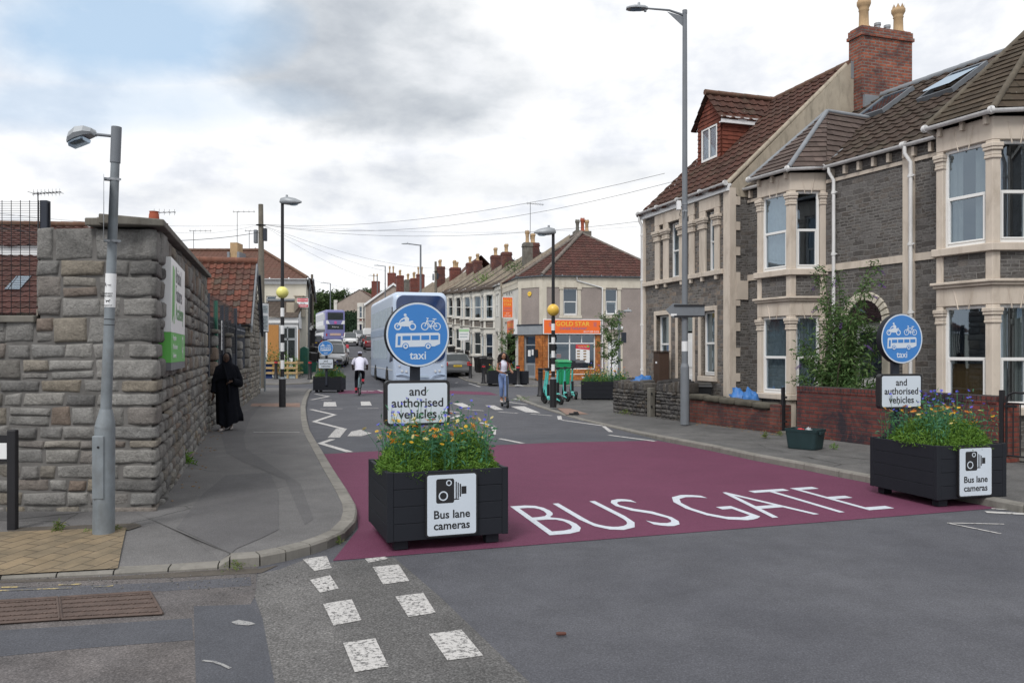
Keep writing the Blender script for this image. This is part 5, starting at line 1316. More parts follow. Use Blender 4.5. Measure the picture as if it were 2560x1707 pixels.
# ---------------------------------------------------------------- bins, tubs and bags
def wheelie(name,loc,rz,label,m,lidm=None,s=1.0,grp=None,cat='bin'):
 e=empty(name,loc,rz,label,cat,grp);mb=MB()
 mb.loft([[(-.22*s,-.26*s,.03*s),(.22*s,-.26*s,.03*s),(.22*s,.22*s,.03*s),(-.22*s,.22*s,.03*s)],[(-.27*s,-.33*s,.72*s),(.27*s,-.33*s,.72*s),(.27*s,.30*s,.72*s),(-.27*s,.30*s,.72*s)],[(-.29*s,-.36*s,.95*s),(.29*s,-.36*s,.95*s),(.29*s,.33*s,.95*s),(-.29*s,.33*s,.95*s)]],0,False)
 mb.box(-.19*s,-.15*s,-.345*s,-.30*s,.1*s,.9*s);mb.box(.15*s,.19*s,-.345*s,-.30*s,.1*s,.9*s)
 mb.build('body',m,e,bevel=.02*s)
 mb=MB();mb.loft([[(-.31*s,-.40*s,.96*s),(.31*s,-.40*s,.96*s),(.31*s,.34*s,.98*s),(-.31*s,.34*s,.98*s)],[(-.30*s,-.38*s,1.0*s),(.30*s,-.38*s,1.0*s),(.30*s,.34*s,1.04*s),(-.30*s,.34*s,1.04*s)],[(-.24*s,-.28*s,1.03*s),(.24*s,-.28*s,1.03*s),(.24*s,.28*s,1.075*s),(-.24*s,.28*s,1.075*s)]],0,False);mb.build('lid',lidm or m,e,bevel=.012*s)
 for sx in(-1,1):mb=MB();mb.lathe([(.02*s,-.03*s),(.10*s,-.03*s),(.10*s,.03*s),(.02*s,.03*s)],14,(sx*.23*s,.25*s,.1*s),axis='X');mb.build('wheel',M_tyre,e)
 mb=MB();mb.tube([(-.25*s,.38*s,.95*s),(.25*s,.38*s,.95*s)],.016*s,8);mb.build('handle',m,e);return e
def tub(name,loc,rz,label,m,w_=.56,d_=.42,h_=.33,grp=None):
 e=empty(name,loc,rz,label,'recycling box',grp);mb=MB()
 def ring(k,z):return[(p[0],p[1],z)for p in rrect(-w_/2*k,w_/2*k,-d_/2*k,d_/2*k,.06)]
 mb.loft([ring(.84,0),ring(.86,.02),ring(.97,h_*.86),ring(1.0,h_*.86),ring(1.02,h_),ring(.97,h_),ring(.95,h_*.9),ring(.82,.03)],0,False,True);mb.build('tub',m,e)
 for sx in(-1,1):mb=MB();mb.box(sx*w_*.5-.02,sx*w_*.5+.02,-.08,.08,h_*.74,h_*.9);mb.build('handle',m,e,bevel=.008)
 return e
q=G(2013,1120,KH);tb=tub('recycling_tub',(q.x,q.y,KH),AW+.35,'dark teal recycling tub on the pavement by the brick wall',M_tub)
def lump(name,loc,label,m,sx,sy,sz,cat,seed=1,amp=.35,group=None):
 mb=MB();mb.ball((0,0,0),1,22);r=random.Random(seed);o=Vector((r.uniform(0,50),r.uniform(0,50),0))
 mb.v=[(v*(1+amp*(abs(noise.noise(o+v*1.7))*2-.5)+amp*.4*noise.noise(o+v*4)))[:]for v in map(Vector,mb.v)]
 mb.v=[(v[0]*sx,v[1]*sy,max(0,(v[2]+.8)*sz*.56))for v in mb.v]
 o=mb.build(name,m,None,loc=loc);return tag(o,label,cat,group)
for i,(dx,dy,m_,nm)in enumerate(((-.08,0,M_redp,'red plastic packaging'),(.07,.03,M_alu,'crushed silver can'))):
 lump('litter',(q.x+dx,q.y+dy,KH+.25),nm+' in the tub on the pavement',m_,.06,.05,.09,'litter',20+i)
q=wr(1756,12.3);wheelie('wheelie_bin',(*q,.1),AW+.9,'black bin with grey lid behind the wall, right of the tall lamp post',M_blackp,M_blackp,.80,'black bins behind the garden walls')
q=wr(1690,12.3);wheelie('wheelie_bin',(*q,.1),AW+.2,'black bin seen just left of the tall lamp post',M_blackp,M_blackp,.86,'black bins behind the garden walls')
q=wr(1633,12.2);wheelie('wheelie_bin',(*q,.09),AW,'black bin in the gate gap between the rough stone walls',M_blackp,M_dgbin,.62,'black bins behind the garden walls')
q=wr(1806,12.05);tub('recycling_tub',(*q,.33),AW,'green recycling tub above the low red brick wall',M_dgbin,.62,.42,.3)
box=MB();box.box(-.3,.3,-.2,.2,0,.32);q2=q;
bx=empty('crate',(*q,.095),AW,'dark crate supporting the green tub behind the brick wall','crate');box.box(-.32,.32,-.22,.22,.20,.225);box.build('body',M_blackp,bx,bevel=.01)
q=wr(1860,12.0);bb=empty('storage_box',(*q,.095),AW,'black storage box under the blue bags by the bay window','box');mb=MB();mb.box(-.28,.28,-.2,.2,0,.30);mb.box(-.3,.3,-.22,.22,.302,.34);mb.build('body',M_blackp,bb,bevel=.015)
lump('blue_bag',(*wr(1848,12.0),.42),'crumpled blue bag left of a pair by the bay window',M_bluebag,.20,.16,.44,'bag',3,.5)
lump('blue_bag',(*wr(1876,12.05),.43),'crumpled blue bag right of a pair by the bay window',M_bluebag,.20,.16,.42,'bag',4,.5)
lump('blue_bag',(*wr(1606,12.0),.70),'crumpled blue bag over the rough stone wall near the side street',M_bluebag,.30,.14,.34,'bag',5,.55)
lump('black_sack',(*wr(1578,12.0),.70),'black rubbish sack behind the stone wall nearest the side street',M_blackp,.2,.16,.3,'sack',6,.3)
# ---------------------------------------------------------------- plants
def leaves(mb,r,c,spread,n,L,wd,up=.4,m=0,shape=None):
 for _ in range(n):
  p=shape(r)if shape else Vector((c[0]+r.gauss(0,spread[0]),c[1]+r.gauss(0,spread[1]),c[2]+r.gauss(0,spread[2])))
  d=Vector((r.gauss(0,1),r.gauss(0,1),r.gauss(up,.7))).normalized();s=d.cross(Vector((r.gauss(0,1),r.gauss(0,1),r.gauss(0,1)))).normalized()
  l=L*r.uniform(.6,1.3);w_=wd*r.uniform(.6,1.2);mid=p+d*l*.5+Vector((0,0,.08*l))
  mb.add([p,mid-s*w_/2,p+d*l-Vector((0,0,.12*l)),mid+s*w_/2],[(0,1,2,3)],m)
def daisy(m,r_,cup,name,center=None):
 mb=MB();n=9
 for i in range(n):
  t=2*math.pi*i/n;a,b=t-.26,t+.26
  mb.add([(0,0,0),(r_*.7*math.cos(a),r_*.7*math.sin(a),cup*.6),(r_*math.cos(t),r_*math.sin(t),cup),(r_*.7*math.cos(b),r_*.7*math.sin(b),cup*.6)],[(0,1,2,3)],0)
 mb.ball((0,0,.002),r_*.28,8,1,sz=.5);me=mb.build(name,[m,center or m]);me_=me.data;bpy.data.objects.remove(me);return me_
FL=dict(yellow_flower=daisy(M_fy,.021,.004,'yellow_flower',M_fo),orange_flower=daisy(M_fo,.033,.003,'orange_flower'),blue_flower=daisy(M_fb,.018,.012,'blue_flower'),cream_flower=daisy(M_fw,.026,.004,'cream_flower',M_fy))
def planting(loc,rz,w_,d_,label,counts,nleaf=6500,seed=1,hlow=.30,htall=(.28,.62),far=False,cl=None):
 e=empty('flower_planting',loc,rz,label,'flowers','wild flower beds in the black planters');r=random.Random(seed);mb=MB();sc=2.2 if far else 1.0
 def low(r):
  for _ in range(20):
   x,y=r.uniform(-.5,.5)*(w_+.10),r.uniform(-.5,.5)*(d_+.10)
   clump=noise.noise(Vector((x*3.2,y*3.2,seed)))
   if clump>-.16:break
  if cl:
   cx_,cy_,rx_,ry_=r.choice(cl);a_=r.uniform(0,6.28);q_=math.sqrt(r.random());x,y=cx_+rx_*q_*math.cos(a_),cy_+ry_*q_*math.sin(a_)
   return Vector((x,y,.03+hlow*(1-q_**2.2)*r.uniform(.25,1.0)+.05*noise.noise(Vector((x*9,y*9,seed)))))
  edge=1-max(abs(x)/(w_/2+.06),abs(y)/(d_/2+.06))**5
  return Vector((x,y,-.02+(hlow*(.8+.75*clump))*max(0,edge)*r.uniform(.15,1.0)+.02))
 leaves(mb,r,None,None,int(nleaf/sc),.05*sc**.6,.0125*sc**.7,.9,0,low)
 f1=mb.build('foliage',M_ltgrass,e);f1['kind']='stuff'
 mb=MB();heads=[]
 tot=sum(counts.values());names=[k for k,v in counts.items()for _ in range(v)];r.shuffle(names)
 for k in names:
  x,y=r.uniform(-.46,.46)*w_,r.uniform(-.46,.46)*d_
  h=r.uniform(*htall)*(1.2 if k=='blue_flower' else.85 if k=='yellow_flower' else.9)
  tip=Vector((x+r.gauss(0,.06),y+r.gauss(0,.06),h));midp=Vector((x,y,h*.5));mb.tube([(x,y,0),midp,tip],[.003*sc,.0025*sc,.0017*sc],4,0,False)
  leaves(mb,r,(x,y,h*.5),(.025,.025,h*.2),7 if not far else 3,.07*sc**.5,.016*sc**.6,.6,0)
  heads.append((k,tip))
 for _ in range(18 if not far else 8):
  x,y=r.uniform(-.45,.45)*w_,r.uniform(-.45,.45)*d_;h=r.uniform(.2,.42);leaves(mb,r,(x,y,h),(.04,.04,.09),26 if not far else 10,.055*sc**.6,.026*sc**.6,.4,0)
 f2=mb.build('tall_stems',M_bluegrn,e);f2['kind']='stuff'
 for k,tip in heads:
  o=bpy.data.objects.new(k,FL[k]);COL.objects.link(o);o.parent=e;o.location=tip;o.rotation_euler=(r.gauss(.35,.35),r.gauss(0,.35),r.uniform(0,6));s=r.uniform(.8,1.25)*(1.35 if far else 1);o.scale=(s,s,s)
 return e
def weed(loc,r_,h_,label,seed,m=None,n=70):
 mb=MB();r=random.Random(seed);
 def sh(r):a=r.uniform(0,6.28);q=abs(r.gauss(0,.5));return Vector((r_*q*math.cos(a),r_*q*math.sin(a),max(0,h_*(1-q)*r.random())))
 leaves(mb,r,None,None,n,h_*.55,h_*.12,.7,0,sh);o=mb.build('weed',m or M_weed,None,loc=loc);return tag(o,label,'weed','weeds along the walls and kerbs')
for i,(px,py,z,r_,h_,lb)in enumerate(((462,1163,KH,.10,.22,'leafy green weed at the foot of the stone wall'),(590,1420,.01,.14,.06,'patch of low weeds in the gutter at the dropped kerb'),(145,1327,.08,.06,.10,'small green weed at the wall foot near the nameplate'),(215,1335,.06,.10,.05,'low weed beside the base of the short lamp post'),(293,1325,.08,.07,.05,'low weed at the wall foot just right of the lamp post'),
(847,1357,.01,.06,.06,'weed tuft against the kerb left of the near planter'),(605,990,KH,.30,.45,'tall weeds at the foot of the low stone wall'),(625,978,KH,.34,.4,'yellowing weeds against the lodge wall'),(588,1010,KH,.16,.5,'bright green weeds right of the woman in black'),(1308,1001,.03,.5,.14,'dry grassy weeds at the pavement corner by the scooters'),
(1560,1035,.09,.25,.13,'weeds under the rough stone wall near the side street'),(1913,1094,KH,.06,.12,'small weed at the foot of the low red brick wall'),(2085,1122,KH,.12,.1,'weeds at the foot of the dark brick wall'),(1950,1088,.09,.08,.08,'weeds at the gap in the brick walls'))):
 q=G(px,py,z);weed((q.x,q.y,z),r_,h_,lb,i+1,M_weed if i%3 else M_ltgrass,160 if h_>.3 else 80)
r=random.Random(8)
mb=MB()
for px,py,z in[(r.uniform(1740,2100),0,KH)for _ in range(45)]:
 w_=wr(px)-NW*r.uniform(.03,.5);s_=r.uniform(.02,.05);mb.obox((w_.x,w_.y,z+.008),(s_,s_*.6,.006),r.uniform(0,3))
for px,py in[(r.uniform(340,520),r.uniform(1100,1330))for _ in range(30)]:
 w_=wl(r.uniform(.2,9))+WOUT*r.uniform(.05,.35);s_=r.uniform(.015,.04);mb.obox((w_.x,w_.y,KH+.006),(s_,s_*.6,.005),r.uniform(0,3))
lt=mb.build('leaf_litter',M_litter);gm_=MB()
for _ in range(220):
 q=G(r.uniform(0,840),r.uniform(1436,1475));gm_.ball((q.x,q.y-.03*0,.004),r.uniform(.003,.009),5)
tag(gm_.build('gutter_grit',M_coarse),'loose grit lying in the gutter by the dropped kerb','grit',kind='stuff')
0;tag(lt,'scattered dry leaves and litter along the wall feet','litter',kind='stuff')
q=G(1435,1037,.05);tag(MB().obox((0,0,.03),(.26,.10,.05),.2).obox((.05,.02,.07),(.12,.08,.03),.3).build('discarded_shoe',M_blackp,None,bevel=.02,loc=(q.x,q.y,.05)),'small dark discarded thing lying on the crossing pavement','litter')
q=GV(1289,1462);tag(MB().lathe([(.008,-.03),(.012,-.015),(.011,.02),(.007,.03)],8,axis='X').build('can',plain('rusty_red',(.09,.035,.025),.7),None,loc=(q.x,q.y,.02)),'small rusty red scrap lying on the near road','litter')
# ---------------------------------------------------------------- planters
def planter(loc,rz,label,w_,d_,z0=.08,z1=.667,notice=True):
 e=empty('planter',loc,rz,label,'planter','black timber planters');nb=4
 for nm,flipx in(('front_boards',0),('back_boards',1)):
  mb=MB();y0=-d_/2 if not flipx else d_/2-.035
  for i in range(nb):
   a,b=z0+(z1-z0)*i/nb,z0+(z1-z0)*(i+1)/nb;mb.box(-w_/2+.055,w_/2-.055,y0,y0+.035,a+.0015,b-.0015)
  mb.build(nm,M_slate,e,bevel=.003,seg=1)
 for nm,sx in(('left_boards',-1),('right_boards',1)):
  mb=MB();x0=-w_/2 if sx<0 else w_/2-.035
  for i in range(nb):
   a,b=z0+(z1-z0)*i/nb,z0+(z1-z0)*(i+1)/nb;mb.box(x0,x0+.035,-d_/2+.055,d_/2-.055,a+.0015,b-.0015)
  mb.build(nm,M_slate,e,bevel=.003,seg=1)
 for sx in(-1,1):
  for sy in(-1,1):
   mb=MB();cx,cy=sx*(w_/2-.026),sy*(d_/2-.026);mb.box(cx-.028,cx+.028,cy-.028,cy+.028,z0-.002,z1+.004);mb.build('corner_post',M_slate,e,bevel=.004,seg=1)
   mb=MB();cx,cy=sx*(w_/2-.13),sy*(d_/2-.10);mb.box(cx-.06,cx+.06,cy-.05,cy+.05,0,z0-.003);mb.build('foot',M_slate,e,bevel=.004,seg=1)
 mb=MB();mb.box(-w_/2+.036,w_/2-.036,-d_/2+.036,d_/2-.036,z0,z1-.07);mb.build('soil',M_soil,e)
 if notice:
  cx,cz,ww,hh_=w_*.015,z0+.295,.435,.52
  mb=MB();pts=rrect(cx-ww/2-.014,cx+ww/2+.014,cz-hh_/2-.014,cz+hh_/2+.014,.03);mb.xprism(pts,-d_/2-.03,-d_/2-.001);n=mb.build('camera_sign',M_sblack,e)
  mb=MB();mb.xprism(rrect(cx-ww/2,cx+ww/2,cz-hh_/2,cz+hh_/2,.02),-d_/2-.0325,-d_/2-.0302);mb.build('white_face',M_swhite,n)
  y=-d_/2-.0333
  p2=P2(y,cx-.055,cz+.12,.1);p2 .rr(-.85,.75,-1.05,1.05,.18);
  for i,(x0,x1,hz_)in enumerate(((.88,.98,.75),(1.06,1.16,.66),(1.24,1.36,.56))):p2 .pg([(x0,-hz_),(x1,-hz_),(x1,hz_),(x0,hz_)])
  p2 .pg([(1.40,-.33),(1.85,-.33),(1.85,.33),(1.40,.33)]);p2 .pg([(.75,-.8),(1.2,-.8),(1.2,-.7),(.75,-.7)]);p2 .build('camera_symbol',M_sblack,n)
  p2=P2(y-.0012,cx-.055,cz+.12,.1);p2 .ring((-.22,-.42),.36,.11);p2 .ring((.28,.68),.21,.09);p2 .build('lens_rings',M_swhite,n)
  for i,s_ in enumerate(('Bus lane','cameras')):text('lettering',s_,.098,M_sblack,n,(cx,y,cz-.085-.095*i),bold=.018)
 return e
def motor(p2,c,s):
 x,y=c
 def q(pts):return[(x+a*s,y+b*s)for a,b in pts]
 for wx in(-.62,.62):p2 .ring((x+wx*s,y-.3*s),.25*s,.11*s)
 p2 .pg(q([(-.42,-.28),(.40,-.30),(.5,.02),(.72,.10),(.62,.2),(.2,.12),(-.02,.16),(-.26,.1),(-.6,-.05),(-.5,-.2)]))
 p2 .st(q([(-.66,-.3),(-.40,.18),(-.24,.34)]),.08*s);p2 .st(q([(-.4,.2),(-.2,.28)]),.06*s)
 p2 .pg(q([(.02,.08),(.3,.1),(.34,.38),(.12,.56),(-.02,.50),(-.08,.38)]));p2 .st(q([(-.0,.44),(-.3,.28)]),.1*s);p2 .disc((x+.0*s,y+.66*s),.12*s,n=16);p2 .st(q([(.1,.1),(-.12,-.1),(-.06,-.26)]),.13*s)
def cycle(p2,c,s):
 x,y=c
 def q(pts):return[(x+a*s,y+b*s)for a,b in pts]
 for wx in(-.58,.58):p2 .ring((x+wx*s,y-.25*s),.32*s,.085*s)
 p2 .st(q([(-.58,-.25),(-.36,.34),(-.26,.50),(-.42,.52)]),.08*s);p2 .st(q([(-.40,.24),(-.05,-.22),(.26,.24),(-.38,.24)]),.08*s);p2 .st(q([(-.05,-.22),(.58,-.25),(.26,.22)]),.075*s);p2 .st(q([(.26,.2),(.34,.42)]),.07*s);p2 .st(q([(.18,.44),(.5,.44)]),.09*s);p2 .disc((x-.05*s,y-.25*s),.12*s,n=14);p2 .st(q([(-.05,-.25),(.05,-.48)]),.06*s)
def busicon(p2,wp,c,s):
 x,y=c
 def q(pts):return[(x+a*s,y+b*s)for a,b in pts]
 p2 .pg(q([(-1.3,-.42),(.95,-.36),(1.28,-.22),(1.28,.34),(1.18,.42),(-1.22,.36),(-1.28,.26)]))
 wp.pg(q([(-1.18,-.30),(-1.02,-.30),(-1.0,.2),(-1.16,.2)]))
 for i in range(4):wp.pg(q([(-.9+.54*i,-.02+.01*i),(-.44+.54*i,-.01+.01*i),(-.44+.54*i,.23+.015*i),(-.9+.54*i,.22+.015*i)]))
 for wx in(-.72,.58):wp.disc((x+wx*s,y-.36*s),.19*s,n=18)
 p3=[]
 for wx in(-.72,.58):p3 .append((x+wx*s,y-.36*s))
 return p3
def gate_sign(loc,rz,label,zc_disc=1.856,zc_plate=1.205,zb=.0,R_=.305):
 e=empty('bus_gate_sign',loc,rz,label,'road sign','bus gate signs standing in the planters')
 mb=MB();mb.box(-.045,.045,-.035,.035,zb,zc_disc+.1);mb.build('post',M_navy,e,bevel=.006)
 mb=MB();mb.lathe([(R_,-.135),(R_+.006,-.13),(R_+.006,-.045),(R_,-.04)],48,(0,0,zc_disc),axis='Y');dsc=mb.build('round_sign',M_slate,e)
 mb=MB();mb.xprism(rrect(-.315,.315,zc_plate-.215,zc_plate+.215,.045),-.125,-.04);pl=mb.build('plate',M_sblack,e)
 y=-.1365;p2=P2(y,0,zc_disc,1);p2 .disc((0,0),R_,n=56);p2 .build('white_rim',M_swhite,dsc)
 p2=P2(y-.0008,0,zc_disc,1);p2 .disc((0,0),R_*.945,n=56);p2 .build('blue_face',M_sky,dsc)
 p2=P2(y-.0016,0,zc_disc,1);wp=P2(y-.0034,0,zc_disc,1);motor(p2,(-.125,.11),.114);cycle(p2,(.125,.105),.103);cs_=busicon(p2,wp,(0,-.05),.168)
 for c_ in cs_:pass
 ico=p2;wp.build('symbol_gaps',M_sky,dsc)
 ico.build('symbols',M_swhite,dsc);w3=P2(y-.0048,0,zc_disc,1)
 for c_ in cs_:w3 .ring(c_,.018,.012)
 w3 .build('wheel_rings',M_swhite,dsc)
 text('lettering','taxi',.11,M_swhite,dsc,(0,y-.0016,zc_disc-.2),bold=.012)
 mb=MB();mb.xprism(rrect(-.288,.288,zc_plate-.19,zc_plate+.19,.025),-.1275,-.1252);mb.build('white_face',M_swhite,pl)
 for i,s_ in enumerate(('and','authorised','vehicles')):text('lettering',s_,.118,M_sblack,pl,(0,-.1285,zc_plate+.108-.108*i),bold=.014,sx=1.0)
 return e
C1_=dict(yellow_flower=85,orange_flower=18,blue_flower=45,cream_flower=24)
a1=R(19.4);p1c=Vector((-.545,7.03,0))+Vector((-math.sin(a1),math.cos(a1),0))*.475
pl1=planter((p1c.x,p1c.y,.01),a1,'nearest black timber planter with a camera notice, left of BUS GATE',1.08,.95)
planting((p1c.x,p1c.y,.60),a1,1.0,.87,'orange and yellow wild flowers in the nearest planter',C1_,15000,1,.33,(.34,.58),cl=[(-.29,-.05,.27,.42),(.25,.02,.28,.42),(-.30,-.2,.24,.28),(.27,-.18,.25,.28),(0,.25,.3,.2)])
sgp=p1c+Vector((-math.sin(a1),math.cos(a1),0))*.43+Vector((math.cos(a1),math.sin(a1),0))*-.10
g1=gate_sign((sgp.x,sgp.y,.01),a1,'blue round bus and taxi sign behind the nearest planter',zb=.3)
a2=R(16);f0=Vector((4.62,8.81,0));p2c=f0+Vector((math.cos(a2),math.sin(a2),0))*.475+Vector((-math.sin(a2),math.cos(a2),0))*.52
pl2=planter((p2c.x,p2c.y,.01),a2,'black timber planter with a camera notice at the right kerb',.95,1.04)
planting((p2c.x,p2c.y,.60),a2,.88,.96,'dense yellow, orange and blue wild flowers in the right planter',dict(yellow_flower=60,orange_flower=22,blue_flower=60,cream_flower=22),15000,2,.30,(.32,.56),cl=[(-.22,-.1,.28,.45),(.2,.0,.29,.5),(0,.2,.42,.32),(.05,-.3,.40,.24)])
sg2=p2c+Vector((-math.sin(a2),math.cos(a2),0))*.47+Vector((math.cos(a2),math.sin(a2),0))*-.16
dup(g1,(sg2 .x,sg2 .y,.06),R(13),'blue round bus and taxi sign behind the right planter, before the purple bush',(.93,.93,.97))
q=G(818,981);pl3=planter((q.x,q.y+.45,.01),R(180),'black timber planter by the far left kerb, beside the cyclist',1.18,.95,notice=False)
planting((q.x,q.y+.45,.60),0,1.1,.87,'green and yellow flowers in the planter beside the cyclist',dict(yellow_flower=45,orange_flower=15,blue_flower=25,cream_flower=10),3600,3,.3,(.3,.6),True)
dup(g1,(q.x-.02,q.y-.04,.01),R(0),'small distant blue bus and taxi sign above the far left planter',(1.03,1.03,1.0))
q=G(1495,1004);pl4=planter((q.x+.35,q.y+.5,.03),R(-6),'black timber planter with a young tree between the scooters and the stone wall',1.75,.9,.06,.66,False)
planting((q.x+.35,q.y+.5,.60),R(-6),1.65,.8,'orange-tinged flowers in the planter by the rough stone wall',dict(yellow_flower=45,orange_flower=35,blue_flower=25,cream_flower=10),3600,4,.32,(.3,.65),True)
q=G(1256,963,.05);pl5=planter((q.x,q.y+.5,.07),R(8),'black timber planter behind the woman on the scooter',1.52,.9,.06,.72,False)
planting((q.x,q.y+.5,.68),R(8),1.4,.8,'low green planting behind the woman on the scooter',dict(yellow_flower=12,orange_flower=8,blue_flower=10,cream_flower=4),2200,5,.3,(.25,.5),True)
q=G(1307,963,.05);pl6=planter((q.x+.05,q.y+.4,.07),R(8),'small black planter right of the woman on the scooter, by the shop door',.42,.6,.06,.68,False)
def sapling(loc,h,r_,label,seed,n=900):
 e=empty('young_tree',loc,0,label,'tree','young trees in the planters');r=random.Random(seed);mb=MB();mb.tube([(0,0,0),(.02,0,h*.5),(0,.02,h*.95)],[.022,.016,.006],6)
 cs_=[]
 for i in range(14):
  z=h*(.28+.68*i/14);a=i*2.4;l=r_*(1-.5*abs(i/14-.4))*r.uniform(.7,1.2);tip=Vector((l*math.cos(a),l*math.sin(a),z+l*.5));mb.tube([(0,0,z),tip],[.008,.003],4);cs_.append((z,tip))
 mb.build('trunk',M_bark,e);mb=MB()
 def sh(r):z,tip=r.choice(cs_);return Vector((0,0,z)).lerp(tip,r.uniform(.25,1.1))+Vector((r.gauss(0,.05),r.gauss(0,.05),r.gauss(0,.06)))
 leaves(mb,r,None,None,n,.11,.045,.2,0,sh);mb.build('crown',M_bud,e);return e
sapling((3.5,28.6,.6),2.45,.5,'young green tree in the planter beside the stone wall',3,1300)
q=G(1268,963,.05);sapling((q.x,q.y+.5,.7),2.1,.55,'young green tree behind the woman on the scooter',4,900)
# buddleia behind the dark brick wall
q=wr(2105,12.1);bd=empty('flowering_shrub',(*q,.1),0,'tall straggly purple-flowered bush over the dark brick wall','shrub');r=random.Random(9);mb=MB();cs_=[]
for i in range(30):
 a=r.uniform(0,6.28);l=r.uniform(.25,.85);h=r.uniform(1.5,3.3)if i>10 else r.uniform(1.0,2.2);b0=Vector((r.gauss(0,.12),r.gauss(0,.10),0));dirv=UW.to_3d()*math.cos(a)+NW.to_3d()*math.sin(a)*.35
 mid=b0+dirv*l*.35+Vector((0,0,h*.6));tip=b0+dirv*l*1.15+Vector((0,0,h));end=tip+dirv*.22+Vector((0,0,-.12))
 mb.tube([b0,mid,tip,end],[.014,.009,.005,.003],5);cs_.append((b0,mid,tip,end))
mb.build('stems',M_bark,bd);mb=MB()
def sh(r):
 b0,mid,tip,end=r.choice(cs_);t=r.random()**.75
 p=b0 .lerp(mid,(t-0)/.5)if t<.5 else mid.lerp(tip,(t-.5)/.4)if t<.9 else tip.lerp(end,(t-.9)/.1)
 if p.z<.7:p=mid.lerp(tip,r.random())
 return p+Vector((r.gauss(0,.055),r.gauss(0,.055),r.gauss(0,.05)))
leaves(mb,r,None,None,7000,.105,.028,-.1,0,sh)
def sh2(r):return Vector((0,0,0))+UW.to_3d()*r.gauss(-.05,.33)+NW.to_3d()*r.gauss(0,.16)+Vector((0,0,abs(r.gauss(1.3,.4))))
leaves(mb,r,None,None,2600,.12,.035,-.1,0,sh2)
mb.build('foliage',M_bud,bd)
for i,(b0,mid,tip,end)in enumerate(cs_):
 if i%2:continue
 mb=MB();
 def sh3(r):return end.lerp(end+(end-tip).normalized()*.16,r.random())+Vector((r.gauss(0,.012),r.gauss(0,.012),r.gauss(0,.012)))
 leaves(mb,r,None,None,70,.022,.016,0,0,sh3);mb.build('flower_spike',M_fp,bd)
# ---------------------------------------------------------------- tall lamp, beacons, bollards, poles
q=G(1712,1061,KH);tl_=empty('street_lamp',(q.x,q.y,KH),0,'very tall grey lamp post in front of the right-hand houses','street lamp');hT=AT(1708,33,q.y).z-KH
mb=MB();mb.tube([(0,0,0),(0,0,.95),(0,0,1.28)],[.098,.098,.096],20);mb.tube([(0,0,1.28),(0,0,1.36)],[.096,.07],20);mb.build('base',M_lampg,tl_)
mb=MB();mb.tube([(0,0,1.34),(0,0,4),(0,0,hT)],[.07,.062,.05],18);mb.tube([(0,0,hT-.02),(0,0,hT+.06)],.055,14);mb.build('column',M_lampg,tl_)
mb=MB();mb.tube([(0,0,hT-.06),(-.35,.0,hT+.06),(-.85,.0,hT+.10)],[.03,.024,.02],8);mb.add([(-.04,-.008,hT-.30),(-.04,.008,hT-.30),(-.04,.008,hT-.08),(-.04,-.008,hT-.08),(-.4,0,hT+.03)],[(0,3,4),(1,4,2),(0,4,1)]);mb.build('arm',M_lampg,tl_)
def ledhead(e,x0,z,L=.52,d=-1):
 mb=MB();mb.loft([[(x0+d*u,y_*w_,z+b_)for(y_,b_)in((-1,-.02),(-1,.015),(-.5,t_),(.5,t_),(1,.015),(1,-.02))]for u,w_,t_ in((0,.04,.03),(.08,.10,.055),(.3,.13,.06),(L*.85,.11,.04),(L,.06,.02))],0,False);h=mb.build('lantern',M_alu,e,bevel=.006)
 mb=MB();mb.box(min(x0+d*.15,x0+d*(L-.1)),max(x0+d*.15,x0+d*(L-.1)),-.08,.08,z-.035,z-.021);mb.build('lens',M_glassd,h)
 mb=MB();mb.lathe([(.03,0),(.03,.06),(.02,.075)],10,(x0+d*.2,0,z+.06));mb.lathe([(.028,-.075),(.034,-.02)],10,(x0+d*.06,0,z));mb.build('photocell',M_alu,h)
ledhead(tl_,-.82,hT+.10,.48)
sn=empty('fingerpost_sign',(q.x,q.y-.09,KH),0,'grey back of an arrow-shaped direction sign clamped to the tall lamp post','sign')
zc=AT(1710,778,q.y).z-KH;mb=MB();mb.xprism([(-.44,zc+.03),(-.28,zc-.15),(.42,zc-.13),(.42,zc+.12),(-.28,zc+.17)],-.002,.012);mb.build('plate',M_lampg,sn)
mb=MB();mb.box(-.26,.42,-.028,-.003,zc+.11,zc+.14);mb.box(-.26,.42,-.028,-.003,zc-.13,zc-.10);build_each(mb,'rail',M_black,sn)
mb=MB();mb.box(-.33,-.20,-.006,-.0025,zc-.11,zc-.06);mb.build('label',M_wht,sn)
mb=MB();mb.tube([(0,.09,zc+.11),(0,.09,zc+.14)],.075,14);mb.tube([(0,.09,zc-.13),(0,.09,zc-.10)],.075,14);build_each(mb,'clamp',M_alu,sn)
zb=AT(1700,515,q.y).z-KH;cb=empty('sensor_box',(q.x-.10,q.y-.05,zb+KH),0,'small white sensor box strapped high on the tall lamp post','box')
mb=MB();mb.box(-.09,.0,-.05,.05,-.10,.10);mb.build('case',M_wht,cb,bevel=.01);mb=MB();mb.tube([(.10,.05,-.14),(.10,.05,-.10)],.07,12);mb.tube([(.10,.05,.03),(.10,.05,.05)],.068,12);build_each(mb,'strap',M_alu,cb)
mb=MB();mb.tube([(0,-.02,-.1),(-.04,-.03,-.22),(.06,-.02,-.28),(.08,-.02,-.12)],.006,5);mb.build('cable',M_black,cb)
mb=MB();mb.tube([(0,0,AT(0,878,q.y).z-KH),(0,0,AT(0,853,q.y).z-KH)],.0705,18,caps=False);mb.build('sticker',M_wht,tl_)
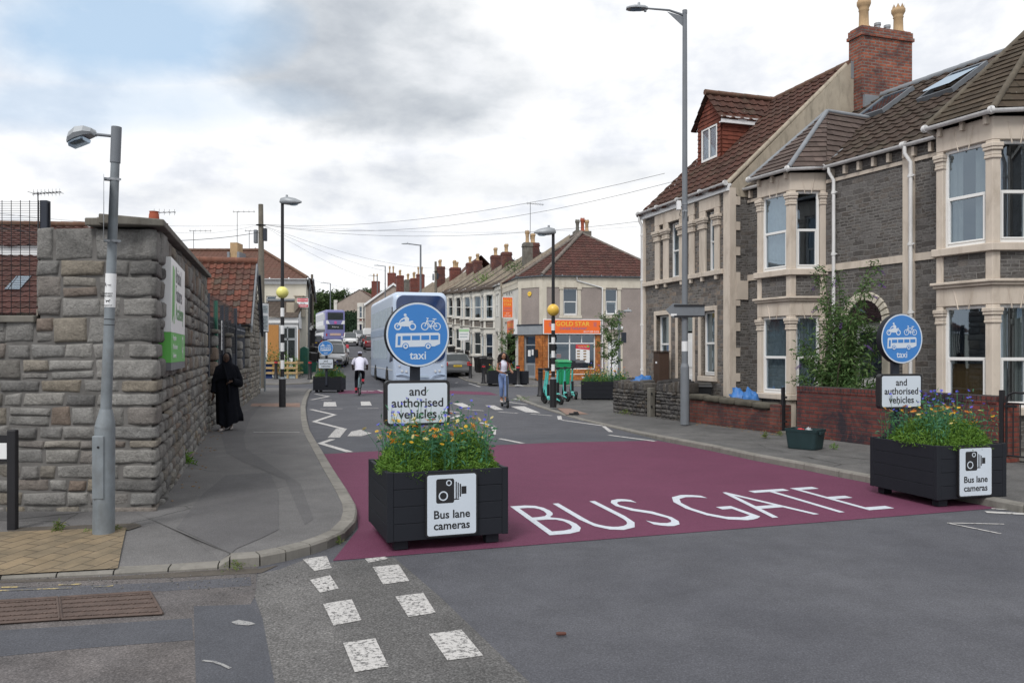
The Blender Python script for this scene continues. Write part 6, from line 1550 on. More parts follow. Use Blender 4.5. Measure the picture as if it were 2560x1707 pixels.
def beacon(px,py,gy,ty,label,headd,gm,tall):
 q=G(px,py,KH);e=empty('belisha_beacon',(q.x,q.y,KH),0,label,'crossing beacon','belisha beacons at the zebra crossing');gz=AT(px,gy,q.y).z-KH;tz=AT(px,ty,q.y).z-KH
 mb=MB();mb.tube([(0,0,0),(0,0,.82)],.098,20);mb.build('sleeve',M_black,e,bevel=.01);mb=MB();mb.tube([(0,0,.82),(0,0,.86),(0,0,.88)],[.09,.08,.055],16);mb.build('collar',M_lampg,e)
 zs=[.86];n=9;stepz=(gz-.2-.86)/n
 for i in range(n):
  mb=MB();mb.tube([(0,0,.86+stepz*i),(0,0,.86+stepz*(i+1))],.055,16,caps=False);mb.build('white_band' if i%2 else 'black_band',M_wht if i%2 else M_black,e)
 mb=MB();mb.tube([(0,0,gz-.2),(0,0,tz)],[.05,.045],14);mb.build('column',M_black,e)
 mb=MB();mb.ball((0,0,gz),.178,24);mb.build('globe',gm,e)
 mb=MB();d=headd
 for k,(u,w_,t_,b_)in enumerate(((-.08,.03,.06,.02),(-.04,.09,.13,-.0),(.15,.14,.17,-.02),(.4,.12,.13,-.02),(.55,.05,.07,.02))):
  pass
 mb.loft([[(d*u,y_*w_,tz+z_)for(y_,z_)in((-1,b_),(-1,(t_+b_)/2),(-.6,t_),(.6,t_),(1,(t_+b_)/2),(1,b_))]for(u,w_,t_,b_)in((-.08,.03,.09,.03),(-.04,.09,.15,-.0),(.15,.14,.19,-.02),(.4,.12,.14,-.01),(.56,.04,.07,.03))],0,True);h=mb.build('lantern',M_alu,e)
 mb=MB();mb.ball((d*.32,0,tz-.02),.13,12,sx=1.1,sy=.8,sz=.35);mb.build('lens',M_glass,h);mb=MB();mb.tube([(d*.13,0,tz+.18),(d*.13,0,tz+.25)],.035,10);mb.build('photocell',M_alu,h);return e
beacon(706,1017,731,509,'belisha beacon with a pale yellow globe on the left pavement',1,M_yellowp,1)
beacon(1383,1018,775,585,'belisha beacon with an amber globe among the turquoise scooters',-1,M_amber,1)
def bollard(loc,label,h=.98,first=[None],band=True):
 e=empty('bollard',loc,0,label,'bollard','black bollards on the pavements')
 mb=MB();mb.lathe([(.14,0),(.14,.05),(.105,.08),(.10,.30),(.085,.33),(.085,h-.2)],18);mb.lathe([(.085,h-.2),(.10,h-.18),(.10,h-.16),(.088,h-.14),(.088,h-.05),(.105,h-.04),(.105,h-.015),(.08,h),(0,h+.01)],18);mb.build('body',M_black,e)
 if band:mb=MB();mb.tube([(0,0,h-.135),(0,0,h-.055)],.091,18,caps=False);mb.build('red_band',M_redp,e)
 return e
def bol(px,py,z,label,Y=None):
 q=G(px,py,z);return(q.x,q.y,z),label
b0=bollard(*bol(1209,958,.06,'red-banded black bollard second from the left in front of the white terrace'))
for px,py,lb in((1176,949,'red-banded black bollard nearest the parked grey hatchback'),(1295,963,'red-banded black bollard just right of the woman on the scooter')):
 l,lb=bol(px,py,.06,lb);dup(b0,l,0,lb)
q=AT(690,949,43.5);dup(b0,(q.x,q.y,T(q.x,q.y)+.066),0,'red-banded black bollard beside the wooden pallet fence');q=AT(775,949,43.2);dup(b0,(q.x,q.y,T(q.x,q.y)+.066),0,'red-banded black bollard left of the planter by the cyclist')
q=G(1351,990,.05);bollard((q.x,q.y,.05),'plain black bollard behind the turquoise scooters',1.05,band=False)
q=G(1296,964,.065);tag(lump('bollard_paint',(q.x,q.y-.16,.07),'white paint splash at the foot of a bollard',M_wht,.2,.12,.03,'paint splash',9,.5),None)
# noticeboard on posts by the lodge
q=G(648,978,KH);nb2=empty('noticeboard',(q.x+.12,q.y-.3,KH),R(66),'grey framed noticeboard on three posts against the lodge wall','noticeboard')
for x in(.0,.30):mb=MB();mb.tube([(x,0,0),(x,0,3.55)],.035,10);mb.build('post',M_galv,nb2)
mb=MB();mb.tube([(.24,.8,0),(.24,.8,2.6)],.035,10);mb.build('post',M_galv,nb2)
mb=MB();mb.box(-.05,.42,-.09,.06,2.42,3.62);mb.build('case',M_navy,nb2,bevel=.01);mb=MB();mb.box(-.02,.40,-.105,-.091,2.45,3.59);mb.build('white_frame',M_wht,nb2)
for z0,z1 in((2.5,3.1),(3.2,3.52)):
 mb=MB();mb.box(.03,.35,-.108,-.1055,z0,z1);f_=mb.build('timetable',M_net,nb2);p2=P2(-.1085,.19,(z0+z1)/2,1)
 for i in range(int((z1-z0)/.06)-1):p2 .rr(-.13,.05+.04*(i%3),-(z1-z0)/2+.05+.06*i,-(z1-z0)/2+.075+.06*i,.005)
 p2 .build('print',M_grey,f_)
def telegraph(px,ty,Y,label,boxes=True,r=.15):
 t=AT(px,ty,Y);g=T(t.x,Y);e=empty('telegraph_pole',(t.x,Y,g),0,label,'telegraph pole','wooden telegraph poles');h=t.z-g
 mb=MB();mb.tube([(0,0,-.2),(.03,0,h*.55),(0,0,h)],[r,r*.92,r*.72],12);mb.build('pole',M_woodp,e)
 mb=MB();mb.lathe([(.22,h-.95),(.22,h-.92)],12);mb.build('wire_ring',M_black,e)
 if boxes:
  mb=MB();mb.box(-.30,-.15,-.1,.1,h-1.75,h-1.15);mb.build('junction_box',M_lampg,e,bevel=.02);mb=MB();mb.box(.13,.27,-.1,.1,h-1.65,h-1.08);mb.build('junction_box',M_navy,e,bevel=.02)
 return t
tp1=telegraph(652,511,36.5,'weathered wooden telegraph pole rising behind the tiled lodge')
tp2=telegraph(780,686,72,'distant wooden telegraph pole beyond the fish and chip shop');tp3=telegraph(1089,654,76,'distant wooden telegraph pole among the right-hand terrace roofs')
def wire(a,b,sag,label,r=.011,n=14):
 a=Vector(a);b=Vector(b);mb=MB()
 mb.tube([a.lerp(b,i/n)-Vector((0,0,sag*4*(i/n)*(1-i/n)))for i in range(n+1)],r*.6,4,0,False);tag(mb.build('overhead_wire',M_wire),label,'overhead wire','telephone wires from the poles')
ta=Vector((tp1 .x,tp1 .y,tp1 .z-.9));tb_=ta-Vector((0,0,.35))
wire(tb_,AT(-60,560,24),.45,'thick dark wire running left from the near telegraph pole',.02)
wire(ta,AT(-60,527,26),.25,'thin upper wire running left from the near telegraph pole',.008)
wire(ta,AT(430,580,40),.2,'thin wire dropping left from the near telegraph pole behind the stone wall',.008)
dorm=h1 .matrix_basis@Vector((.3,.5,6.3))
wire(ta,dorm+Vector((0,0,.55)),.55,'upper of two long wires from the near telegraph pole to the dormer house',.010);wire(ta,dorm+Vector((.2,0,.3)),.75,'lower of two long wires from the near telegraph pole to the dormer house',.010)
wire(ta,h1 .matrix_basis@Vector((.2,.1,5.5)),.5,'wire from the near telegraph pole to the eaves of the dormer house',.009)
wire(ta,(8.5,50,9.5),.4,'faint wire from the near telegraph pole over the takeaway roof',.007)
wire(ta,(XR(62),62,8.2),.8,'wire descending from the near telegraph pole to the nearer white terrace houses',.009);wire(ta,(XR(70),70,8.4),1.0,'wire descending from the near telegraph pole to the middle white terrace houses',.009);wire(ta,(XR(84)-.6,84,8.6),1.2,'lowest wire descending from the near telegraph pole to the far terrace',.009)
wire((tp2 .x,tp2 .y,tp2 .z-.5),(XR(95),95,9.5),.8,'wire from the distant left pole across the street',.010);wire((tp3 .x,tp3 .y,tp3 .z-.5),(XR(70)+3,66,8.5),.3,'wire from the distant right pole to a roof',.010)
wire((tp2 .x,tp2 .y,tp2 .z-.5),(XL(110),110,10),.4,'wire from the distant left pole along the left houses',.010)
for px,ty,Y,hd,lb in((1051.5,612,68,-1,'tall slim street lamp standing just behind the grey bus'),(963,665,114,-1,'middle slim street lamp above the grey bus'),(943.5,690,136,-1,'farthest slim street lamp left of the grey bus roof'),(826,708,130,-1,'slim dark street lamp in front of the far trees')):
 t=AT(px,ty,Y);g=T(t.x,Y);e=empty('street_lamp',(t.x,Y,g),0,lb,'street lamp','slim street lamps along the far street');mb=MB();mb.tube([(0,0,0),(0,0,t.z-g)],[.11,.07],8);mb.tube([(0,0,t.z-g-.05),(hd*1.0,0,t.z-g+.08)],.05,6);mb.build('column',M_lampg,e);ledhead(e,hd*.9,t.z-g+.08,.7,hd)
t=AT(1548,778,34);e=empty('street_lamp',(t.x,34,.05),0,'short grey pole with a small lantern in front of the takeaway','street lamp');mb=MB();mb.tube([(0,0,0),(0,0,t.z)],[.07,.05],10);mb.tube([(0,0,t.z-.1),(.2,0,t.z-.06)],.02,6);mb.build('column',M_lampg,e);ledhead(e,.18,t.z-.05,.35,1)
mb=MB();mb.box(.02,.24,-.02,.0,AT(0,857,34).z,AT(0,831,34).z);tag(mb.build('sign',M_navy,None,loc=(t.x+.05,33.95,.0)),'dark back of a small sign on the short pole by the takeaway','sign')
# ---------------------------------------------------------------- takeaway on the corner
C2=Vector((1.78,46.8,.1));RG=R(8.9);gs=empty('takeaway_shop',C2,RG,'pebbledashed corner takeaway with an orange shopfront and maroon hipped roof','shop building')
EZ=6.0;mb=MB();hl=[(1.2,2.05,3.74,5.29),(3.72,4.45,3.74,5.29),(.3,3.1,.60,2.60),(3.86,4.56,.1,2.35)]
wallholes(mb,0,8,-.1,EZ,hl,0,.15);mb.build('side_wall',M_peb,gs)
cdir=Vector((1.18,-1.40));cl=cdir.length;ca=math.atan2(cdir.y,cdir.x)
cf=MB();wallholes(cf,0,cl,-.1,EZ,[(.42,1.3,0.1,2.55)],0,.35);cfo=cf.build('corner_wall',M_peb,gs,loc=(-1.18,1.4,0),rz=ca)
ldir=Vector((.27,-4.5));ll=ldir.length;la=math.atan2(ldir.y,ldir.x)
lf=MB();wallholes(lf,0,ll,-.1,EZ,[(.9,1.3,3.7,5.3),(1.55,2.1,3.7,5.3),(2.35,2.75,3.7,5.3),(.5,3.6,.6,2.6)],0,.15);lfo=lf.build('street_wall',M_wstone,gs,loc=(-1.45,5.9,0),rz=la)
mb=MB();mb.quad((8,0,-.1),(8,8,-.1),(8,8,EZ),(8,0,EZ));mb.quad((8,8,-.1),(-1.5,8,-.1),(-1.5,8,EZ),(8,8,EZ));mb.quad((-1.5,8,-.1),(-1.45,5.9,-.1),(-1.45,5.9,EZ),(-1.5,8,EZ));mb.build('rear_wall',M_beige,gs)
mb=MB()
def bandx(x0,x1,z0,z1,o=.03):mb.box(x0,x1,-o,0,z0,z1)
bandx(0,8,5.35,5.95,.03);bandx(-.03,.22,2.62,5.35,.03)
for x0,x1,z0,z1 in((1.2,2.05,3.74,5.29),(3.72,4.45,3.74,5.29)):
 bandx(x0-.2,x0,z0,z1+.05);bandx(x1,x1+.2,z0,z1+.05);bandx(x0-.25,x1+.25,z0-.17,z0-.01,.07)
 for s_ in(x0-.24,x1-.02):mb.box(s_,s_+.26,-.07,0,z1-.05,z1+.1)
bandx(3.66,3.86,.1,2.35);bandx(4.56,4.76,.1,2.35);bandx(3.6,4.82,2.35,2.6,.05)
build_each(mb,'cream_band',M_gs,gs)
mb=MB();mb.box(-.02,cl+.02,-.03,0,5.35,5.95);mb.box(0,.22,-.03,0,2.62,5.35);mb.box(cl-.24,cl,-.03,0,2.62,5.35);mb.build('corner_bands',M_gs,cfo)
mb=MB();mb.box(-.03,ll,-.05,0,5.4,5.95)
for i in range(16):mb.box(.1+i*.28,.2+i*.28,-.10,-.05,5.72,5.86)
mb.box(.6,3.0,-.07,0,3.5,3.68);build_each(mb,'street_band',M_gs,lfo)
window(gs,(1.2,.08,3.74),0,.85,1.55,.5,None);w_=window(gs,(3.72,.08,3.74),0,.73,1.55,.52,None)
mb=MB()
for a,b,c,d in((.06,.12,-.02,.70),(.61,.67,-.02,.70)):mb.box(a,b,-.02,.01,c,d)
mb.box(.12,.61,-.02,.01,-.02,.05);mb.box(.12,.61,-.02,.01,.64,.70);o=mb.build('open_sash',M_upvc,w_);o.location=(0,-.03,.08);o.rotation_euler=(R(-18),0,0)
for a in(.9,1.55,2.35):window(lfo,(a,.08,3.7),0,.55 if a==1.55 else.4,1.6,.5,None)
# shop window with counter and menu poster
mb=MB()
for a,b,c,d in((.3,.36,.6,2.6),(3.04,3.1,.6,2.6),(1.55,1.62,.6,2.6)):mb.box(a,b,.02,.08,c,d)
mb.box(.36,3.04,.02,.08,2.08,2.14);mb.box(.36,3.04,.02,.08,.6,.66);mb.box(2.28,2.33,.02,.08,2.14,2.6);sw=mb.build('shop_window',M_wht,gs)
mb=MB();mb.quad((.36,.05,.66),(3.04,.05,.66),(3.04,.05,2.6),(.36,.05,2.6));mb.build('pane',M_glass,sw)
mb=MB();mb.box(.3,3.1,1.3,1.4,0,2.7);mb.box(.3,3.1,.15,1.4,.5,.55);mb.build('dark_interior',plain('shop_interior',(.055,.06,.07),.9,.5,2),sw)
mb=MB();mb.box(.4,2.6,.9,1.2,.55,1.15);mb.build('counter',M_brickn,sw);mb=MB();mb.box(.45,1.1,.2,.24,1.25,1.5);mb.build('small_menu',M_wht,sw);mb=MB();mb.box(.85,1.12,.19,.199,1.27,1.48);mb.build('small_menu_picture',M_orange,sw)
po=empty('menu_poster',(0,0,0));po.parent=gs;bpy.data.objects.remove(po)
mb=MB();mb.box(1.95,2.78,.006,.016,.98,2.04);pst=mb.build('menu_poster',M_wht,sw)
p2=P2(.005);p2 .pg([(1.95,1.80),(2.78,1.72),(2.78,2.04),(1.95,2.04)]);p2 .build('red_heading',M_redsign,pst)
text('lettering','CHINESE FOOD',.085,M_gold,pst,(2.36,.002,1.96));text('lettering','TAKEAWAY MENU',.065,M_wht,pst,(2.36,.002,1.87))
p2=P2(.005)
for i in range(2):
 for j in range(4):p2 .rr(2.02+.38*i,2.20+.38*i,1.62-.16*j,1.70-.16*j,.02)
p2 .build('dish_pictures',M_ply,pst);p2=P2(.004);p2 .pg([(1.95,.98),(2.6,.98),(2.36,1.1),(1.95,1.2)]);p2 .rr(2.05,2.5,1.06,1.14,.02);p2 .build('dark_footer',M_grey,pst);p2=P2(.003);p2 .disc((2.68,1.93),.07);p2 .build('green_badge',M_green,pst)
mb=MB();mb.box(0.0,.3,-.04,0,0,2.62);mb.box(3.1,3.4,-.04,0,0,2.62);mb.box(.3,3.1,-.04,0,-.05,.6);mb.build('orange_tiles',M_otile,gs)
mb=MB();mb.box(.3,3.4,-.055,-.041,.30,.34);mb.build('tile_band',M_wht,gs);mb=MB();mb.box(2.3,2.5,-.05,-.042,.1,.15);mb.build('air_vent',M_wht,gs)
mb=MB();mb.box(0,.42,-.04,0,-.05,2.62);mb.box(1.3,cl,-.04,0,-.05,2.62);build_each(mb,'orange_tiles',M_otile,cfo)
mb=MB();mb.box(-.02,cl+.02,-.10,0,2.62,3.15);mb.build('grey_fascia',M_alu,cfo);mb=MB();mb.box(-.04,cl+.02,-.14,0,3.152,3.22);mb.build('fascia_cap',M_navy,cfo)
mb=MB();mb.box(.42,.48,.1,.16,.1,2.55);mb.box(1.24,1.3,.1,.16,.1,2.55);mb.box(.48,1.24,.1,.16,2.49,2.55);mb.box(.48,1.24,.1,.16,1.98,2.05);mb.box(.48,1.24,.1,.16,.1,.95);dd=mb.build('shop_door',M_alu,cfo)
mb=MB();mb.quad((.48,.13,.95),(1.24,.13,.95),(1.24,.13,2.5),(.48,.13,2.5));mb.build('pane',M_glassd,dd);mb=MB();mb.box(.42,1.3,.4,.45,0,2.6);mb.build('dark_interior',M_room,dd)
mb=MB();mb.box(.62,.82,.115,.128,1.35,1.72);mb.box(.9,1.08,.115,.128,1.42,1.75);build_each(mb,'paper_notice',M_wht,dd);mb=MB();mb.box(.6,1.12,.09,.0999,.25,.85);mb.build('kick_panel',M_lampg,dd);mb=MB();mb.box(.3,1.4,-.25,.1,-.1,.08);mb.build('step',M_cope,cfo)
mb=MB();mb.box(1.22,1.52,-.10,-.041,1.32,1.74);lb_=mb.build('letter_box',M_black,cfo)
# shop signs
mb=MB();mb.box(-.02,3.42,-.20,-.045,2.63,3.50);s1=mb.build('shop_sign',M_wht,gs,bevel=.01);mb=MB();mb.box(.03,3.37,-.206,-.2005,2.68,3.45);mb.build('orange_face',M_orange,s1)
text('lettering','GOLD STAR',.36,M_gold,s1,(1.72,-.208,3.22),bold=.004,sx=1.02);text('lettering','CHINESE TAKEAWAY',.19,M_purple,s1,(1.75,-.208,2.95),sx=.88,bold=.012);text('lettering','0117 329 5152',.15,M_wht,s1,(2.82,-.208,2.77),bold=.01)
p2=P2(-.208,.42,3.2,.001);p2 .st([(-110,10),(0,130),(110,10)],18);p2 .st([(-70,-20),(70,-20)],16);p2 .st([(-80,-60),(80,-60)],16);p2 .st([(0,40),(0,-110)],16);p2 .st([(-100,-115),(100,-115)],16)
p2 .o=(3.05,3.2,.001);p2 .st([(-70,120),(70,120),(70,20),(-70,20),(-70,120)],14);p2 .st([(-70,70),(70,70)],12);p2 .st([(-90,-15),(90,-15)],14);p2 .st([(-80,-60),(80,-60)],14);p2 .st([(0,0),(0,-110)],14);p2 .st([(-110,-112),(110,-112)],14);p2 .build('chinese_characters',M_purple,s1)
mb=MB();mb.box(2.55,ll+.02,-.30,-.06,2.66,3.55);s2=mb.build('shop_sign',M_wht,lfo);mb=MB();mb.box(2.6,ll-.04,-.305,-.3005,2.7,3.5);mb.build('orange_face',M_orange,s2);text('lettering','GOLD STAR',.26,M_gold,s2,(3.5,-.307,3.22));text('lettering','CHINESE TAKEAWAY',.14,M_purple,s2,(3.5,-.307,2.98),sx=.9)
mb=MB();mb.box(ll-.04,ll+.01,-1.0,-.35,3.62,4.85);s3=mb.build('hanging_sign',M_wht,lfo)
hs_=empty('x',(0,0,0));bpy.data.objects.remove(hs_)
mb=MB();mb.box(ll+.011,ll+.014,-.97,-.38,3.65,4.82);mb.build('orange_face',M_orange,s3)
for s_,z_,sz,mm in(('GOLD',4.62,.2,M_gold),('STAR',4.40,.2,M_gold),('CHINESE',4.18,.11,M_purple),('TAKEAWAY',4.03,.10,M_purple),('0117',3.88,.1,M_wht),('329 5152',3.75,.1,M_wht)):text('lettering',s_,sz,mm,s3,(ll+.016,-.675,z_),(R(90),0,R(90)))
mb=MB();mb.lathe([(.14,-.06),(.14,-.01)],8,(cl*.47,0,5.0),axis='Y');ab=mb.build('alarm_box',M_gold,cfo);text('lettering','alarm',.06,M_sblack,ab,(cl*.47,-.062,5.0))
mb=MB();mb.box(3.92,4.78,-.02,-.002,2.95,3.10);npl=mb.build('street_nameplate',M_wht,gs);text('lettering','MARSH LANE',.095,M_sblack,npl,(4.35,-.022,3.025),bold=.01)
mb=MB();mb.box(3.86,4.56,.08,.12,.1,2.3);d2_=mb.build('side_door',M_wht,gs)
gutter(gs,[(-1.42,5.9,EZ+.02),(-1.30,1.32,EZ+.02),(-.06,-.14,EZ+.02),(8.1,-.14,EZ+.02)],.07,M_lampg)
downpipe(gs,[(2.0,-.12,5.95),(2.0,-.06,5.75),(3.52,-.06,5.35),(3.52,-.06,3.0),(3.52,-.06,.1)],.045)
ap=Vector((3.3,4.0,9.1));e0_=Vector((-.08,-.18,EZ));e1_=Vector((8.1,-.18,EZ));ed=(ap-(e0_+e1_)/2);yl_=(ap-Vector((0,-.18,EZ)));sy=Vector((0,4.18,ap.z-EZ));L_=sy.length
tile_roof('roof',gs,M_t4,e0_,(1,0,0),sy,[(0,0),(8.18,0),(3.38,L_)],.30,.31)
l0=Vector((-1.55,5.9,EZ));l1_=Vector((-1.33,1.28,EZ));exl=(l1_-l0).normalized();foot=l0+exl*((ap-l0).dot(exl));eyl=(ap-foot);Lh=eyl.length;al=(ap-l0).dot(exl);wl_=(l1_-l0).length
tile_roof('roof_slope',gs,M_t4,l0,exl,eyl,[(0,0),(wl_,0),(al,Lh),(0,Lh)],.30,.31)
c0,c1=l1_,e0_;exc=(c1-c0).normalized();fc=c0+exc*((ap-c0).dot(exc));eyc=ap-fc
tile_roof('corner_roof',gs,M_t4,c0,exc,eyc,[(0,0),((c1-c0).length,0),((ap-c0).dot(exc),eyc.length)],.30,.31)
mb=MB();mb.poly([tuple(e0_+Vector((.02,.03,-.03))),tuple(e1_+Vector((0,.03,-.03))),tuple(ap-Vector((0,0,.04)))]);mb.poly([tuple(e1_),(8.1,8,EZ),(3.3,8,9.1),tuple(ap)]);mb.poly([tuple(l0),tuple(l1_+Vector((0,0,-.03))),tuple(ap-Vector((0,0,.04))),(3.0,5.9,9.06)]);mb.build('roof_base',M_tr1,gs)
mgr=plain('grey_hip',(.15,.13,.115),.9,.3,3,30,.4);ridgeline(gs,[e0_+Vector((0,0,.06)),ap+Vector((0,0,.08))],mgr,.11);ridgeline(gs,[c0+Vector((0,0,.06)),ap+Vector((0,0,.06))],mgr,.11);ridgeline(gs,[ap+Vector((0,0,.06)),(3.05,6,9.15)],mgr,.11);ridgeline(gs,[e1_,ap],mgr,.09)
chm=chimney(gs,3.6,4.75,7.2,7.9,6.5,9.75,M_cope,[(3.85,7.5,1,M_cope),(4.2,7.5,1.15,M_potr),(4.5,7.5,1)],ph=.8,corbel=False)
# coped party wall at the back of the takeaway roof
mb=MB();yv=6.0
mb.add([(-1.6,yv,EZ-.2),(3.0,yv,9.0),(3.0,yv+.28,9.0),(-1.6,yv+.28,EZ-.2),(-1.6,yv,EZ+.15),(3.0,yv,9.33),(3.0,yv+.28,9.33),(-1.6,yv+.28,EZ+.15)],[(3,2,1,0),(4,5,6,7),(0,1,5,4),(1,2,6,5),(2,3,7,6),(3,0,4,7)]);mb.build('party_wall',M_beige,gs)
chimney(gs,-.05,.55,6.25,6.9,6.5,8.75,M_cope,[(.25,6.6,1)],ph=.85)
def aerial(loc,h,L,rz,label,n=7):
 e=empty('tv_aerial',loc,rz,label,'aerial','television aerials on the roofs');mb=MB();mb.tube([(0,0,0),(0,0,h)],.018,5);mb.build('mast',M_wire,e);mb=MB();mb.tube([(-L*.2,0,h-.05),(L*.8,0,h+.0)],.013,4)
 for i in range(n):x=-L*.15+L*.9*i/(n-1);l=.22 if i else.32;mb.tube([(x,-l*.8,h-.02-.0),(x,l*.8,h-.02)],.008,4);mb.tube([(x,0,h-.12),(x,0,h+.1)],.006,4)
 mb.build('antenna',M_wire,e);return e
aerial(tuple(gs.matrix_basis@Vector((.45,6.6,9.0))),2.4,1.3,R(30),'large tilted television aerial above the takeaway roof')
# roof weeds
q=gs.matrix_basis@Vector((-.3,6.3,7.2));tag(MB().build('x',M_bark),'x')if False else None
mb=MB();r=random.Random(5);leaves(mb,r,(0,0,.2),(.35,.2,.22),260,.16,.06,.4);tag(mb.build('roof_weeds',M_bud,None,loc=tuple(gs.matrix_basis@Vector((-.7,6.3,6.9)))),'green bush growing from the gutter beside the takeaway chimney','shrub')
mb=MB();leaves(mb,r,(0,0,.2),(.4,.3,.25),260,.18,.07,.5);tag(mb.build('roof_weeds',M_ltgrass,None,loc=(XR(64)+1.0,64,7.2)),'pale green weeds growing on the white terrace roofs','shrub')
# ---------------------------------------------------------------- white bay terrace beyond
TD=Vector((.2144,-.9767,0));RT=math.atan2(TD.y,TD.x)
def terr(name,label,wall,mc,roofm,chm,full=True,w_=4.6):
 e=empty(name,(0,0,0),RT,label,'house','terraced houses along the far street')
 mb=MB();wallholes(mb,0,w_,-.3,5.7,[(3.1,3.95,.1,2.5)],0,.2);mb.build('wall',wall,e)
 if full:
  bay(e,.7,2.6,.7,.33,dict(g=-.2,s1=.85,h1=2.5,c1=2.8,s2=3.5,h2=5.15,e=5.5),mc,M_rub1,(('net','half',None),('half',None,'half')),far=True)
  mb=MB();mb.prism([(.6,.0),(.9,-.85),(2.4,-.85),(2.7,.0)],5.5,5.62);mb.add([(.6,0,5.62),(.9,-.85,5.62),(2.4,-.85,5.62),(2.7,0,5.62),(1.65,.9,6.4)],[(0,1,4),(1,2,4),(2,3,4)]);mb.build('bay_roof',roofm,e)
  mb=MB();mb.box(3.1,3.95,.12,.16,.1,2.1);d=mb.build('door',M_upvc if False else M_brickn,e)
  window(e,(3.15,-.02,3.6),0,.75,1.5,.5,None,far=True)
  mb=MB();mb.box(0,.14,-.05,0,-.2,5.5);mb.box(2.7,w_,-.06,0,5.35,5.55);mb.box(3.02,3.1,-.05,0,0,2.6);mb.box(3.95,4.03,-.05,0,0,2.6);mb.box(3.0,4.05,-.06,0,2.6,2.75);mb.box(3.02,4.03,-.06,0,5.1,5.3);build_each(mb,'trim',mc,e)
 else:
  for x,z,ww in((.9,.9,1.2),(.9,3.5,1.2),(3.1,3.5,.8)):window(e,(x,-.03,z),0,ww,1.5,.5,None,far=True)
 gutter(e,[(0,-.12,5.7),(w_,-.12,5.7)],.06);downpipe(e,[(.25,-.1,5.65),(.25,-.05,5.4),(.25,-.05,-.1)])
 mb=MB();mb.quad((0,-.14,5.68),(w_,-.14,5.68),(w_,3.8,8.3),(0,3.8,8.3));mb.quad((w_,3.8,8.3),(w_,7.8,5.6),(0,7.8,5.6),(0,3.8,8.3));mb.quad((w_,0,-.3),(w_,7.6,-.3),(w_,7.6,5.7),(w_,0,5.7));mb.poly([(w_-.01,0,5.7),(w_-.01,7.6,5.7),(w_-.01,3.8,8.25)]);mb.build('roof',roofm,e)
 mb=MB()
 mb.add([(-.12,-.1,5.5),(-.12,3.8,8.1),(.12,3.8,8.1),(.12,-.1,5.5),(-.12,-.1,5.95),(-.12,3.8,8.62),(.12,3.8,8.62),(.12,-.1,5.95)],[(3,2,1,0),(4,5,6,7),(0,1,5,4),(1,2,6,5),(2,3,7,6),(3,0,4,7)]);mb.build('party_wall',M_beige,e)
 chimney(e,-.38,.38,2.9,3.7,7.0,9.05,chm,[(-.17,3.3,1),(.17,3.3,1)],ph=.7,n=8)
 mb=MB();mb.box(0,w_*.6,-2.6,-2.4,-.3,.75);mb.build('front_wall',M_brickd,e);return e
tw=terr('terraced_house','white bay terrace house next to the takeaway',M_wstone,M_wstone,M_tr2,M_brick)
tg=terr('terraced_house','pebbledashed terrace house',M_peb2,M_gs,M_tr1,M_brick,False)
WLB=['grey-roofed white bay house second from the takeaway','white bay house with the estate agent board','white bay house fourth from the takeaway','white bay house fifth from the takeaway, beside the bus','white bay house sixth from the takeaway, half behind the bus']
def tplace(o,i,lb,first):
 Y=53.2+(i+1)*4.6*.9767;p=(XR(Y),Y,T(XR(Y),Y)+.06)
 if first:o.location=p;o.rotation_euler=(0,0,RT);return o
 d_=dup(o,p,RT,lb)
 if i not in(2,3,5,8,11):
  for ch in list(d_.children):
   if ch.name.startswith('chimney'):
    for g_ in list(ch.children):bpy.data.objects.remove(g_)
    bpy.data.objects.remove(ch)
 return d_
tplace(tw,0,'',True)
for i in range(1,6):tplace(tw,i,WLB[i-1],False)
for i in range(6,15):
 lb='pebbledashed terrace house, %s beyond the white bay houses'%('first second third fourth fifth sixth seventh eighth ninth'.split()[i-6])
 if i==6:tplace(tg,i,'',True);tg['label']=lb
 else:tplace(tg,i,lb,False)
sb=empty('estate_agent_board',(XR(60)-1.3,60.0,T(XR(60),60)+.07),R(-20),'green and white estate agent board outside the white terrace','sign board');mb=MB();mb.box(-.03,.03,-.03,.03,0,2.8);mb.build('post',M_wht,sb);mb=MB();mb.box(-.42,.42,-.05,-.03,2.0,2.85);pb=mb.build('board',M_wht,sb)
p2=P2(-.052);p2 .pg([(-.40,2.62),(.40,2.62),(.40,2.82),(-.40,2.82)]);p2 .build('green_stripe',plain('pale_green',(.35,.55,.32),.5),pb);p2=P2(-.053);p2 .rr(-.34,.34,2.4,2.48,.02);p2 .rr(-.34,.28,2.2,2.28,.02);p2 .build('print',M_net,pb)
for i,(Yb,dx_,lb)in enumerate(((56.0,-1.6,'black wheelie bins nearest the black planter by the takeaway'),(57.2,-1.9,'second black wheelie bin outside the white terrace'),(66,-1.5,'black wheelie bin outside a white bay house'),(72,-1.4,'black wheelie bin farther along the white terrace'))):
 wheelie('wheelie_bin',(XR(Yb-3)+dx_*.6,Yb-3,T(XR(Yb),Yb-3)+.066),RT+.3*i,lb,M_blackp,None,1.05,'black bins outside the white terrace')
wheelie('wheelie_bin',(AT(1408,0,41.0).x,41.0,.06),R(8),'bright green wheelie bin behind the turquoise scooters',M_gbin,None,1.18)
# ---------------------------------------------------------------- lodge with the pantiled roof
La,Lb=wl(19.5),wl(24.3);Ld=(Lb-La);LL=Ld.length;LA=math.atan2(Ld.y,Ld.x)
lo=empty('lodge',(*La,0),LA,'small stone lodge with a steep orange pantile roof beside the pavement','building')
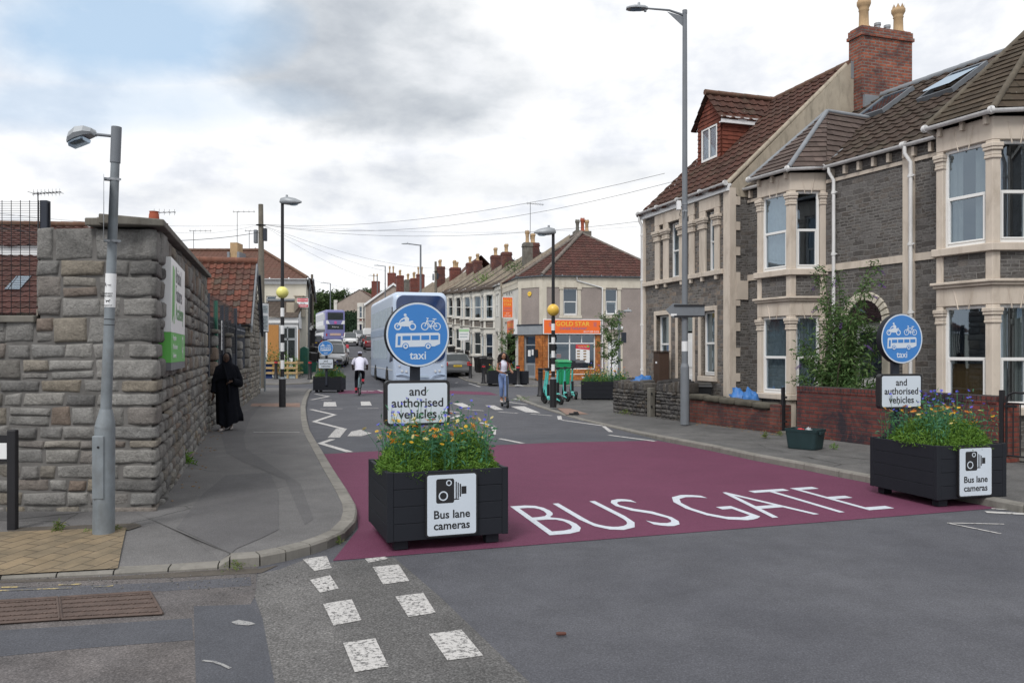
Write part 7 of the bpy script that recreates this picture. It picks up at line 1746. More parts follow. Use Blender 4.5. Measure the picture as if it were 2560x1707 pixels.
# local x along the pavement (away), -y toward the street, +y behind
mb=MB();r=random.Random(12);c4=courses(.05,2.7,.14,.26,r)
def lodgew(x0,x1,crs_,zt):blockwall(mb,(x0,0),(x1,0),crs_,(0,-1),.2,.45,.045,r,ztop=zt)
lodgew(0,LL,c4,None);gcrs=courses(2.7,4.7,.14,.24,r)
for(z0,z1)in gcrs:
 k=(z1-2.6)/2.3*LL/2*.97;blockwall(mb,(k,0),(LL-k,0),[(z0,z1)],(0,-1),.2,.4,.045,r)
blockwall(mb,(0,5),(0,0),c4,(-1,0),.2,.45,.045,r)
mb.build('stone_wall',M_block3,lo);mb=MB();mb.box(.03,LL-.03,.03,6,-.1,2.68);mb.v+=[];yv=0
mb.add([(0.03,.03,2.68),(LL-.03,.03,2.68),(LL/2,.03,4.85),(.03,6,2.68),(LL-.03,6,2.68),(LL/2,6,4.85)],[(0,1,2),(5,4,3),(0,2,5,3),(2,1,4,5)]);mb.build('wall_core',M_mortar,lo)
hr=4.92-2.62;half=LL/2+.12;Lr=math.hypot(hr,half)
prof=[(0,.35),(.12,.0),(.4,0),(.55,.2),(.68,.8),(.8,1.0),(.92,.8),(1,.35)]
tile_roof('roof',lo,M_t3,(-.12,6.2,2.62),(0,-1,0),(half,0,hr),[(0,0),(6.26,0),(6.26,Lr),(0,Lr)],.235,.30,.05,.03,prof)
mb=MB();mb.quad((LL/2,-.03,4.92),(LL/2,6.2,4.92),(LL+.12,6.2,2.6),(LL+.12,-.03,2.6));mb.build('rear_slope',M_tr1,lo)
ridgeline(lo,[(LL/2,-.1,4.98),(LL/2,6.2,4.98)],plain('orange_ridge',(.16,.07,.048),.9,.3,4,40,.4,dirt=.4),.13)
mb=MB()
for s in(0,1):
 a=(-.16,2.56)if not s else(LL+.16,2.56);b=(LL/2,4.98);d=Vector((b[0]-a[0],b[1]-a[1])).normalized();n_=Vector((-d.y,d.x))*(.03 if not s else-.03)
 pts=[a,b,(b[0],b[1]-.34),(a[0]+(.0),a[1]-.20)];pts=orient(pts)
 mb.add([(p[0],-.125,p[1])for p in pts]+[(p[0],-.07,p[1])for p in pts],[(0,1,2,3),(7,6,5,4),(0,4,5,1),(1,5,6,2),(2,6,7,3),(3,7,4,0)])
mb.build('bargeboard',M_barge,lo);gutter(lo,[(-.2,6,2.6),(-.2,-.05,2.6)],.06,M_black)
downpipe(lo,[(LL/2+.3,-.17,4.5),(LL/2+.6,-.17,4.2),(LL*.86,-.17,3.0),(LL*.9,-.17,2.3)],.04,M_navy)
# ---------------------------------------------------------------- house roofs behind the stone wall
lh=empty('house',(-14.6,25,0),R(4),'red tiled house behind the mesh fence at the left edge','house')
mb=MB();mb.box(-16,0,.2,9,0,4.6);mb.build('wall',M_rendw,lh)
tile_roof('lower_roof',lh,M_t4,(-14,-2.6,2.75),(1,0,0),(0,2.9,1.95),[(0,0),(15.6,0),(15.6,3.49),(0,3.49)],.30,.31)
mb=MB();mb.box(-14,.9,.25,.5,4.70,5.02);mb.build('white_fascia',M_wht,lh);mb=MB();mb.box(-14,0,-2.5,.2,0,2.7);mb.build('lean_to',M_rendw,lh)
tile_roof('upper_roof',lh,M_t4,(-14,.15,4.98),(1,0,0),(0,2.6,1.0),[(0,0),(15.0,0),(15.0,2.78),(0,2.78)],.30,.31)
mb=MB();mb.quad((-14,2.75,5.98),(.2,2.75,5.98),(.2,6,4.7),(-14,6,4.7));mb.build('rear_roof',M_tr1,lh);ridgeline(lh,[(-14,2.75,6.06),(.2,2.75,6.06)],M_ridge,.1)
mb=MB();mb.obox((.05,-1.25,3.72),(.42,.8,.06),0,0,R(34));sk=mb.build('skylight',M_glassd,lh)
q=AT(385,556,30);cs=empty('chimney_stack',(q.x,q.y,3.0),0,'red chimney pot peeping over the tall stone wall','chimney');mb=MB();mb.box(-.4,.4,-.3,.3,0,q.z-3);mb.build('stack',M_brickn,cs);mb=MB();mb.lathe([(.2,q.z-3),(.17,q.z-2.7),(.15,q.z-2.65),(.17,q.z-2.6)],14,(0,0,0));mb.build('chimney_pot',M_potr,cs)
aerial((q.x,q.y+.3,q.z-.1),.55,.8,R(10),'small aerial by the red chimney pot behind the stone wall',5)
q=AT(95,565,25.5);aerial((q.x,q.y,q.z-.2),1.25,1.0,R(-8),'tall television aerial behind the mesh fence',8)
# ---------------------------------------------------------------- fish and chip shop and its long roof
FX,FY=-12.2,48.0;gz=.42;fc=empty('corner_house',(FX,FY,gz),R(0),'cream rendered corner house with a long brown hipped roof behind the tiled lodge','house')
def far_roof(pts,m,name,par):
 mb=MB();
 for p in pts:mb.poly(p)
 return mb.build(name,m,par)
EZ2=5.62;mb=MB();wallholes(mb,-18,0,-.4,EZ2,[(-2.35,-1.75,3.3,4.6)],0,.12);mb.quad((0,0,-.4),(-1.89,8,-.4),(-1.89,8,EZ2),(0,0,EZ2));mb.quad((-18,8,-.4),(-18,0,-.4),(-18,0,EZ2),(-18,8,EZ2));mb.build('wall',M_rendw,fc)
window(fc,(-2.35,.06,3.3),0,.6,1.3,0,None,far=True)
mz,rz_=EZ2+.55,7.78
far_roof([[(-19,-.25,EZ2),(.15,-.25,EZ2),(-.85,.95,mz),(-19,.95,mz)],[(-19,.95,mz),(-.85,.95,mz),(-3.8,4,rz_),(-19,4,rz_)],[(.15,-.25,EZ2),(-1.75,8.2,EZ2),(-2.3,7.2,mz),(-.85,.95,mz)],[(-.85,.95,mz),(-2.3,7.2,mz),(-3.8,4,rz_)],[(-19,4,rz_),(-3.8,4,rz_),(-1.75,8.2,EZ2),(-19,8.2,EZ2)]],M_tr1,'roof',fc)
ridgeline(fc,[(-19,4,rz_+.04),(-3.8,4,rz_+.04),(-.85,.95,mz+.04),(.15,-.25,EZ2+.05)],M_ridge,.1);gutter(fc,[(-19,-.3,EZ2-.02),(.2,-.3,EZ2-.02)],.07,M_wht);mb=MB();mb.box(-19,.05,-.08,0,EZ2-.32,EZ2-.05);mb.build('fascia',M_wht,fc)
gutter(fc,[(.2,-.3,EZ2-.02),(-1.72,8,EZ2-.02)],.07,M_lampg);downpipe(fc,[(-.5,3.2,EZ2-.1),(-.6,3.2,EZ2-.3),(-.68,3.2,.1)],.05,M_lampg)
chimney(fc,-5.05,-4.6,1.6,2.6,5.9,7.98,M_pot,[],corbel=False);mb=MB();mb.box(-5.2,-5.05,1.5,2.7,6.2,7.4);mb.box(-4.6,-4.45,1.5,2.7,6.2,7.4);build_each(mb,'flashing',M_lead,fc)
for px,py,h_,lb in((484,622,1.6,'small aerial at the left end of the long brown roof'),(593,615,2.9,'tallest aerial beside the buff chimney of the long brown roof'),(623,625,1.7,'aerial just left of the telegraph pole above the long roof')):
 q=AT(px,py,52);aerial((q.x,52,q.z-.1),h_*.8,1.4,R(5),lb,5)
# the shop annex
an=empty('chip_shop',(FX,45.2,.36),0,'low fish and chip shop with brown tiled lean-to roof and timber panels','shop building')
mb=MB();mb.quad((-2.1,0,-.3),(.27,0,-.3),(.27,0,3.0),(-2.1,0,3.0));mb.quad((.27,0,-.3),(-.35,2.8,-.3),(-.35,2.8,3.0),(.27,0,3.0));mb.build('wall',M_wht,an)
mb=MB();mb.box(-2.15,.32,-.12,.1,2.96,3.25);mb.quad((.33,-.1,2.7),(-.25,2.8,2.7),(-.25,2.8,3.9),(.33,-.1,3.4));fs_=mb.build('fascia',M_wht,an)
far_roof([[(-2.2,-.25,3.27),(.3,-.25,3.27),(-.2,2.75,4.36),(-2.2,2.75,4.36)]],M_tr2,'roof',an);mb=MB();mb.box(-2.3,.0,2.6,2.78,4.36,4.48);mb.build('roof_capping',M_lead,an)
mb=MB();mb.box(-.42,.0,1.9,2.7,3.4,4.55);mb.box(-.55,-.1,.6,1.5,3.4,4.15);mb.box(-.47,.05,1.85,2.75,4.552,4.63);build_each(mb,'render_pier',M_beige,an)
mb=MB();mb.box(-1.42,-.80,-.05,-.002,.1,2.86);mb.build('timber_panel',M_board,an);mb=MB();mb.add([(.275,.05,.1),(.10,.85,.1),(.10,.85,2.6),(.275,.05,2.6),(.305,.06,.1),(.13,.86,.1),(.13,.86,2.6),(.305,.06,2.6)],[(4,5,6,7),(0,4,7,3),(1,2,6,5),(3,7,6,2)]);mb.build('timber_panel',M_board,an)
mb=MB()
for a,b in((-.76,-.68),(.10,.18),(-.33,-.27)):mb.box(a,b,-.05,.0,0,2.75)
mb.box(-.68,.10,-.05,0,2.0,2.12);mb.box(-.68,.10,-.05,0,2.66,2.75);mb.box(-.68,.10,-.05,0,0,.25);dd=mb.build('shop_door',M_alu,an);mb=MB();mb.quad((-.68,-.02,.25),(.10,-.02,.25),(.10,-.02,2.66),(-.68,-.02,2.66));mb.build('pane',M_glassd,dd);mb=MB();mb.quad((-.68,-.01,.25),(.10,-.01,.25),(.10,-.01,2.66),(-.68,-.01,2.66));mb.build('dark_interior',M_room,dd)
mb=MB();mb.box(-.62,-.46,-.03,-.021,.4,1.2);mb.box(-.22,-.02,-.03,-.021,.5,1.0);build_each(mb,'paper_notice',M_wht,dd)
sgx=empty('projecting_sign',(AT(757,757,46.8).x,46.8,AT(757,757,46.8).z),R(6),'red and white fish and chips takeaway sign projecting over the street','sign')
mb=MB();mb.box(-.32,.32,-.05,.05,-.27,.27);bd=mb.build('panel',M_wht,sgx);mb=MB();mb.box(-.30,.30,-.055,-.0505,.06,.25);mb.box(-.30,.30,-.055,-.0505,-.25,-.10);build_each(mb,'red_band',M_redsign,bd)
text('lettering','FISH & CHIPS',.105,M_wht,bd,(0,-.057,.155),bold=.02,sx=.92);text('lettering','0117',.07,M_navy,bd,(0,-.052,.025),bold=.01);text('lettering','939 3148',.075,M_navy,bd,(0,-.052,-.05),bold=.02);text('lettering','TAKEAWAY',.095,M_wht,bd,(0,-.057,-.175),bold=.02)
mb=MB();mb.tube([(-.5,0,-.33),(.3,0,-.33)],.02,6);mb.tube([(-.2,0,-.33),(-.2,0,-.27)],.02,6);mb.build('bracket',M_black,sgx)
mb=MB();r=random.Random(3)
# terraces along the left of the far street
for i,(Ya,Yb,ez,lb,wm)in enumerate(((56.3,66,6.0,'cream rendered house on the left beyond the chip shop',M_rendw),(66.2,78,5.8,'cream house with brown roof farther along the left side',M_rendw),(78.2,92,5.6,'pale house at the far end of the left side',M_wstone))):
 p=(XL(Ya),Ya,T(XL(Ya),Ya));q=Vector((XL(Yb)-XL(Ya),Yb-Ya));L=q.length;e=empty('street_house',p,math.atan2(q.y,q.x),lb,'house','houses on the left of the far street')
# local x away from the camera, street on the -y side
 mb=MB();hs=[(1.0+3.4*k,1.9+3.4*k,3.4,4.8)for k in range(int(L/3.4))]+[(1.0+3.4*k,1.9+3.4*k,.8,2.2)for k in range(int(L/3.4))];wallholes(mb,0,L,-.5,ez,hs,0,.15);mb.quad((0,7,-.5),(0,0,-.5),(0,0,ez),(0,7,ez));mb.poly([(0,0,ez),(0,3.5,ez+2.0),(0,7,ez)][::-1]);mb.build('wall',wm,e)
 for a,b,c,d in hs:window(e,(a,.06,c),0,b-a,d-c,.5,None,far=True)
 far_roof([[(0,-.3,ez),(L,-.3,ez),(L,3.5,ez+2.1),(0,3.5,ez+2.1)],[(L,3.5,ez+2.1),(L,7.3,ez),(0,7.3,ez),(0,3.5,ez+2.1)]],M_tr1,'roof',e)
 mb=MB();mb.box(0,L,-.12,0,ez-.3,ez-.02);mb.box(.2,.5,-.25,0,2.5,2.7);mb.box(.0,L,-.10,0,2.75,2.9);build_each(mb,'trim',M_wht,e);gutter(e,[(0,-.34,ez),(L,-.34,ez)],.07,M_lampg);downpipe(e,[(.3,-.1,ez-.1),(.3,-.08,ez-.4),(.3,-.08,0)],.08,M_black)
 mb=MB();mb.box(2.0,2.6,-.55,-.1,2.5,2.65);mb.box(2.1,2.5,-.45,0,1.6,2.5);mb.build('bracket',M_black,e)if i==0 else None
# pallet fence planter, bins by the chip shop
q=AT(700,925,43.8);q.z=T(q.x,q.y)+.06;pf=empty('pallet_fence',q,R(0),'low pine pallet fence with dark blue boards outside the chip shop','fence')
mb=MB()
for z in(.25,.52,.80):mb.box(-1.0,.95,-.03,.0,z,z+.11)
for x in(-.95,.0,.35,.85):mb.box(x,x+.10,.002,.06,0,.95)
mb.box(.87,.95,.06,1.2,.25,.36);mb.box(.87,.95,.06,1.2,.8,.91);mb.build('rails',M_pine,pf);mb=MB();mb.box(-.95,-.45,.07,.1,.0,.78);mb.build('blue_board',plain('navy_board',(.012,.035,.13),.6),pf);mb=MB();mb.box(-.4,.8,.08,.11,0,.2);mb.build('pale_board',M_net,pf)
for i,(px,Y,h_,lb)in enumerate(((668,44.3,1.7,'green shrub behind the pallet fence at its left end'),(697,44.4,1.75,'yellow-green plants by the chip shop door'),(715,44.2,1.2,'flowering plants behind the pallet fence at its right end'),(742,45,1.1,'straggly plants at the corner of the chip shop'))):
 x=(px-1280)/F*Y;mb=MB();r=random.Random(i+40)
 leaves(mb,r,(0,0,h_*.5),(.22,.22,h_*.22),240,.14,.06,.4);mb.tube([(0,0,0),(0,0,h_*.6)],.02,4);tag(mb.build('shrub',(M_bud,M_weed,M_ltgrass,M_bud)[i],None,loc=(x,Y,T(x,Y)+.06)),lb,'shrub','plants outside the chip shop')
q=AT(755,905,47);tag(MB().xprism([(-.22,0),(.22,0),(.22,1.5),(0,1.62),(-.22,1.5)],-.2,.2).build('green_cabinet',M_dgbin,None,bevel=.02,loc=(q.x,47.6,T(q.x,47.6)+.05)),'dark green gabled cabinet on the left pavement beyond the chip shop','cabinet')
for px,Y,s,m_,lb in((772,50.5,1.1,M_blackp,'black wheelie bin on the left pavement behind the green cabinet'),(783,60,1.1,M_blackp,'black wheelie bin farther up the left pavement')):
 x=(px-1280)/F*Y;wheelie('wheelie_bin',(x,Y,T(x,Y)+.06),1.2,lb,m_,None,s,'black bins on the left pavement')
x=(775-1280)/F*49;tub('recycling_tub',(x,49.2,T(x,49)+.06),.2,'green recycling tub in front of the black bin on the left pavement',M_dgbin,.7,.5,.6)
# ---------------------------------------------------------------- far houses and trees closing the street
def gable_house(name,px0,pxa,px1,ye,ya,Y,depth,wm,rm,lb,white=False):
 a,b,c=AT(px0,ye,Y),AT(px1,ye,Y),AT(pxa,ya,Y);x0,x1,xa=a.x,b.x,c.x;g=T((x0+x1)/2,Y)-1;e=empty(name,(x0,Y,g),0,lb,'house','gabled houses closing the far street');W_=x1-x0;ez=a.z-g;az=c.z-g;xa-=x0
 mb=MB();mb.poly([(0,0,0),(W_,0,0),(W_,0,ez),(xa,0,az),(0,0,ez)]);mb.quad((0,depth,0),(0,0,0),(0,0,ez),(0,depth,ez));mb.build('gable_wall',wm,e)
 far_roof([[(-.3,-.15,ez-.2),(-.3,depth,ez-.2),(xa,depth,az+.08),(xa,-.15,az+.08)][::-1],[(xa,-.15,az+.08),(xa,depth,az+.08),(W_+.3,depth,ez-.2),(W_+.3,-.15,ez-.2)][::-1]],rm,'roof',e)
 if white:
  mb=MB()
  for p,q in(((-.35,ez-.25),(xa,az)),((xa,az),(W_+.35,ez-.25))):mb.add([(p[0],-.25,p[1]-.25),(q[0],-.25,q[1]-.25),(q[0],-.25,q[1]+.1),(p[0],-.25,p[1]+.1),(p[0],-.1,p[1]-.25),(q[0],-.1,q[1]-.25),(q[0],-.1,q[1]+.1),(p[0],-.1,p[1]+.1)],[(0,1,2,3),(3,2,6,7),(0,4,5,1)])
  mb.build('bargeboard',M_wht,e)
 return e,W_,ez,az,xa
e,W_,ez,az,xa=gable_house('gable_house',914,984,1056,759,709,130,14,M_peb2,M_tr2,'pinkish gabled house with white bargeboards left of the grey bus',True)
bay(e,-1.3,-.1,.5,.25,dict(g=0,s1=1.2,h1=3.2,c1=3.6,s2=4.2,h2=6,e=6.5),M_wstone,M_brickn,(None,None),far=True);mb=MB();mb.box(-1.35,0,0,5,0,6.6);mb.build('side_bay_wall',M_wstone,e)
chimney(e,W_*.3,W_*.3+1.3,5,6,ez,az+2.2,M_brickn,[(W_*.3+.3,5.5,1),(W_*.3+.9,5.5,1)],ph=1.2,n=8);chimney(e,W_*.85,W_*.85+1.3,3,4,ez-1,az+1.8,M_brickn,[(W_*.85+.3,3.5,1),(W_*.85+.9,3.5,1)],ph=1.3,n=8)
e,W_,ez,az,xa=gable_house('gable_house',842,899,950,757,724,170,12,M_peb2,M_tr1,'plain beige gabled house farthest up the street');chimney(e,W_*.86,W_*.86+1.6,-3,-2,ez,az+1.5,M_brickn,[(W_*.86+.4,-2.5,1),(W_*.86+1.1,-2.5,1)],ph=1.6,n=8)
mb=MB();mb.box(-.6,0.05,-.1,1,2,ez+.6);mb.build('white_end',M_wstone,e)
for i,(px,py,Y,w_,mm,lb)in enumerate(((1000,690,118,1.8,M_brickn,'tall red chimney above the left end of the grey bus'),(1020,700,112,1.4,M_cope,'grey chimney stack with three pots above the grey bus'),(1035,697,105,1.6,M_brickn,'red chimney stack with two pots behind the slim lamp post'),(1100,668,96,1.6,M_brickn,'broad red chimney beside the distant right pole'),(1136,670,92,1.3,M_brickn,'red brick chimney left of the rendered stacks'))):
 q=AT(px,py,Y);e=empty('chimney_stack',(q.x,Y,q.z-5),RT,lb,'chimney','chimneys over the far terrace');chimney(e,-w_/2,w_/2,-.5,.5,0,5,M_brick if mm is M_brickn and i%2 else mm,[(-w_*.3,0,1),(0,0,1),(w_*.3,0,1)],ph=.85,n=8)
e=empty('gable_house',(AT(1060,0,100).x,100,AT(0,770,100).z-3),RT,'red-tiled steep roof rising behind the white bay terrace','house','gabled houses closing the far street');mb=MB();mb.box(0,9,2,9,0,5.2);mb.build('wall',M_brickn,e);far_roof([[(0,1.8,5),(9.2,1.8,5),(9.2,5.5,8.6),(0,5.5,8.6)],[(9.2,5.5,8.6),(9.2,9.2,5),(0,9.2,5),(0,5.5,8.6)]],M_tr1,'roof',e)
def tree(name,loc,h,rx,lb,seed,n=900,leaf=.9,m=None,grp='trees at the end of the street',ry=None):
 e=empty(name,loc,0,lb,'tree',grp);r=random.Random(seed);mb=MB();mb.tube([(0,0,-1),(.1,0,h*.35),(0,.1,h*.8)],[h*.03,h*.02,h*.006],7)
 cl=[]
 for i in range(16):
  a=r.uniform(0,6.28);q=r.uniform(.2,1)**.6;z=h*r.uniform(.28,.95);k=math.sin(math.pi*min(1,max(.05,(z/h-.12)/.95)))**.6;c=Vector((rx*q*k*math.cos(a),(ry or rx)*q*k*math.sin(a),z));cl.append((c,rx*r.uniform(.22,.42)))
  mb.tube([(0,0,z*.6),c],[h*.008,h*.003],4)
 mb.build('trunk',M_bark,e);mb=MB()
 def sh(r):c,q=r.choice(cl);d=Vector((r.gauss(0,1),r.gauss(0,1),r.gauss(0,.8))).normalized();return c+d*q*r.uniform(.55,1.05)
 leaves(mb,r,None,None,n,leaf,leaf*.6,.1,0,sh);mb.build('crown',m or M_tree,e);return e
TL=['dark round tree just right of the fish and chips sign','broad tree behind the far street lamp, left part','tall tree at the middle of the far wood','rounded tree right of the far street lamp','lower tree where the wood meets the beige gable','tree peeping over the beige gable roof','small tree above the pink gabled house chimney','pale bushy tree low behind the purple bus','leafy tree left of the purple bus roof','tree rising behind the left-hand houses']
for i,(px,ty,Y,rx)in enumerate(((790,738,195,5.0),(812,742,205,4.5),(838,733,200,5.0),(862,748,195,4.5),(885,755,205,4),(905,722,240,4.0),(925,722,250,4.5),(775,790,150,2.6),(796,775,165,3),(765,744,190,4.5))):
 t=AT(px,ty,Y);g=T(t.x,Y);tree('tree',(t.x,Y,g),t.z-g,rx,TL[i],i+20,3600,.62,M_tree if i not in(7,)else M_bud)
t=AT(876,780,155);g=T(t.x,155);mb=MB();r=random.Random(4)
def sh(r):return Vector((r.uniform(-1.6,2.2),r.uniform(-3,3),r.uniform(0,t.z-g)))
leaves(mb,r,None,None,2600,.5,.35,0,0,sh);mb.box(-1.3,1.9,-2.6,2.6,0,t.z-g-.3,0);tag(mb.build('hedge',M_hedge,None,loc=(t.x,155,g)),'tall dark evergreen hedge right of the purple bus','hedge')
mb=MB();mb.tube([(-140,320,-9),(-60,310,-4),(40,320,-4),(140,330,-8)],[14,16,14,8],10);
hl_=mb.build('hills',plain('hill_grass',(.05,.075,.03),.95,.4,.05));hl_['kind']='structure'
# ---------------------------------------------------------------- vehicles
M_bus=glossy('pale_blue_grey_bus',(.45,.54,.68),.35,coat=.2,var=.01);M_bus2=glossy('mid_blue_grey_bus',(.29,.37,.50),.4,var=.01);M_bglass=glossy('navy_bus_glass',(.012,.035,.115),.12,spec=.6,coat=.5,var=.15);M_bwin=glossy('pale_bus_window',(.42,.52,.62),.25,var=.08)
M_pbus=glossy('purple_bus_paint',(.17,.175,.37),.4);M_pink=glossy('pink_logo',(.5,.1,.3),.4);M_silver=glossy('silver_car_paint',(.42,.43,.45),.3,.4,coat=.5);M_dgrey=glossy('grey_car_paint',(.17,.175,.18),.3,.4,coat=.5);M_wcar=glossy('white_car_paint',(.68,.69,.70),.3,coat=.5);M_redcar=glossy('maroon_car_paint',(.12,.02,.025),.3,coat=.5);M_blkcar=glossy('black_car_paint',(.015,.015,.02),.25,coat=.5);M_navycar=glossy('navy_car_paint',(.02,.02,.06),.3,coat=.5)
M_cglass=glossy('car_glass',(.03,.038,.042),.08,spec=.6,var=.2);M_lampred=glossy('rear_lamp',(.42,.02,.02),.25,coat=.5);M_lampw=glossy('head_lamp',(.6,.62,.64),.15,coat=.5);M_plate=glossy('yellow_number_plate',(.72,.50,.04),.45);M_platew=glossy('white_number_plate',(.7,.7,.68),.45)
def rsec(x,w,z0,z1,rb,rt,n=5):
 out=[]
 for cy,cz,a0,r_ in((w-rt,z1-rt,0,rt),(-w+rt,z1-rt,90,rt),(-w+rb,z0+rb,180,rb),(w-rb,z0+rb,270,rb)):
  for i in range(n+1):a=R(a0+90*i/n);out.append((x,cy+r_*math.cos(a),cz+r_*math.sin(a)))
 return out
def wheel(par,x,y,r_,wd=.2,rim=True):
 mb=MB();mb.lathe([(r_*.62,-wd/2),(r_*.93,-wd/2),(r_,-wd*.3),(r_,wd*.3),(r_*.93,wd/2),(r_*.62,wd/2)],20,(x,y,r_),axis='Y');w_=mb.build('wheel',M_tyre,par)
 s=1 if y>0 else-1;mb=MB();mb.lathe([(r_*.63,y+s*wd*.35-.0),(r_*.2,y+s*wd*.42)][::s],16,(x,0,r_),axis='Y')
 for k in range(5):
  a=2*math.pi*k/5;mb.obox((x+.38*r_*math.cos(a),y+s*wd*.45,r_+.38*r_*math.sin(a)),(r_*.5,.03,r_*.14),0,0,0,-a)
 mb.build('rim',M_rim,w_)
def plate(par,txt,loc,rot,m,w_=.52):
 mb=MB();mb.box(-w_/2,w_/2,-.008,.0,-.055,.055);o=mb.build('number_plate',m,par,loc=loc);o.rotation_euler=rot;text('lettering',txt,.085,M_sblack,o,(0,-.010,0),bold=.012,sx=.9);return o
# the pale double decker (front towards us)
bp=Vector(((1052-1280)/F*37.8,37.8,.0));bdir=Vector((.27,-.963,0)).normalized();BA=math.atan2(bdir.y,bdir.x)
bus=empty('double_decker_bus',bp,BA,'plain pale blue-grey double decker bus coming towards the crossing','bus')
LB,HWB,HB=10.4,1.275,4.52
mb=MB();rings=[]
for x,k,z0,zt,r_ in((-LB,.93,.45,HB-.12,.28),(-LB+.12,.985,.34,HB-.03,.26),(-LB+.5,1,.30,HB,.25),(-1.2,1,.30,HB,.25),(-.45,1,.30,HB-.01,.26),(-.14,.985,.31,HB-.06,.30),(-.03,.95,.34,HB-.16,.34),(0.0,.88,.42,HB-.34,.38)):rings.append(rsec(x,HWB*k,z0,zt,.12,r_))
mb.loft(rings);mb.build('body',M_bus,bus)
def front(y,z):
 return.012+.05*(1-(y/HWB)**2)
mb=MB();pts=rrect(-1.15,1.15,1.28,4.33,.36,8);
mb.add([(front(p[0],p[1])+.03-(.12*max(0,p[1]-4.0)),p[0],p[1])for p in pts]+[(front(0,2.7)+.035,0,2.7)],[(i,(i+1)%len(pts),len(pts))for i in range(len(pts))],0,True);mb.build('windscreen',M_bglass,bus)
mb=MB()
for s in(-1,1):
 mb.lathe([(.06,0),(.05,.02)],12,(.02,s*.88,.82),axis='X');mb.lathe([(.06,0),(.05,.02)],12,(.03,s*.68,.80),axis='X');mb.lathe([(.05,0),(.04,.02)],12,(.02,s*1.0,1.05),axis='X')
build_each(mb,'headlight',M_lampw,bus)
mb=MB()
for s in(-1,1):mb.tube([(.02,s*1.15,.62),(.06,s*.9,.66),(.075,s*.6,.60),(.08,s*.45,.45)],.03,6)
build_each(mb,'bumper_crease',M_bus2,bus);mb=MB();mb.box(.055,.07,-.35,.35,.52,.60);mb.build('blank_plate',M_bwin,bus)
for s,nm in((-1,'right'),(1,'left')):
 y=s*(HWB+.004)
 def pan(x0,x1,z0,z1,r_=.08):return[(x,y,z)for x,z in(rrect(x0,x1,z0,z1,r_)if s<0 else rrect(x0,x1,z0,z1,r_)[::-1])]
 for k in range(5):mb=MB();mb.poly(pan(-9.6+1.72*k,-8.0+1.72*k,3.0,3.85));mb.build('side_window',M_bwin,bus)
 for k in range(4):mb=MB();mb.poly(pan(-8.9+1.65*k,-7.36+1.65*k,1.35,2.35));mb.build('side_window',M_bwin,bus)
 mb=MB();mb.poly([(x,y*1.001,z)for x,z in([(-1.05,2.95),(-.28,2.95),(-.28,3.8),(-.62,3.82)]if s<0 else[(-1.05,2.95),(-.28,2.95),(-.28,3.8),(-.62,3.82)][::-1])]);mb.build('quarter_window',M_bglass,bus)
 mb=MB();mb.poly([(x,y*1.001,z)for x,z in([(-1.45,1.2),(-.3,1.3),(-.3,2.45),(-.9,2.5)]if s<0 else[(-1.45,1.2),(-.3,1.3),(-.3,2.45),(-.9,2.5)][::-1])]);mb.build('quarter_window',M_bglass,bus)
 mb=MB();mb.box(-LB+.3,-.3,min(y,y+s*.012),max(y,y+s*.012),2.52,2.86);mb.build('side_band',M_bus2,bus);mb=MB();mb.box(-LB+.3,-.3,min(y,y+s*.012),max(y,y+s*.012),.85,.88);mb.build('trim_line',M_wht,bus)
 for x in(-2.4,-7.6):
  mb=MB();mb.poly([(x+.56*math.cos(math.pi*i/12),y+s*.002,.30+.72*math.sin(math.pi*i/12))for i in range(13)][::(1 if s<0 else-1)]);mb.build('wheel_arch',M_black,bus);wheel(bus,x,s*(HWB-.12),.47,.3)
# the purple bus in the distance (rear towards us)
Yp=106;px0=AT(838.5,0,Yp).x;pb=empty('double_decker_bus',(px0,Yp,T(px0,Yp)),math.atan2(.94,-.35),'purple and white double decker bus driving away up the street','bus')
mb=MB();LP=10.5;mb.loft([rsec(x,1.25*k,z0,zt,.1,r_)for x,k,z0,zt,r_ in((0,.95,.5,4.1,.3),(.08,.99,.42,4.28,.25),(.5,1,.32,4.32,.22),(LP,1,.32,4.3,.22))]);mb.build('body',M_pbus,pb)
mb=MB();mb.poly([(-.02,y,z)for y,z in[(-1.0,3.0),(-1.0,3.95),(1.0,3.95),(1.0,3.0)]]);mb.build('upper_rear_window',M_cglass,pb);mb=MB();mb.poly([(-.02,y,z)for y,z in[(-1.02,1.75),(-1.02,2.4),(1.02,2.4),(1.02,1.75)]]);mb.build('lower_rear_window',M_cglass,pb)
mb=MB()
for s in(-1,1):mb.poly([(-.021,y,z)for y,z in([(s*1.2,2.45),(s*.72,2.45),(s*.95,2.92),(s*1.2,2.92)]if s>0 else[(s*1.2,2.45),(s*1.2,2.92),(s*.95,2.92),(s*.72,2.45)])])
build_each(mb,'white_flash',M_wht,pb);mb=MB();mb.lathe([(.2,-.02),(.2,0)],12,(-.01,0,2.65),axis='X');mb.build('badge',M_pink,pb);text('lettering','firstgroup',.22,M_wht,pb,(-.03,0,2.08),(R(90),0,R(-90)))
mb=MB();mb.box(-.03,-.005,-.7,.7,.95,1.25);mb.build('advert',plain('pale_advert',(.5,.36,.3),.6),pb);mb=MB();mb.box(-.035,-.005,-1.2,-1.05,.9,1.2);mb.box(-.035,-.005,1.05,1.2,.9,1.2);build_each(mb,'rear_light',M_lampred,pb)
mb=MB();mb.box(.8,LP-.3,1.252,1.262,1.45,2.35);mb.box(.8,LP-.3,1.252,1.262,3.0,3.85);build_each(mb,'side_window',M_cglass,pb);mb=MB();mb.box(1.2,LP,-1.0,1.0,4.3,4.36);mb.box(2.2,LP,1.251,1.2515,.5,4.1);mb.build('white_side',M_wht,pb)
for x in(2.6,8.0):
 for s in(-1,1):wheel(pb,x,s*1.12,.48,.3)
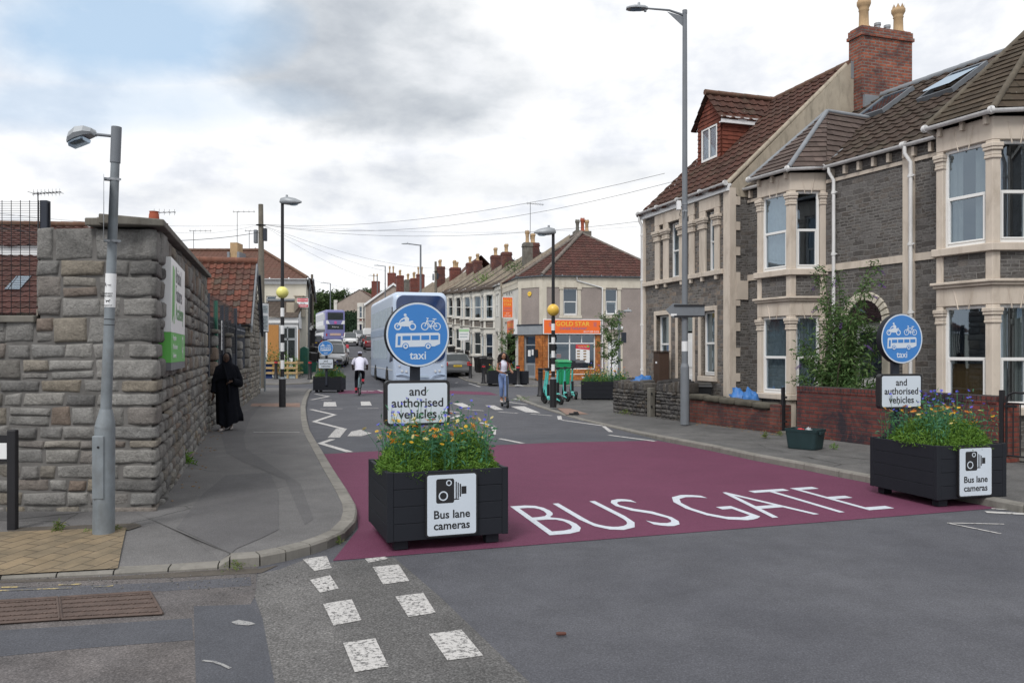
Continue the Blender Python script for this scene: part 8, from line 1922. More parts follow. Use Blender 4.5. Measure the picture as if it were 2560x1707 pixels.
def car(loc,rz,label,m,L=4.0,W_=1.72,H=1.46,kind='hatch',plate_txt=None,rear=True,group=None,cat='car'):
# local +x is the nose
 e=empty('parked_car',loc,rz,label,cat,group);hw=W_/2;belt=.94 if kind!='van' else 1.1
 if kind=='van':
  st=[(-L/2,.93,1.9),(-L/2+.06,.98,H-.05),(-L/2+.4,1,H),(L*.12,1,H),(L*.22,.99,H-.1),(L*.34,.97,1.12),(L*.46,.93,.98),(L/2,.82,.72)]
 elif kind=='saloon':
  st=[(-L/2,.84,.74),(-L/2+.06,.92,.90),(-L/2+.5,.98,belt+.04),(-.2*L,1,belt),(L*.2,1,belt-.02),(L*.38,.97,belt-.12),(L*.47,.91,.76),(L/2,.80,.56)]
 else:st=[(-L/2,.86,.72),(-L/2+.05,.93,.92),(-L/2+.25,.98,belt),(0,1,belt-.02),(L*.26,1,belt-.05),(L*.40,.97,belt-.16),(L*.47,.90,.74),(L/2,.80,.56)]
 mb=MB();rings=[]
 for x,k,zt in st:
  w_=hw*k;z0=.20 if abs(x)<L*.46 else.27
  rings.append([(x,w_*.90,z0),(x,w_*.99,z0+.14),(x,w_,zt*.55),(x,w_*.97,zt-.10),(x,w_*.86,zt),(x,0,zt+.03),(x,-w_*.86,zt),(x,-w_*.97,zt-.10),(x,-w_,zt*.55),(x,-w_*.99,z0+.14),(x,-w_*.90,z0)])
 mb.loft(rings);mb.build('body',m,e,bevel=0)
 if kind!='van':
  if kind=='saloon':cs=[(-L/2+.45,belt,belt+.02,.80),(-L/2+1.0,belt,H-.14,.72),(-L*.08,belt,H,.70),(L*.06,belt,H-.03,.70),(L*.27,belt-.05,belt,.80)]
  else:cs=[(-L/2+.07,belt-.03,belt+.0,.86),(-L/2+.36,belt,H-.12,.74),(-L*.1,belt,H,.72),(L*.05,belt,H-.03,.72),(L*.30,belt-.08,belt-.03,.82)]
  mb=MB();mb.loft([[(x,hw*.90,zb-.03),(x,hw*k,zt),(x,0,zt+.02),(x,-hw*k,zt),(x,-hw*.90,zb-.03)]for x,zb,zt,k in cs],0,False);mb.build('window',M_cglass,e)
  mb=MB();mb.loft([[(x,hw*k*1.01,zt-.06),(x,hw*k*.93,zt+.012),(x,0,zt+.035),(x,-hw*k*.93,zt+.012),(x,-hw*k*1.01,zt-.06)]for x,zb,zt,k in cs[1:4]]);mb.build('roof',m,e)
  mb=MB()
  for s in(-1,1):
   P=[Vector((x,s*hw*(k*1.0+.0),zt))for x,zb,zt,k in cs];mb.tube([P[0]+Vector((0,s*.02,0)),P[1]],.04,5);mb.tube([P[3],P[4]],.035,5);x,zb,zt,k=cs[2];mb.tube([(x-.1,s*hw*.91,zb),(x-.1,s*hw*k,zt)],.035,5)
  build_each(mb,'pillar',m,e)
 else:
  mb=MB();mb.poly([(L*.222,hw*.84*s,z)for s,z in()]or[(L*.225,-hw*.85,H-.15),(L*.225,hw*.85,H-.15),(L*.335,hw*.88,1.18),(L*.335,-hw*.88,1.18)][::-1]);mb.build('window',M_cglass,e)
  mb=MB();mb.box(-L/2-.012,-L/2-.004+.03,-hw*.7,-.05,1.15,1.6);mb.build('rear_door',m,e)
 for x in(-L*.31,L*.32):
  for s in(-1,1):
   mb=MB();y=s*(hw+.004);mb.poly([(x+.36*math.cos(math.pi*i/10),y,.26+.42*math.sin(math.pi*i/10))for i in range(11)][::(1 if s<0 else-1)]);mb.build('wheel_arch',M_black,e);wheel(e,x,s*(hw-.09),.31,.2)
 z_=.72 if kind!='van' else 1.0
 for s in(-1,1):
  mb=MB();mb.obox((-L/2+.06,s*hw*.80,z_+.04),(.12,.22,.24 if kind!='van' else.5),s*-.35);mb.build('rear_light',M_lampred,e,bevel=.02);mb=MB();mb.obox((L/2-.13,s*hw*.72,.68),(.18,.34,.14),s*-.45,0,0,.25);mb.build('headlight',M_lampw,e,bevel=.03)
  mb=MB();mb.obox((L*.19,s*(hw+.08),belt+.05),(.12,.18,.13));mb.build('mirror',M_blackp if kind!='hatch' else m,e,bevel=.03)
 mb=MB();mb.box(-L/2-.035,-L/2+.2,-hw*.86,hw*.86,.32,.50);mb.build('rear_bumper',M_blackp if kind=='van' else m,e,bevel=.03);mb=MB();mb.box(L/2-.16,L/2+.02,-hw*.70,hw*.70,.28,.46);mb.build('grille',M_black,e,bevel=.03)
 if plate_txt:
  plate(e,plate_txt,(-L/2-.04,0,.64),(0,0,R(-90)),M_plate);plate(e,plate_txt,(L/2+.03,0,.40),(0,0,R(90)),M_platew)
 return e
SA=math.atan2(.9767,-.2144)
def cp(px,Y,dz=0):x=(px-1280)/F*Y;return(x,Y,T(x,Y)+dz)
GC='cars along the far street'
q=cp(1128,51.5);car(q,SA+.05,'silver-grey hatchback parked at the right kerb beside the grey bus',M_dgrey,4.1,1.74,1.44,'hatch','YR04 UFW',True,GC)
car(cp(836,56.5),SA+math.pi-.06,'bright silver car facing us behind the far left planter',M_silver,4.4,1.8,1.5,'hatch','WN67 KXA',True,GC)
car(cp(836,70),SA,'silver saloon seen from behind, queuing after the purple bus',M_silver,4.5,1.75,1.43,'saloon','VX08 LTE',True,GC)
car(cp(876,96),SA+math.pi,'white car facing us, right of the purple bus',M_wcar,4.4,1.78,1.55,'hatch','BD11 OEP',True,GC)
van=car(cp(926,98),SA,'white van parked on the right of the far street',M_wcar,4.8,1.9,1.95,'van','KM13 HRD',True,GC,'van')
car(cp(930,84),SA,'maroon car parked behind the white van',M_redcar,4.1,1.72,1.46,'hatch',None,True,GC);car(cp(922,91),SA,'dark car parked between the maroon car and the white van',M_blkcar,4.1,1.72,1.46,'hatch',None,True,GC)
car(cp(788,86),SA,'dark purple car parked on the left of the far street',M_navycar,4.0,1.7,1.45,'hatch','LS52 PZC',True,GC);car(cp(895,118),SA+math.pi,'pale car partly behind the white van',M_silver,4.2,1.7,1.45,'hatch',None,True,GC)
q=cp(868,66);e=empty('traffic_post',q,0,'banded red, white and black post on the traffic island','bollard');mb=MB();mb.tube([(0,0,0),(0,0,.3)],.13,10);mb.tube([(0,0,.55),(0,0,.85)],.13,10);build_each(mb,'white_band',M_wht,e);mb=MB();mb.tube([(0,0,.3),(0,0,.55)],.13,10);mb.build('black_band',M_black,e);mb=MB();mb.tube([(0,0,.85),(0,0,1.1),(0,0,1.16)],[.13,.13,.08],10);mb.build('red_cap',M_redsign,e)
struct('traffic_island',MB().lathe([(.0,.08),(1.0,.08),(1.08,.0)],20,(q[0]+.3,q[1],q[2])),M_kerb)
# ---------------------------------------------------------------- shared scooters
def escooter(loc,rz,label):
 e=empty('electric_scooter',loc,rz,label,'e-scooter','turquoise shared scooters by the beacon')
 for x,nm in((.47,'front'),(-.47,'rear')):
  mb=MB();mb.lathe([(.08,-.03),(.115,-.035),(.128,-.02),(.128,.02),(.115,.035),(.08,.03)],20,(x,0,.128),axis='Y');w_=mb.build('wheel',M_tyre,e);mb=MB();mb.lathe([(.03,-.032),(.085,-.026),(.085,.026),(.03,.032)],14,(x,0,.128),axis='Y');mb.build('hub',M_black,w_)
 mb=MB();mb.loft([[(x,-w_,z),(x,w_,z),(x,w_,z+t),(x,-w_,z+t)]for x,w_,z,t in((-.36,.05,.15,.05),(-.28,.085,.13,.07),(.18,.085,.13,.07),(.28,.05,.17,.08))],0,False);mb.build('deck',M_teal,e,bevel=.012);mb=MB();mb.box(-.27,.16,-.07,.07,.2005,.206);mb.build('grip_mat',M_black,e)
 mb=MB();mb.tube([(-.34,.05,.17),(-.5,.055,.13)],.018,6);mb.tube([(-.34,-.05,.17),(-.5,-.055,.13)],.018,6);build_each(mb,'rear_fork',M_teal,e);mb=MB()
 mb.loft([[(-.47+.15*math.cos(a),y,.128+.15*math.sin(a))for y in(-.045,.045)]+[(-.47+.165*math.cos(a),y,.128+.165*math.sin(a))for y in(.045,-.045)]for a in[R(20+12*i)for i in range(13)]],0,True);mb.build('mudguard',M_black,e)
 mb=MB();mb.tube([(.26,0,.20),(.36,0,.34),(.375,0,.52)],[.05,.062,.058],10);mb.tube([(.375,0,.50),(.30,0,.85),(.26,0,1.08)],[.045,.035,.03],10);mb.build('stem',M_teal,e)
 mb=MB();mb.box(.24,.29,-.045,.045,.24,.62);mb.build('battery_cover',M_black,e,bevel=.015);mb=MB()
 for s in(-1,1):mb.tube([(.39,s*.05,.45),(.45,s*.055,.28),(.47,s*.055,.128)],.018,6)
 mb.tube([(.40,-.05,.30),(.40,.05,.30)],.02,6);mb.build('fork',M_black,e);mb=MB();mb.obox((.47,0,.28),(.24,.09,.02),0,0,0,.1);mb.build('front_mudguard',M_black,e)
 mb=MB();mb.tube([(.20,-.26,1.10),(.25,-.1,1.09),(.25,.1,1.09),(.20,.26,1.10)],.018,8);mb.box(.20,.32,-.05,.05,1.06,1.13);mb.build('handlebar',M_black,e);mb=MB();mb.ball((.33,0,1.03),.03,10);mb.build('headlamp',M_lampw,e)
 mb=MB();mb.tube([(.24,-.16,1.09),(.32,-.15,1.02),(.38,-.05,.9),(.36,-.03,.7)],.006,5);mb.build('cable',M_black,e);mb=MB();mb.tube([(-.1,.06,.14),(-.14,.16,.01)],.012,5);mb.build('kickstand',M_black,e);return e
def sc(pxf,pyf,pxr,pyr):
 a,b=G(pxf,pyf,.05),G(pxr,pyr,.05);m_=(a+b)/2;return(m_.x,m_.y,.05),math.atan2(a.y-b.y,a.x-b.x)
l,z_=sc(1351,1007,1414,1013.5);s0=escooter(l,z_,'turquoise scooter nearest us, its deck crossing behind the amber beacon post')
for(f_,lb)in(((1347,1003,1408,1009.5),'turquoise scooter second from the front, half behind the nearest one'),((1380,999,1428,1005),'middle turquoise scooter just right of the beacon post'),((1403,994,1430,1002),'turquoise scooter with its stem before the green bin'),((1423,993,1446,1001),'rightmost turquoise scooter, nearest the planter')):
 l,z_=sc(*f_);dup(s0,l,z_,lb)
# ---------------------------------------------------------------- people
def head(mb,c,hh,yaw=0.0,pitch=0.0,skin_=0,lip=1,eye=2):
 c=Vector(c);M=Matrix.Translation(c)@Matrix.Rotation(yaw,4,'Z')@Matrix.Rotation(pitch,4,'X');n,k=28,22;vs=[];fs=[]
 def gs_(x,z,cx,cz,s):return math.exp(-(((x-cx)/s)**2+((z-cz)/s)**2))
 for i in range(k+1):
  a=math.pi*i/k;z=-math.cos(a)
  for j in range(n):
   t=2*math.pi*j/n;x,y=math.sin(a)*math.sin(t),-math.sin(a)*math.cos(t)
   wx=.335*(1-.30*max(0,-z-.1)**1.2);wy=.42*(1-.14*max(0,-z));px,py,pz=x*wx,y*wy,z*.5
   if y<0:
    py*=.94;d=0
    d+=.085*gs_(px,pz,0,-.09,.075)+.05*gs_(px,pz,0,-.01,.06)
    d-=.035*(gs_(px,pz,.14,.02,.09)+gs_(px,pz,-.14,.02,.09))
    d+=.02*(gs_(px,pz,.12,.10,.1)+gs_(px,pz,-.12,.10,.1))+.03*gs_(px,pz,0,-.25,.09)+.045*gs_(px,pz,0,-.41,.11)
    py-=d
   vs.append(M@(Vector((px,py,pz))*hh))
 for i in range(k):
  for j in range(n):fs.append((i*n+j,i*n+(j+1)%n,(i+1)*n+(j+1)%n,(i+1)*n+j))
 mb.add(vs,fs,skin_,True)
 def bl(p,r,sx,sy,sz,m):
  q=MB();q.ball((0,0,0),r,10,0,sx,sy,sz);mb.add([M@(Vector(p)*hh+Vector(v)*hh)for v in q.v],q.f,m,True)
 for s in(-1,1):bl((s*.135,-.365,.03),.05,1,.6,.55,eye);bl((s*.13,-.385,.115),.09,1,.3,.16,eye);bl((s*.335,.03,-.01),.09,.35,.7,1.1,skin_)
 bl((0,-.41,-.245),.10,1,.4,.22,lip);bl((0,-.405,-.285),.085,1,.4,.22,lip)
def hand(mb,wrist,d,up,s=1.0,curl=.5,m=0,side=1):
 wrist=Vector(wrist);d=Vector(d).normalized();side_v=d.cross(Vector(up)).normalized();up=side_v.cross(d).normalized()
 L=.085*s
 mb.loft([[wrist+d*(L*u)+side_v*(math.cos(t)*w_)+up*(math.sin(t)*h_)for t in[2*math.pi*i/10 for i in range(10)]]for u,w_,h_ in((-.35,.024*s,.02*s),(0,.03*s,.019*s),(.5,.041*s,.017*s),(1,.040*s,.013*s))],m)
 for i,(o,ln)in enumerate(((-.029,.070),(-.0095,.080),(.0105,.074),(.029,.056))):
  p=wrist+d*L+side_v*o*s;a=0;pts=[p-d*.012*s,p]
  for q in range(3):
   a+=curl*(.6 if q==0 else 1.0);dd=d*math.cos(a)-up*math.sin(a);pts.append(pts[-1]+dd*ln*s*(.42,.32,.26)[q])
  mb.tube(pts,[.009*s,.0095*s,.0088*s,.008*s,.0065*s],7,m)
 p=wrist+d*L*.3-side_v*.034*s*side;mb.tube([p,p+(d*.6-side_v*side*.8-up*.2)*.035*s,p+(d*1.3-side_v*side*.8-up*.5)*.052*s],[.0125*s,.0105*s,.008*s],7,m)
def skinmb(mb,J,E,m=0,sub=2):vs,fs=skin(J,E,sub);mb.add(vs,fs,m,True)
def shoe(mb,c,d,L=.25,m=0,z0=0.0):
 c=Vector(c);d=Vector(d).normalized();s=Vector((d.y,-d.x,0));rings=[]
 for u,w_,h_ in((-.42,.028,.055),(-.36,.036,.085),(-.15,.038,.085),(.1,.043,.062),(.35,.044,.045),(.52,.032,.035),(.58,.014,.022)):
  p=c+d*u*L;rings.append([p+s*w_*x+Vector((0,0,z0+h_*z))for x,z in((-1,.12),(-1.05,.4),(-.75,.8),(0,1),(.75,.8),(1.05,.4),(1,.12),(.8,0),(-.8,0))])
 mb.loft(rings,m)
M_eye=plain('dark_eye',(.012,.01,.01),.3)
# woman in black robe, walking towards us
q=G(567,1074,KH);wm=empty('person',(q.x,q.y,KH),R(8),'woman in a long black robe and headscarf walking on the left pavement','person')
mb=MB();skinmb(mb,dict(pel=(0,0,.80,.13),wst=(0,0,.98,.12),ch=(0,0,1.15,.14),nk0=(0,.01,1.32,.06),nk=(0,0,1.38,.05),hipR=(-.08,0,.76,.09),kR=(-.08,-.06,.42,.06),aR=(-.07,-.10,.09,.04),fR=(-.075,-.19,.04,.035),hipL=(.08,0,.76,.09),kL=(.09,.05,.42,.06),aL=(.07,.16,.10,.04),fL=(.075,.08,.04,.035),
sR=(-.17,.01,1.26,.06),eR=(-.25,.02,.99,.045),wR=(-.29,-.05,.76,.028),sL=(.17,.01,1.26,.06),eL=(.25,.0,1.0,.045),wL=(.15,-.19,1.01,.028)),
[('pel','wst'),('wst','ch'),('ch','nk0'),('nk0','nk'),('pel','hipR'),('hipR','kR'),('kR','aR'),('aR','fR'),('pel','hipL'),('hipL','kL'),('kL','aL'),('aL','fL'),('ch','sR'),('sR','eR'),('eR','wR'),('ch','sL'),('sL','eL'),('eL','wL')])
head(mb,(0,-.035,1.475),.222,0.05);hand(mb,(-.292,-.055,.75),(-.06,-.25,-1),(.9,-.3,0),.95,.35,0,1);hand(mb,(.145,-.195,1.01),(-1,-.25,-.25),(0,-.6,.8),.95,.7,0,-1);mb.build('body',[M_skind,M_lip,M_eye],wm)
mb=MB();rings=[];n=40
for z,cx,wx,wy,fl in((1.36,0,.12,.09,0),(1.30,0,.20,.125,.01),(1.20,0,.245,.15,.02),(1.05,.0,.25,.165,.03),(.90,.005,.25,.17,.05),(.72,.01,.255,.18,.07),(.5,.02,.265,.20,.10),(.3,.035,.275,.235,.13),(.18,.04,.275,.26,.15),(.10,.03,.25,.27,.16)):
 ring=[]
 for j in range(n):
  t=2*math.pi*j/n;f_=1+fl*(.55*math.sin(5*t+.6+z)+.45*math.sin(9*t+2.3*z+1));rr=1+(.12*max(0,math.cos(t))**3 if z<.4 else 0)
  zz=z+(.05*math.sin(2*t+.5)+.03*math.sin(5*t)if z<.15 else 0)+(.10*max(0,math.cos(t))if z<.15 else 0);ring.append((cx+wx*rr*math.cos(t)*f_,wy*math.sin(t)*f_+(.02 if z>1 else 0),zz))
 rings.append(ring)
mb.loft(rings[::-1],0,True,False);mb.tube([(-.08,.01,1.34),(-.18,.01,1.27),(-.245,.03,1.05),(-.262,.02,.92),(-.285,-.035,.77)],[.05,.085,.095,.09,.08],14);mb.tube([(.08,.01,1.34),(.18,.01,1.27),(.26,.02,1.05),(.275,-.0,.96),(.24,-.10,.98),(.17,-.185,1.01)],[.05,.085,.10,.10,.085,.07],14);mb.build('robe',M_abaya,wm)
mb=MB();mb.ball((0,.03,1.482),1,22,0,.106,.122,.128);rings=[]
for z,wx,wy,cy in((1.47,.10,.115,.05),(1.40,.115,.12,.02),(1.35,.15,.13,.01),(1.28,.215,.155,0),(1.18,.255,.18,-.005),(1.08,.262,.19,-.01),(1.02,.25,.19,-.01)):
 rings.append([(wx*math.cos(2*math.pi*j/n)*(1+.03*math.sin(7*j)),cy+wy*math.sin(2*math.pi*j/n)*(1+.05*math.sin(2*math.pi*j/n*6+z*9)),z-.05*math.cos(2*math.pi*j/n*2)*(z<1.1))for j in range(n)])
mb.loft(rings[::-1],0,True,False);mb.tube([(-.06,-.11,1.40),(.0,-.175,1.22),(.06,-.20,1.05),(.09,-.205,.85),(.10,-.20,.6)],[.02,.03,.032,.03,.02],8);mb.build('headscarf',M_abaya,wm);wm.scale=(.88,.93,1)
mb=MB();shoe(mb,(-.075,-.15,0),(-.1,-1,0),.25);shoe(mb,(.075,.12,.0),(.15,-1,0),.25,0,.012);build_each(mb,'shoe',M_shoe,wm)
# bicycle and rider
q=G(897.5,989);CR=R(8);bk=empty('bicycle',(q.x-.05,q.y+.42,0),CR,'bicycle with mudguard ridden away from us in the left lane','bicycle')
for y,nm in((-.5,'rear'),(.52,'front')):
 mb=MB();mb.tube([(0,y+.322*math.cos(2*math.pi*i/36),.34+.322*math.sin(2*math.pi*i/36))for i in range(36)],.021,8,closed=True);w_=mb.build('wheel',M_tyre,bk);mb=MB();mb.tube([(0,y+.298*math.cos(2*math.pi*i/36),.34+.298*math.sin(2*math.pi*i/36))for i in range(36)],.011,6,closed=True);mb.tube([(-.04,y,.34),(.04,y,.34)],.02,8)
 for i in range(20):a=2*math.pi*i/20;mb.tube([(.025*(-1)**i,y,.34),(0,y+.295*math.cos(a),.34+.295*math.sin(a))],.0018,3)
 mb.build('rim',M_rim,w_)
mb=MB()
for a,b,r_ in(((0,-.12,.29),(0,-.22,.82),.016),((0,-.12,.29),(0,.36,.80),.019),((0,-.20,.76),(0,.36,.84),.016),((0,.36,.95),(0,.40,.70),.018)):mb.tube([a,b],r_,8)
for s in(-1,1):mb.tube([(0,-.12,.29),(s*.055,-.5,.34)],.010,6);mb.tube([(0,-.21,.74),(s*.055,-.5,.34)],.009,6);mb.tube([(s*.02,.40,.70),(s*.05,.52,.34)],.013,6)
mb.build('frame',M_teal if False else plain('grey_green_frame',(.06,.11,.12),.4),bk)
mb=MB();mb.tube([(0,-.22,.80),(0,-.235,.93)],.014,8);mb.loft([[(x*w_,y,.945+z)for x,z in((-1,0),(-.6,.03),(.6,.03),(1,0),(.5,-.02),(-.5,-.02))]for y,w_ in((-.36,.065),(-.28,.075),(-.16,.03),(-.08,.018))]);mb.build('saddle',M_black,bk);mb=MB();mb.tube([(0,.36,.95),(0,.40,1.02)],.015,8);mb.tube([(-.31,.34,1.02),(-.15,.40,1.03),(.15,.40,1.03),(.31,.34,1.02)],.014,8);mb.build('handlebar',M_black,bk)
mb=MB();mb.loft([[(x,-.5+.365*math.cos(a),.34+.365*math.sin(a))for x in(-.03,.03)]+[(x,-.5+.37*math.cos(a),.34+.37*math.sin(a))for x in(.03,-.03)]for a in[R(60+10*i)for i in range(13)]]);mb.build('mudguard',plain('grey_mudguard',(.10,.15,.17),.5),bk)
mb=MB();mb.tube([(-.06,-.12,.29),(-.09,-.12,.12)],.01,6);mb.tube([(.06,-.12,.29),(.09,-.12,.46)],.01,6);mb.box(-.19,-.08,-.17,-.07,.10,.125);mb.box(.08,.19,-.17,-.07,.445,.47);mb.lathe([(.09,-.008),(.09,.008)],16,(.05,-.12,.29),axis='X');mb.build('pedal_crank',M_black,bk)
cy=empty('person',(q.x-.05,q.y+.42,0),CR,'cyclist in a white t-shirt, dark trousers and helmet, seen from behind','person')
JB=dict(pel=(0,-.22,1.0,.13),wst=(0,-.14,1.15,.12),ch=(0,.02,1.32,.145),nk0=(0,.12,1.45,.06),nk=(0,.15,1.50,.055),hL=(-.09,-.2,.97,.085),kL=(-.14,.10,.62,.062),aL=(-.13,-.14,.22,.042),fL=(-.135,-.02,.15,.035),hR=(.09,-.2,.97,.085),kR=(.13,.18,.86,.062),aR=(.13,-.12,.55,.042),fR=(.135,.0,.49,.035),sL=(-.19,.08,1.40,.062),eL=(-.285,.16,1.15,.045),wL=(-.275,.32,1.045,.03),sR=(.19,.08,1.40,.062),eR=(.285,.16,1.15,.045),wR=(.275,.32,1.045,.03))
EB=[('pel','wst'),('wst','ch'),('ch','nk0'),('nk0','nk'),('pel','hL'),('hL','kL'),('kL','aL'),('aL','fL'),('pel','hR'),('hR','kR'),('kR','aR'),('aR','fR'),('ch','sL'),('sL','eL'),('eL','wL'),('ch','sR'),('sR','eR'),('eR','wR')]
mb=MB();skinmb(mb,JB,EB);head(mb,(0,.20,1.585),.225,math.pi,-.05);hand(mb,(-.275,.31,1.05),(0,1,-.2),(0,.2,1),1,.9,0,-1);hand(mb,(.275,.31,1.05),(0,1,-.2),(0,.2,1),1,.9,0,1);mb.build('body',[M_skind,M_lip,M_eye],cy)
def grow(J,keys,d):return{k:(*J[k][:3],(J[k][3]if not isinstance(J[k][3],tuple)else J[k][3][0])+d)for k in keys}
mb=MB();J=grow(JB,('pel','hL','kL','aL','hR','kR','aR'),.014);J['aL']=(-.13,-.12,.27,.062);J['aR']=(.13,-.10,.62,.062);J['top']=(0,-.18,1.08,.135);skinmb(mb,J,[('pel','top'),('pel','hL'),('hL','kL'),('kL','aL'),('pel','hR'),('hR','kR'),('kR','aR')]);mb.build('trousers',M_trous,cy)
mb=MB();rings=[]
for z,y,wx,wy in((.965,-.24,.175,.15),(1.05,-.20,.172,.15),(1.18,-.12,.168,.145),(1.30,-.02,.185,.145),(1.39,.06,.205,.125),(1.45,.11,.15,.10),(1.48,.14,.075,.075)):rings.append([(wx*math.cos(2*math.pi*j/28)*(1+.02*math.sin(5*j)),y+wy*math.sin(2*math.pi*j/28)*(1+.03*math.sin(3*j+z*20)),z-.04*math.sin(2*math.pi*j/28))for j in range(28)])
mb.loft(rings,0,True,False);mb.tube([(-.15,.07,1.41),(-.21,.10,1.36),(-.262,.14,1.22)],[.085,.085,.075],12);mb.tube([(.15,.07,1.41),(.21,.10,1.36),(.262,.14,1.22)],[.085,.085,.075],12);mb.build('t_shirt',M_tee,cy)
mb=MB();mb.ball((0,.20,1.635),1,18,0,.098,.125,.085);mb.v=[(v[0],v[1],max(v[2],1.625))for v in mb.v];mb.build('helmet',plain('dark_helmet',(.03,.035,.07),.4),cy);mb=MB()
for x in(-.06,-.02,.02,.06):mb.tube([(x,.09,1.665),(x,.15,1.71-abs(x)*.3),(x,.24,1.722-abs(x)*.3),(x,.30,1.69)],.012,6)
mb.build('helmet_ribs',M_tee,cy)
mb=MB();shoe(mb,(-.135,-.06,.125),(0,1,-.15),.26);shoe(mb,(.135,-.04,.47),(0,1,-.1),.26);build_each(mb,'shoe',M_black,cy);mb=MB();mb.tube([(-.13,-.13,.205),(-.13,-.122,.30)],[.052,.056],12);mb.tube([(.13,-.11,.545),(.13,-.105,.64)],[.052,.056],12);build_each(mb,'sock',M_redsign,cy)
# kick scooter and rider
q=G(1269,1020);SR=R(11);ks=empty('kick_scooter',(q.x-.085,q.y+.44,0),SR,'dark grey kick scooter ridden towards us over the zebra crossing','e-scooter')
for y in(-.44,.48):
 mb=MB();mb.lathe([(.07,-.025),(.10,-.03),(.112,-.015),(.112,.015),(.10,.03),(.07,.025)],18,(0,y,.112),axis='X');w_=mb.build('wheel',M_tyre,ks);mb=MB();mb.lathe([(.03,-.028),(.075,-.02),(.075,.02),(.03,.028)],12,(0,y,.112),axis='X');mb.build('hub',M_lampg,w_)
M_sct=plain('dark_scooter_grey',(.04,.048,.058),.45)
mb=MB();mb.loft([[(-w_,y,z),(w_,y,z),(w_,y,z+.05),(-w_,y,z+.05)]for y,w_,z in((-.28,.04,.14),(-.2,.08,.10),(.3,.08,.10),(.38,.05,.11))],0,False);mb.build('deck',M_sct,ks,bevel=.01)
mb=MB();mb.tube([(0,-.27,.17),(0,-.37,.30)],.035,8);mb.tube([(0,-.39,.28),(0,-.31,1.06)],[.03,.022],10)
for s in(-1,1):mb.tube([(s*.04,-.39,.28),(s*.042,-.44,.112)],.014,6);mb.tube([(s*.04,.34,.13),(s*.042,.48,.112)],.012,6)
mb.build('stem',M_sct,ks);mb=MB();mb.tube([(-.22,-.30,1.08),(.22,-.30,1.08)],.015,8);mb.box(-.05,.05,-.33,-.27,1.06,1.11);mb.build('handlebar',M_black,ks);mb=MB();mb.ball((0,-.35,1.0),.025,10);mb.build('headlamp',M_lampw,ks);mb=MB();mb.obox((0,-.44,.245),(.07,.22,.02));mb.obox((0,.50,.245),(.07,.22,.02),0,0,-.15);build_each(mb,'mudguard',M_sct,ks)
sw_=empty('person',(q.x-.085,q.y+.44,0),SR,'woman with long dark curly hair in a white top and jeans riding a scooter','person');Zd=.15
JS=dict(pel=(-.03,.12,.98,.125),wst=(-.03,.12,1.12,.095),ch=(-.03,.11,1.28,.11),nk0=(-.03,.11,1.41,.05),nk=(-.03,.10,1.46,.043),hR=(-.11,.12,.94,.085),kR=(-.10,.06,.60,.055),aR=(-.075,.20,.24,.037),fR=(-.07,.10,.19,.03),hL=(.05,.12,.94,.085),kL=(.045,-.0,.60,.055),aL=(.03,.02,.24,.037),fL=(.03,-.08,.19,.03),sR=(-.185,.11,1.375,.042),eR=(-.235,.07,1.14,.034),wR=(-.19,-.20,1.105,.024),sL=(.125,.11,1.375,.042),eL=(.19,.07,1.14,.034),wL=(.19,-.20,1.105,.024))
ES=[('pel','wst'),('wst','ch'),('ch','nk0'),('nk0','nk'),('pel','hR'),('hR','kR'),('kR','aR'),('aR','fR'),('pel','hL'),('hL','kL'),('kL','aL'),('aL','fL'),('ch','sR'),('sR','eR'),('eR','wR'),('ch','sL'),('sL','eL'),('eL','wL')]
mb=MB();skinmb(mb,JS,ES);head(mb,(-.03,.065,1.565),.215,.08,.12);hand(mb,(-.188,-.215,1.105),(.25,-1,-.1),(0,-.1,1),.92,.9,0,1);hand(mb,(.188,-.215,1.105),(-.25,-1,-.1),(0,-.1,1),.92,.9,0,-1);mb.build('body',[M_skinl,M_lip,M_eye],sw_)
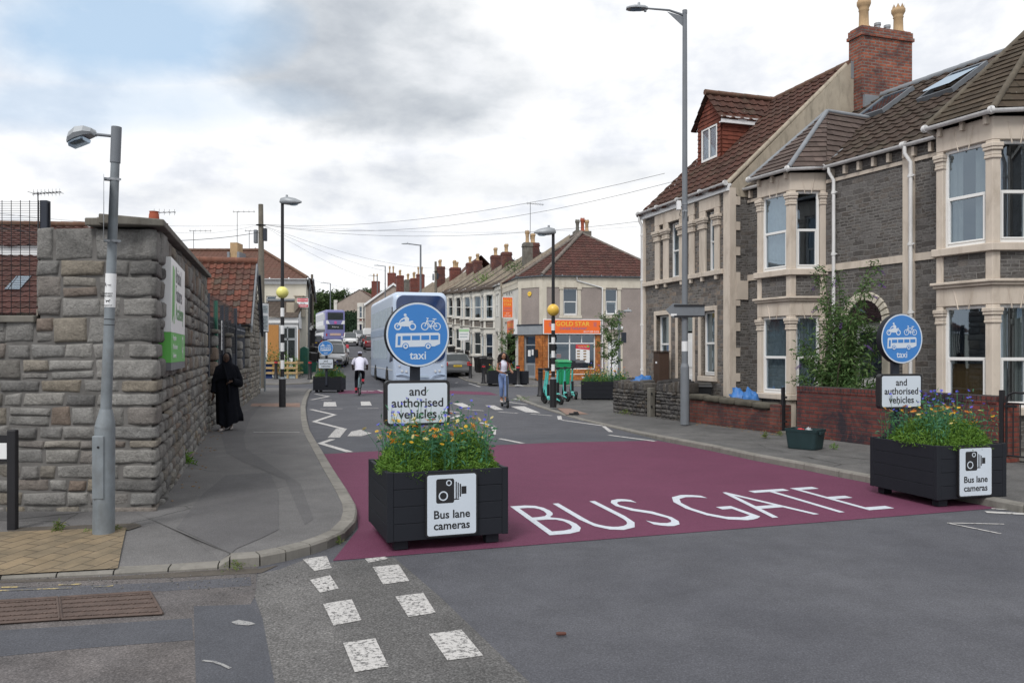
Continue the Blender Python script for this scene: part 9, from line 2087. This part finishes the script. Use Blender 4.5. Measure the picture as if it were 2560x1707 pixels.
mb=MB();J={k:(*JS[k][:3],JS[k][3]+.016)for k in('pel','hR','kR','aR','hL','kL','aL')};J['aR']=(-.078,.17,.30,.058);J['aL']=(.032,.01,.30,.058);J['pel']=(-.03,.12,.98,.140);J['top']=(-.03,.12,1.09,.112);skinmb(mb,J,[('pel','top'),('pel','hR'),('hR','kR'),('kR','aR'),('pel','hL'),('hL','kL'),('kL','aL')]);mb.build('jeans',M_jean,sw_)
mb=MB();mb.loft([[(-.03+wx*math.cos(2*math.pi*j/26),.115+wy*math.sin(2*math.pi*j/26)*(1 if math.sin(2*math.pi*j/26)>0 else f_),z)for j in range(26)]for z,wx,wy,f_ in((1.085,.122,.10,1),(1.15,.112,.095,1.05),(1.24,.125,.105,1.3),(1.30,.135,.105,1.35),(1.37,.125,.09,1.1),(1.42,.075,.07,1),(1.455,.054,.055,1))],0,True,False);mb.build('white_top',M_tee,sw_)
mb=MB();r=random.Random(6)
for s in(-1,1):mb.tube([(-.03+s*.105,.01,1.385),(-.03+s*.115,-.02,1.28),(-.03+s*.12,.05,1.16)],.014,6)
build_each(mb,'bag_strap',plain('maroon_strap',(.16,.02,.03),.7),sw_)
mb=MB();mb.ball((-.03,.105,1.595),1,20,0,.108,.108,.105)
for i in range(170):
 a=r.uniform(-.35,math.pi+.35);rad=r.uniform(.085,.125);x,y,z=-.03+rad*math.cos(a),.10+rad*.9*math.sin(a),r.uniform(1.52,1.64);pts=[];ph=r.uniform(0,6);ln=r.uniform(.10,.27)
 for k in range(6):u=k/5;pts.append((x+(.10*u*math.cos(a)*(1.1-.5*u))+.013*math.sin(ph+k*1.9),y+.03*u*math.sin(a)+.013*math.cos(ph+k*1.9),z-ln*u))
 mb.tube(pts,[.014,.016,.016,.015,.012,.006],5,0,False)
mb.build('hair',M_hair,sw_)
mb=MB();shoe(mb,(-.075,.16,.15),(.0,-1,0),.23);shoe(mb,(.03,-.02,.15),(0,-1,0),.23);build_each(mb,'shoe',M_shoe,sw_)
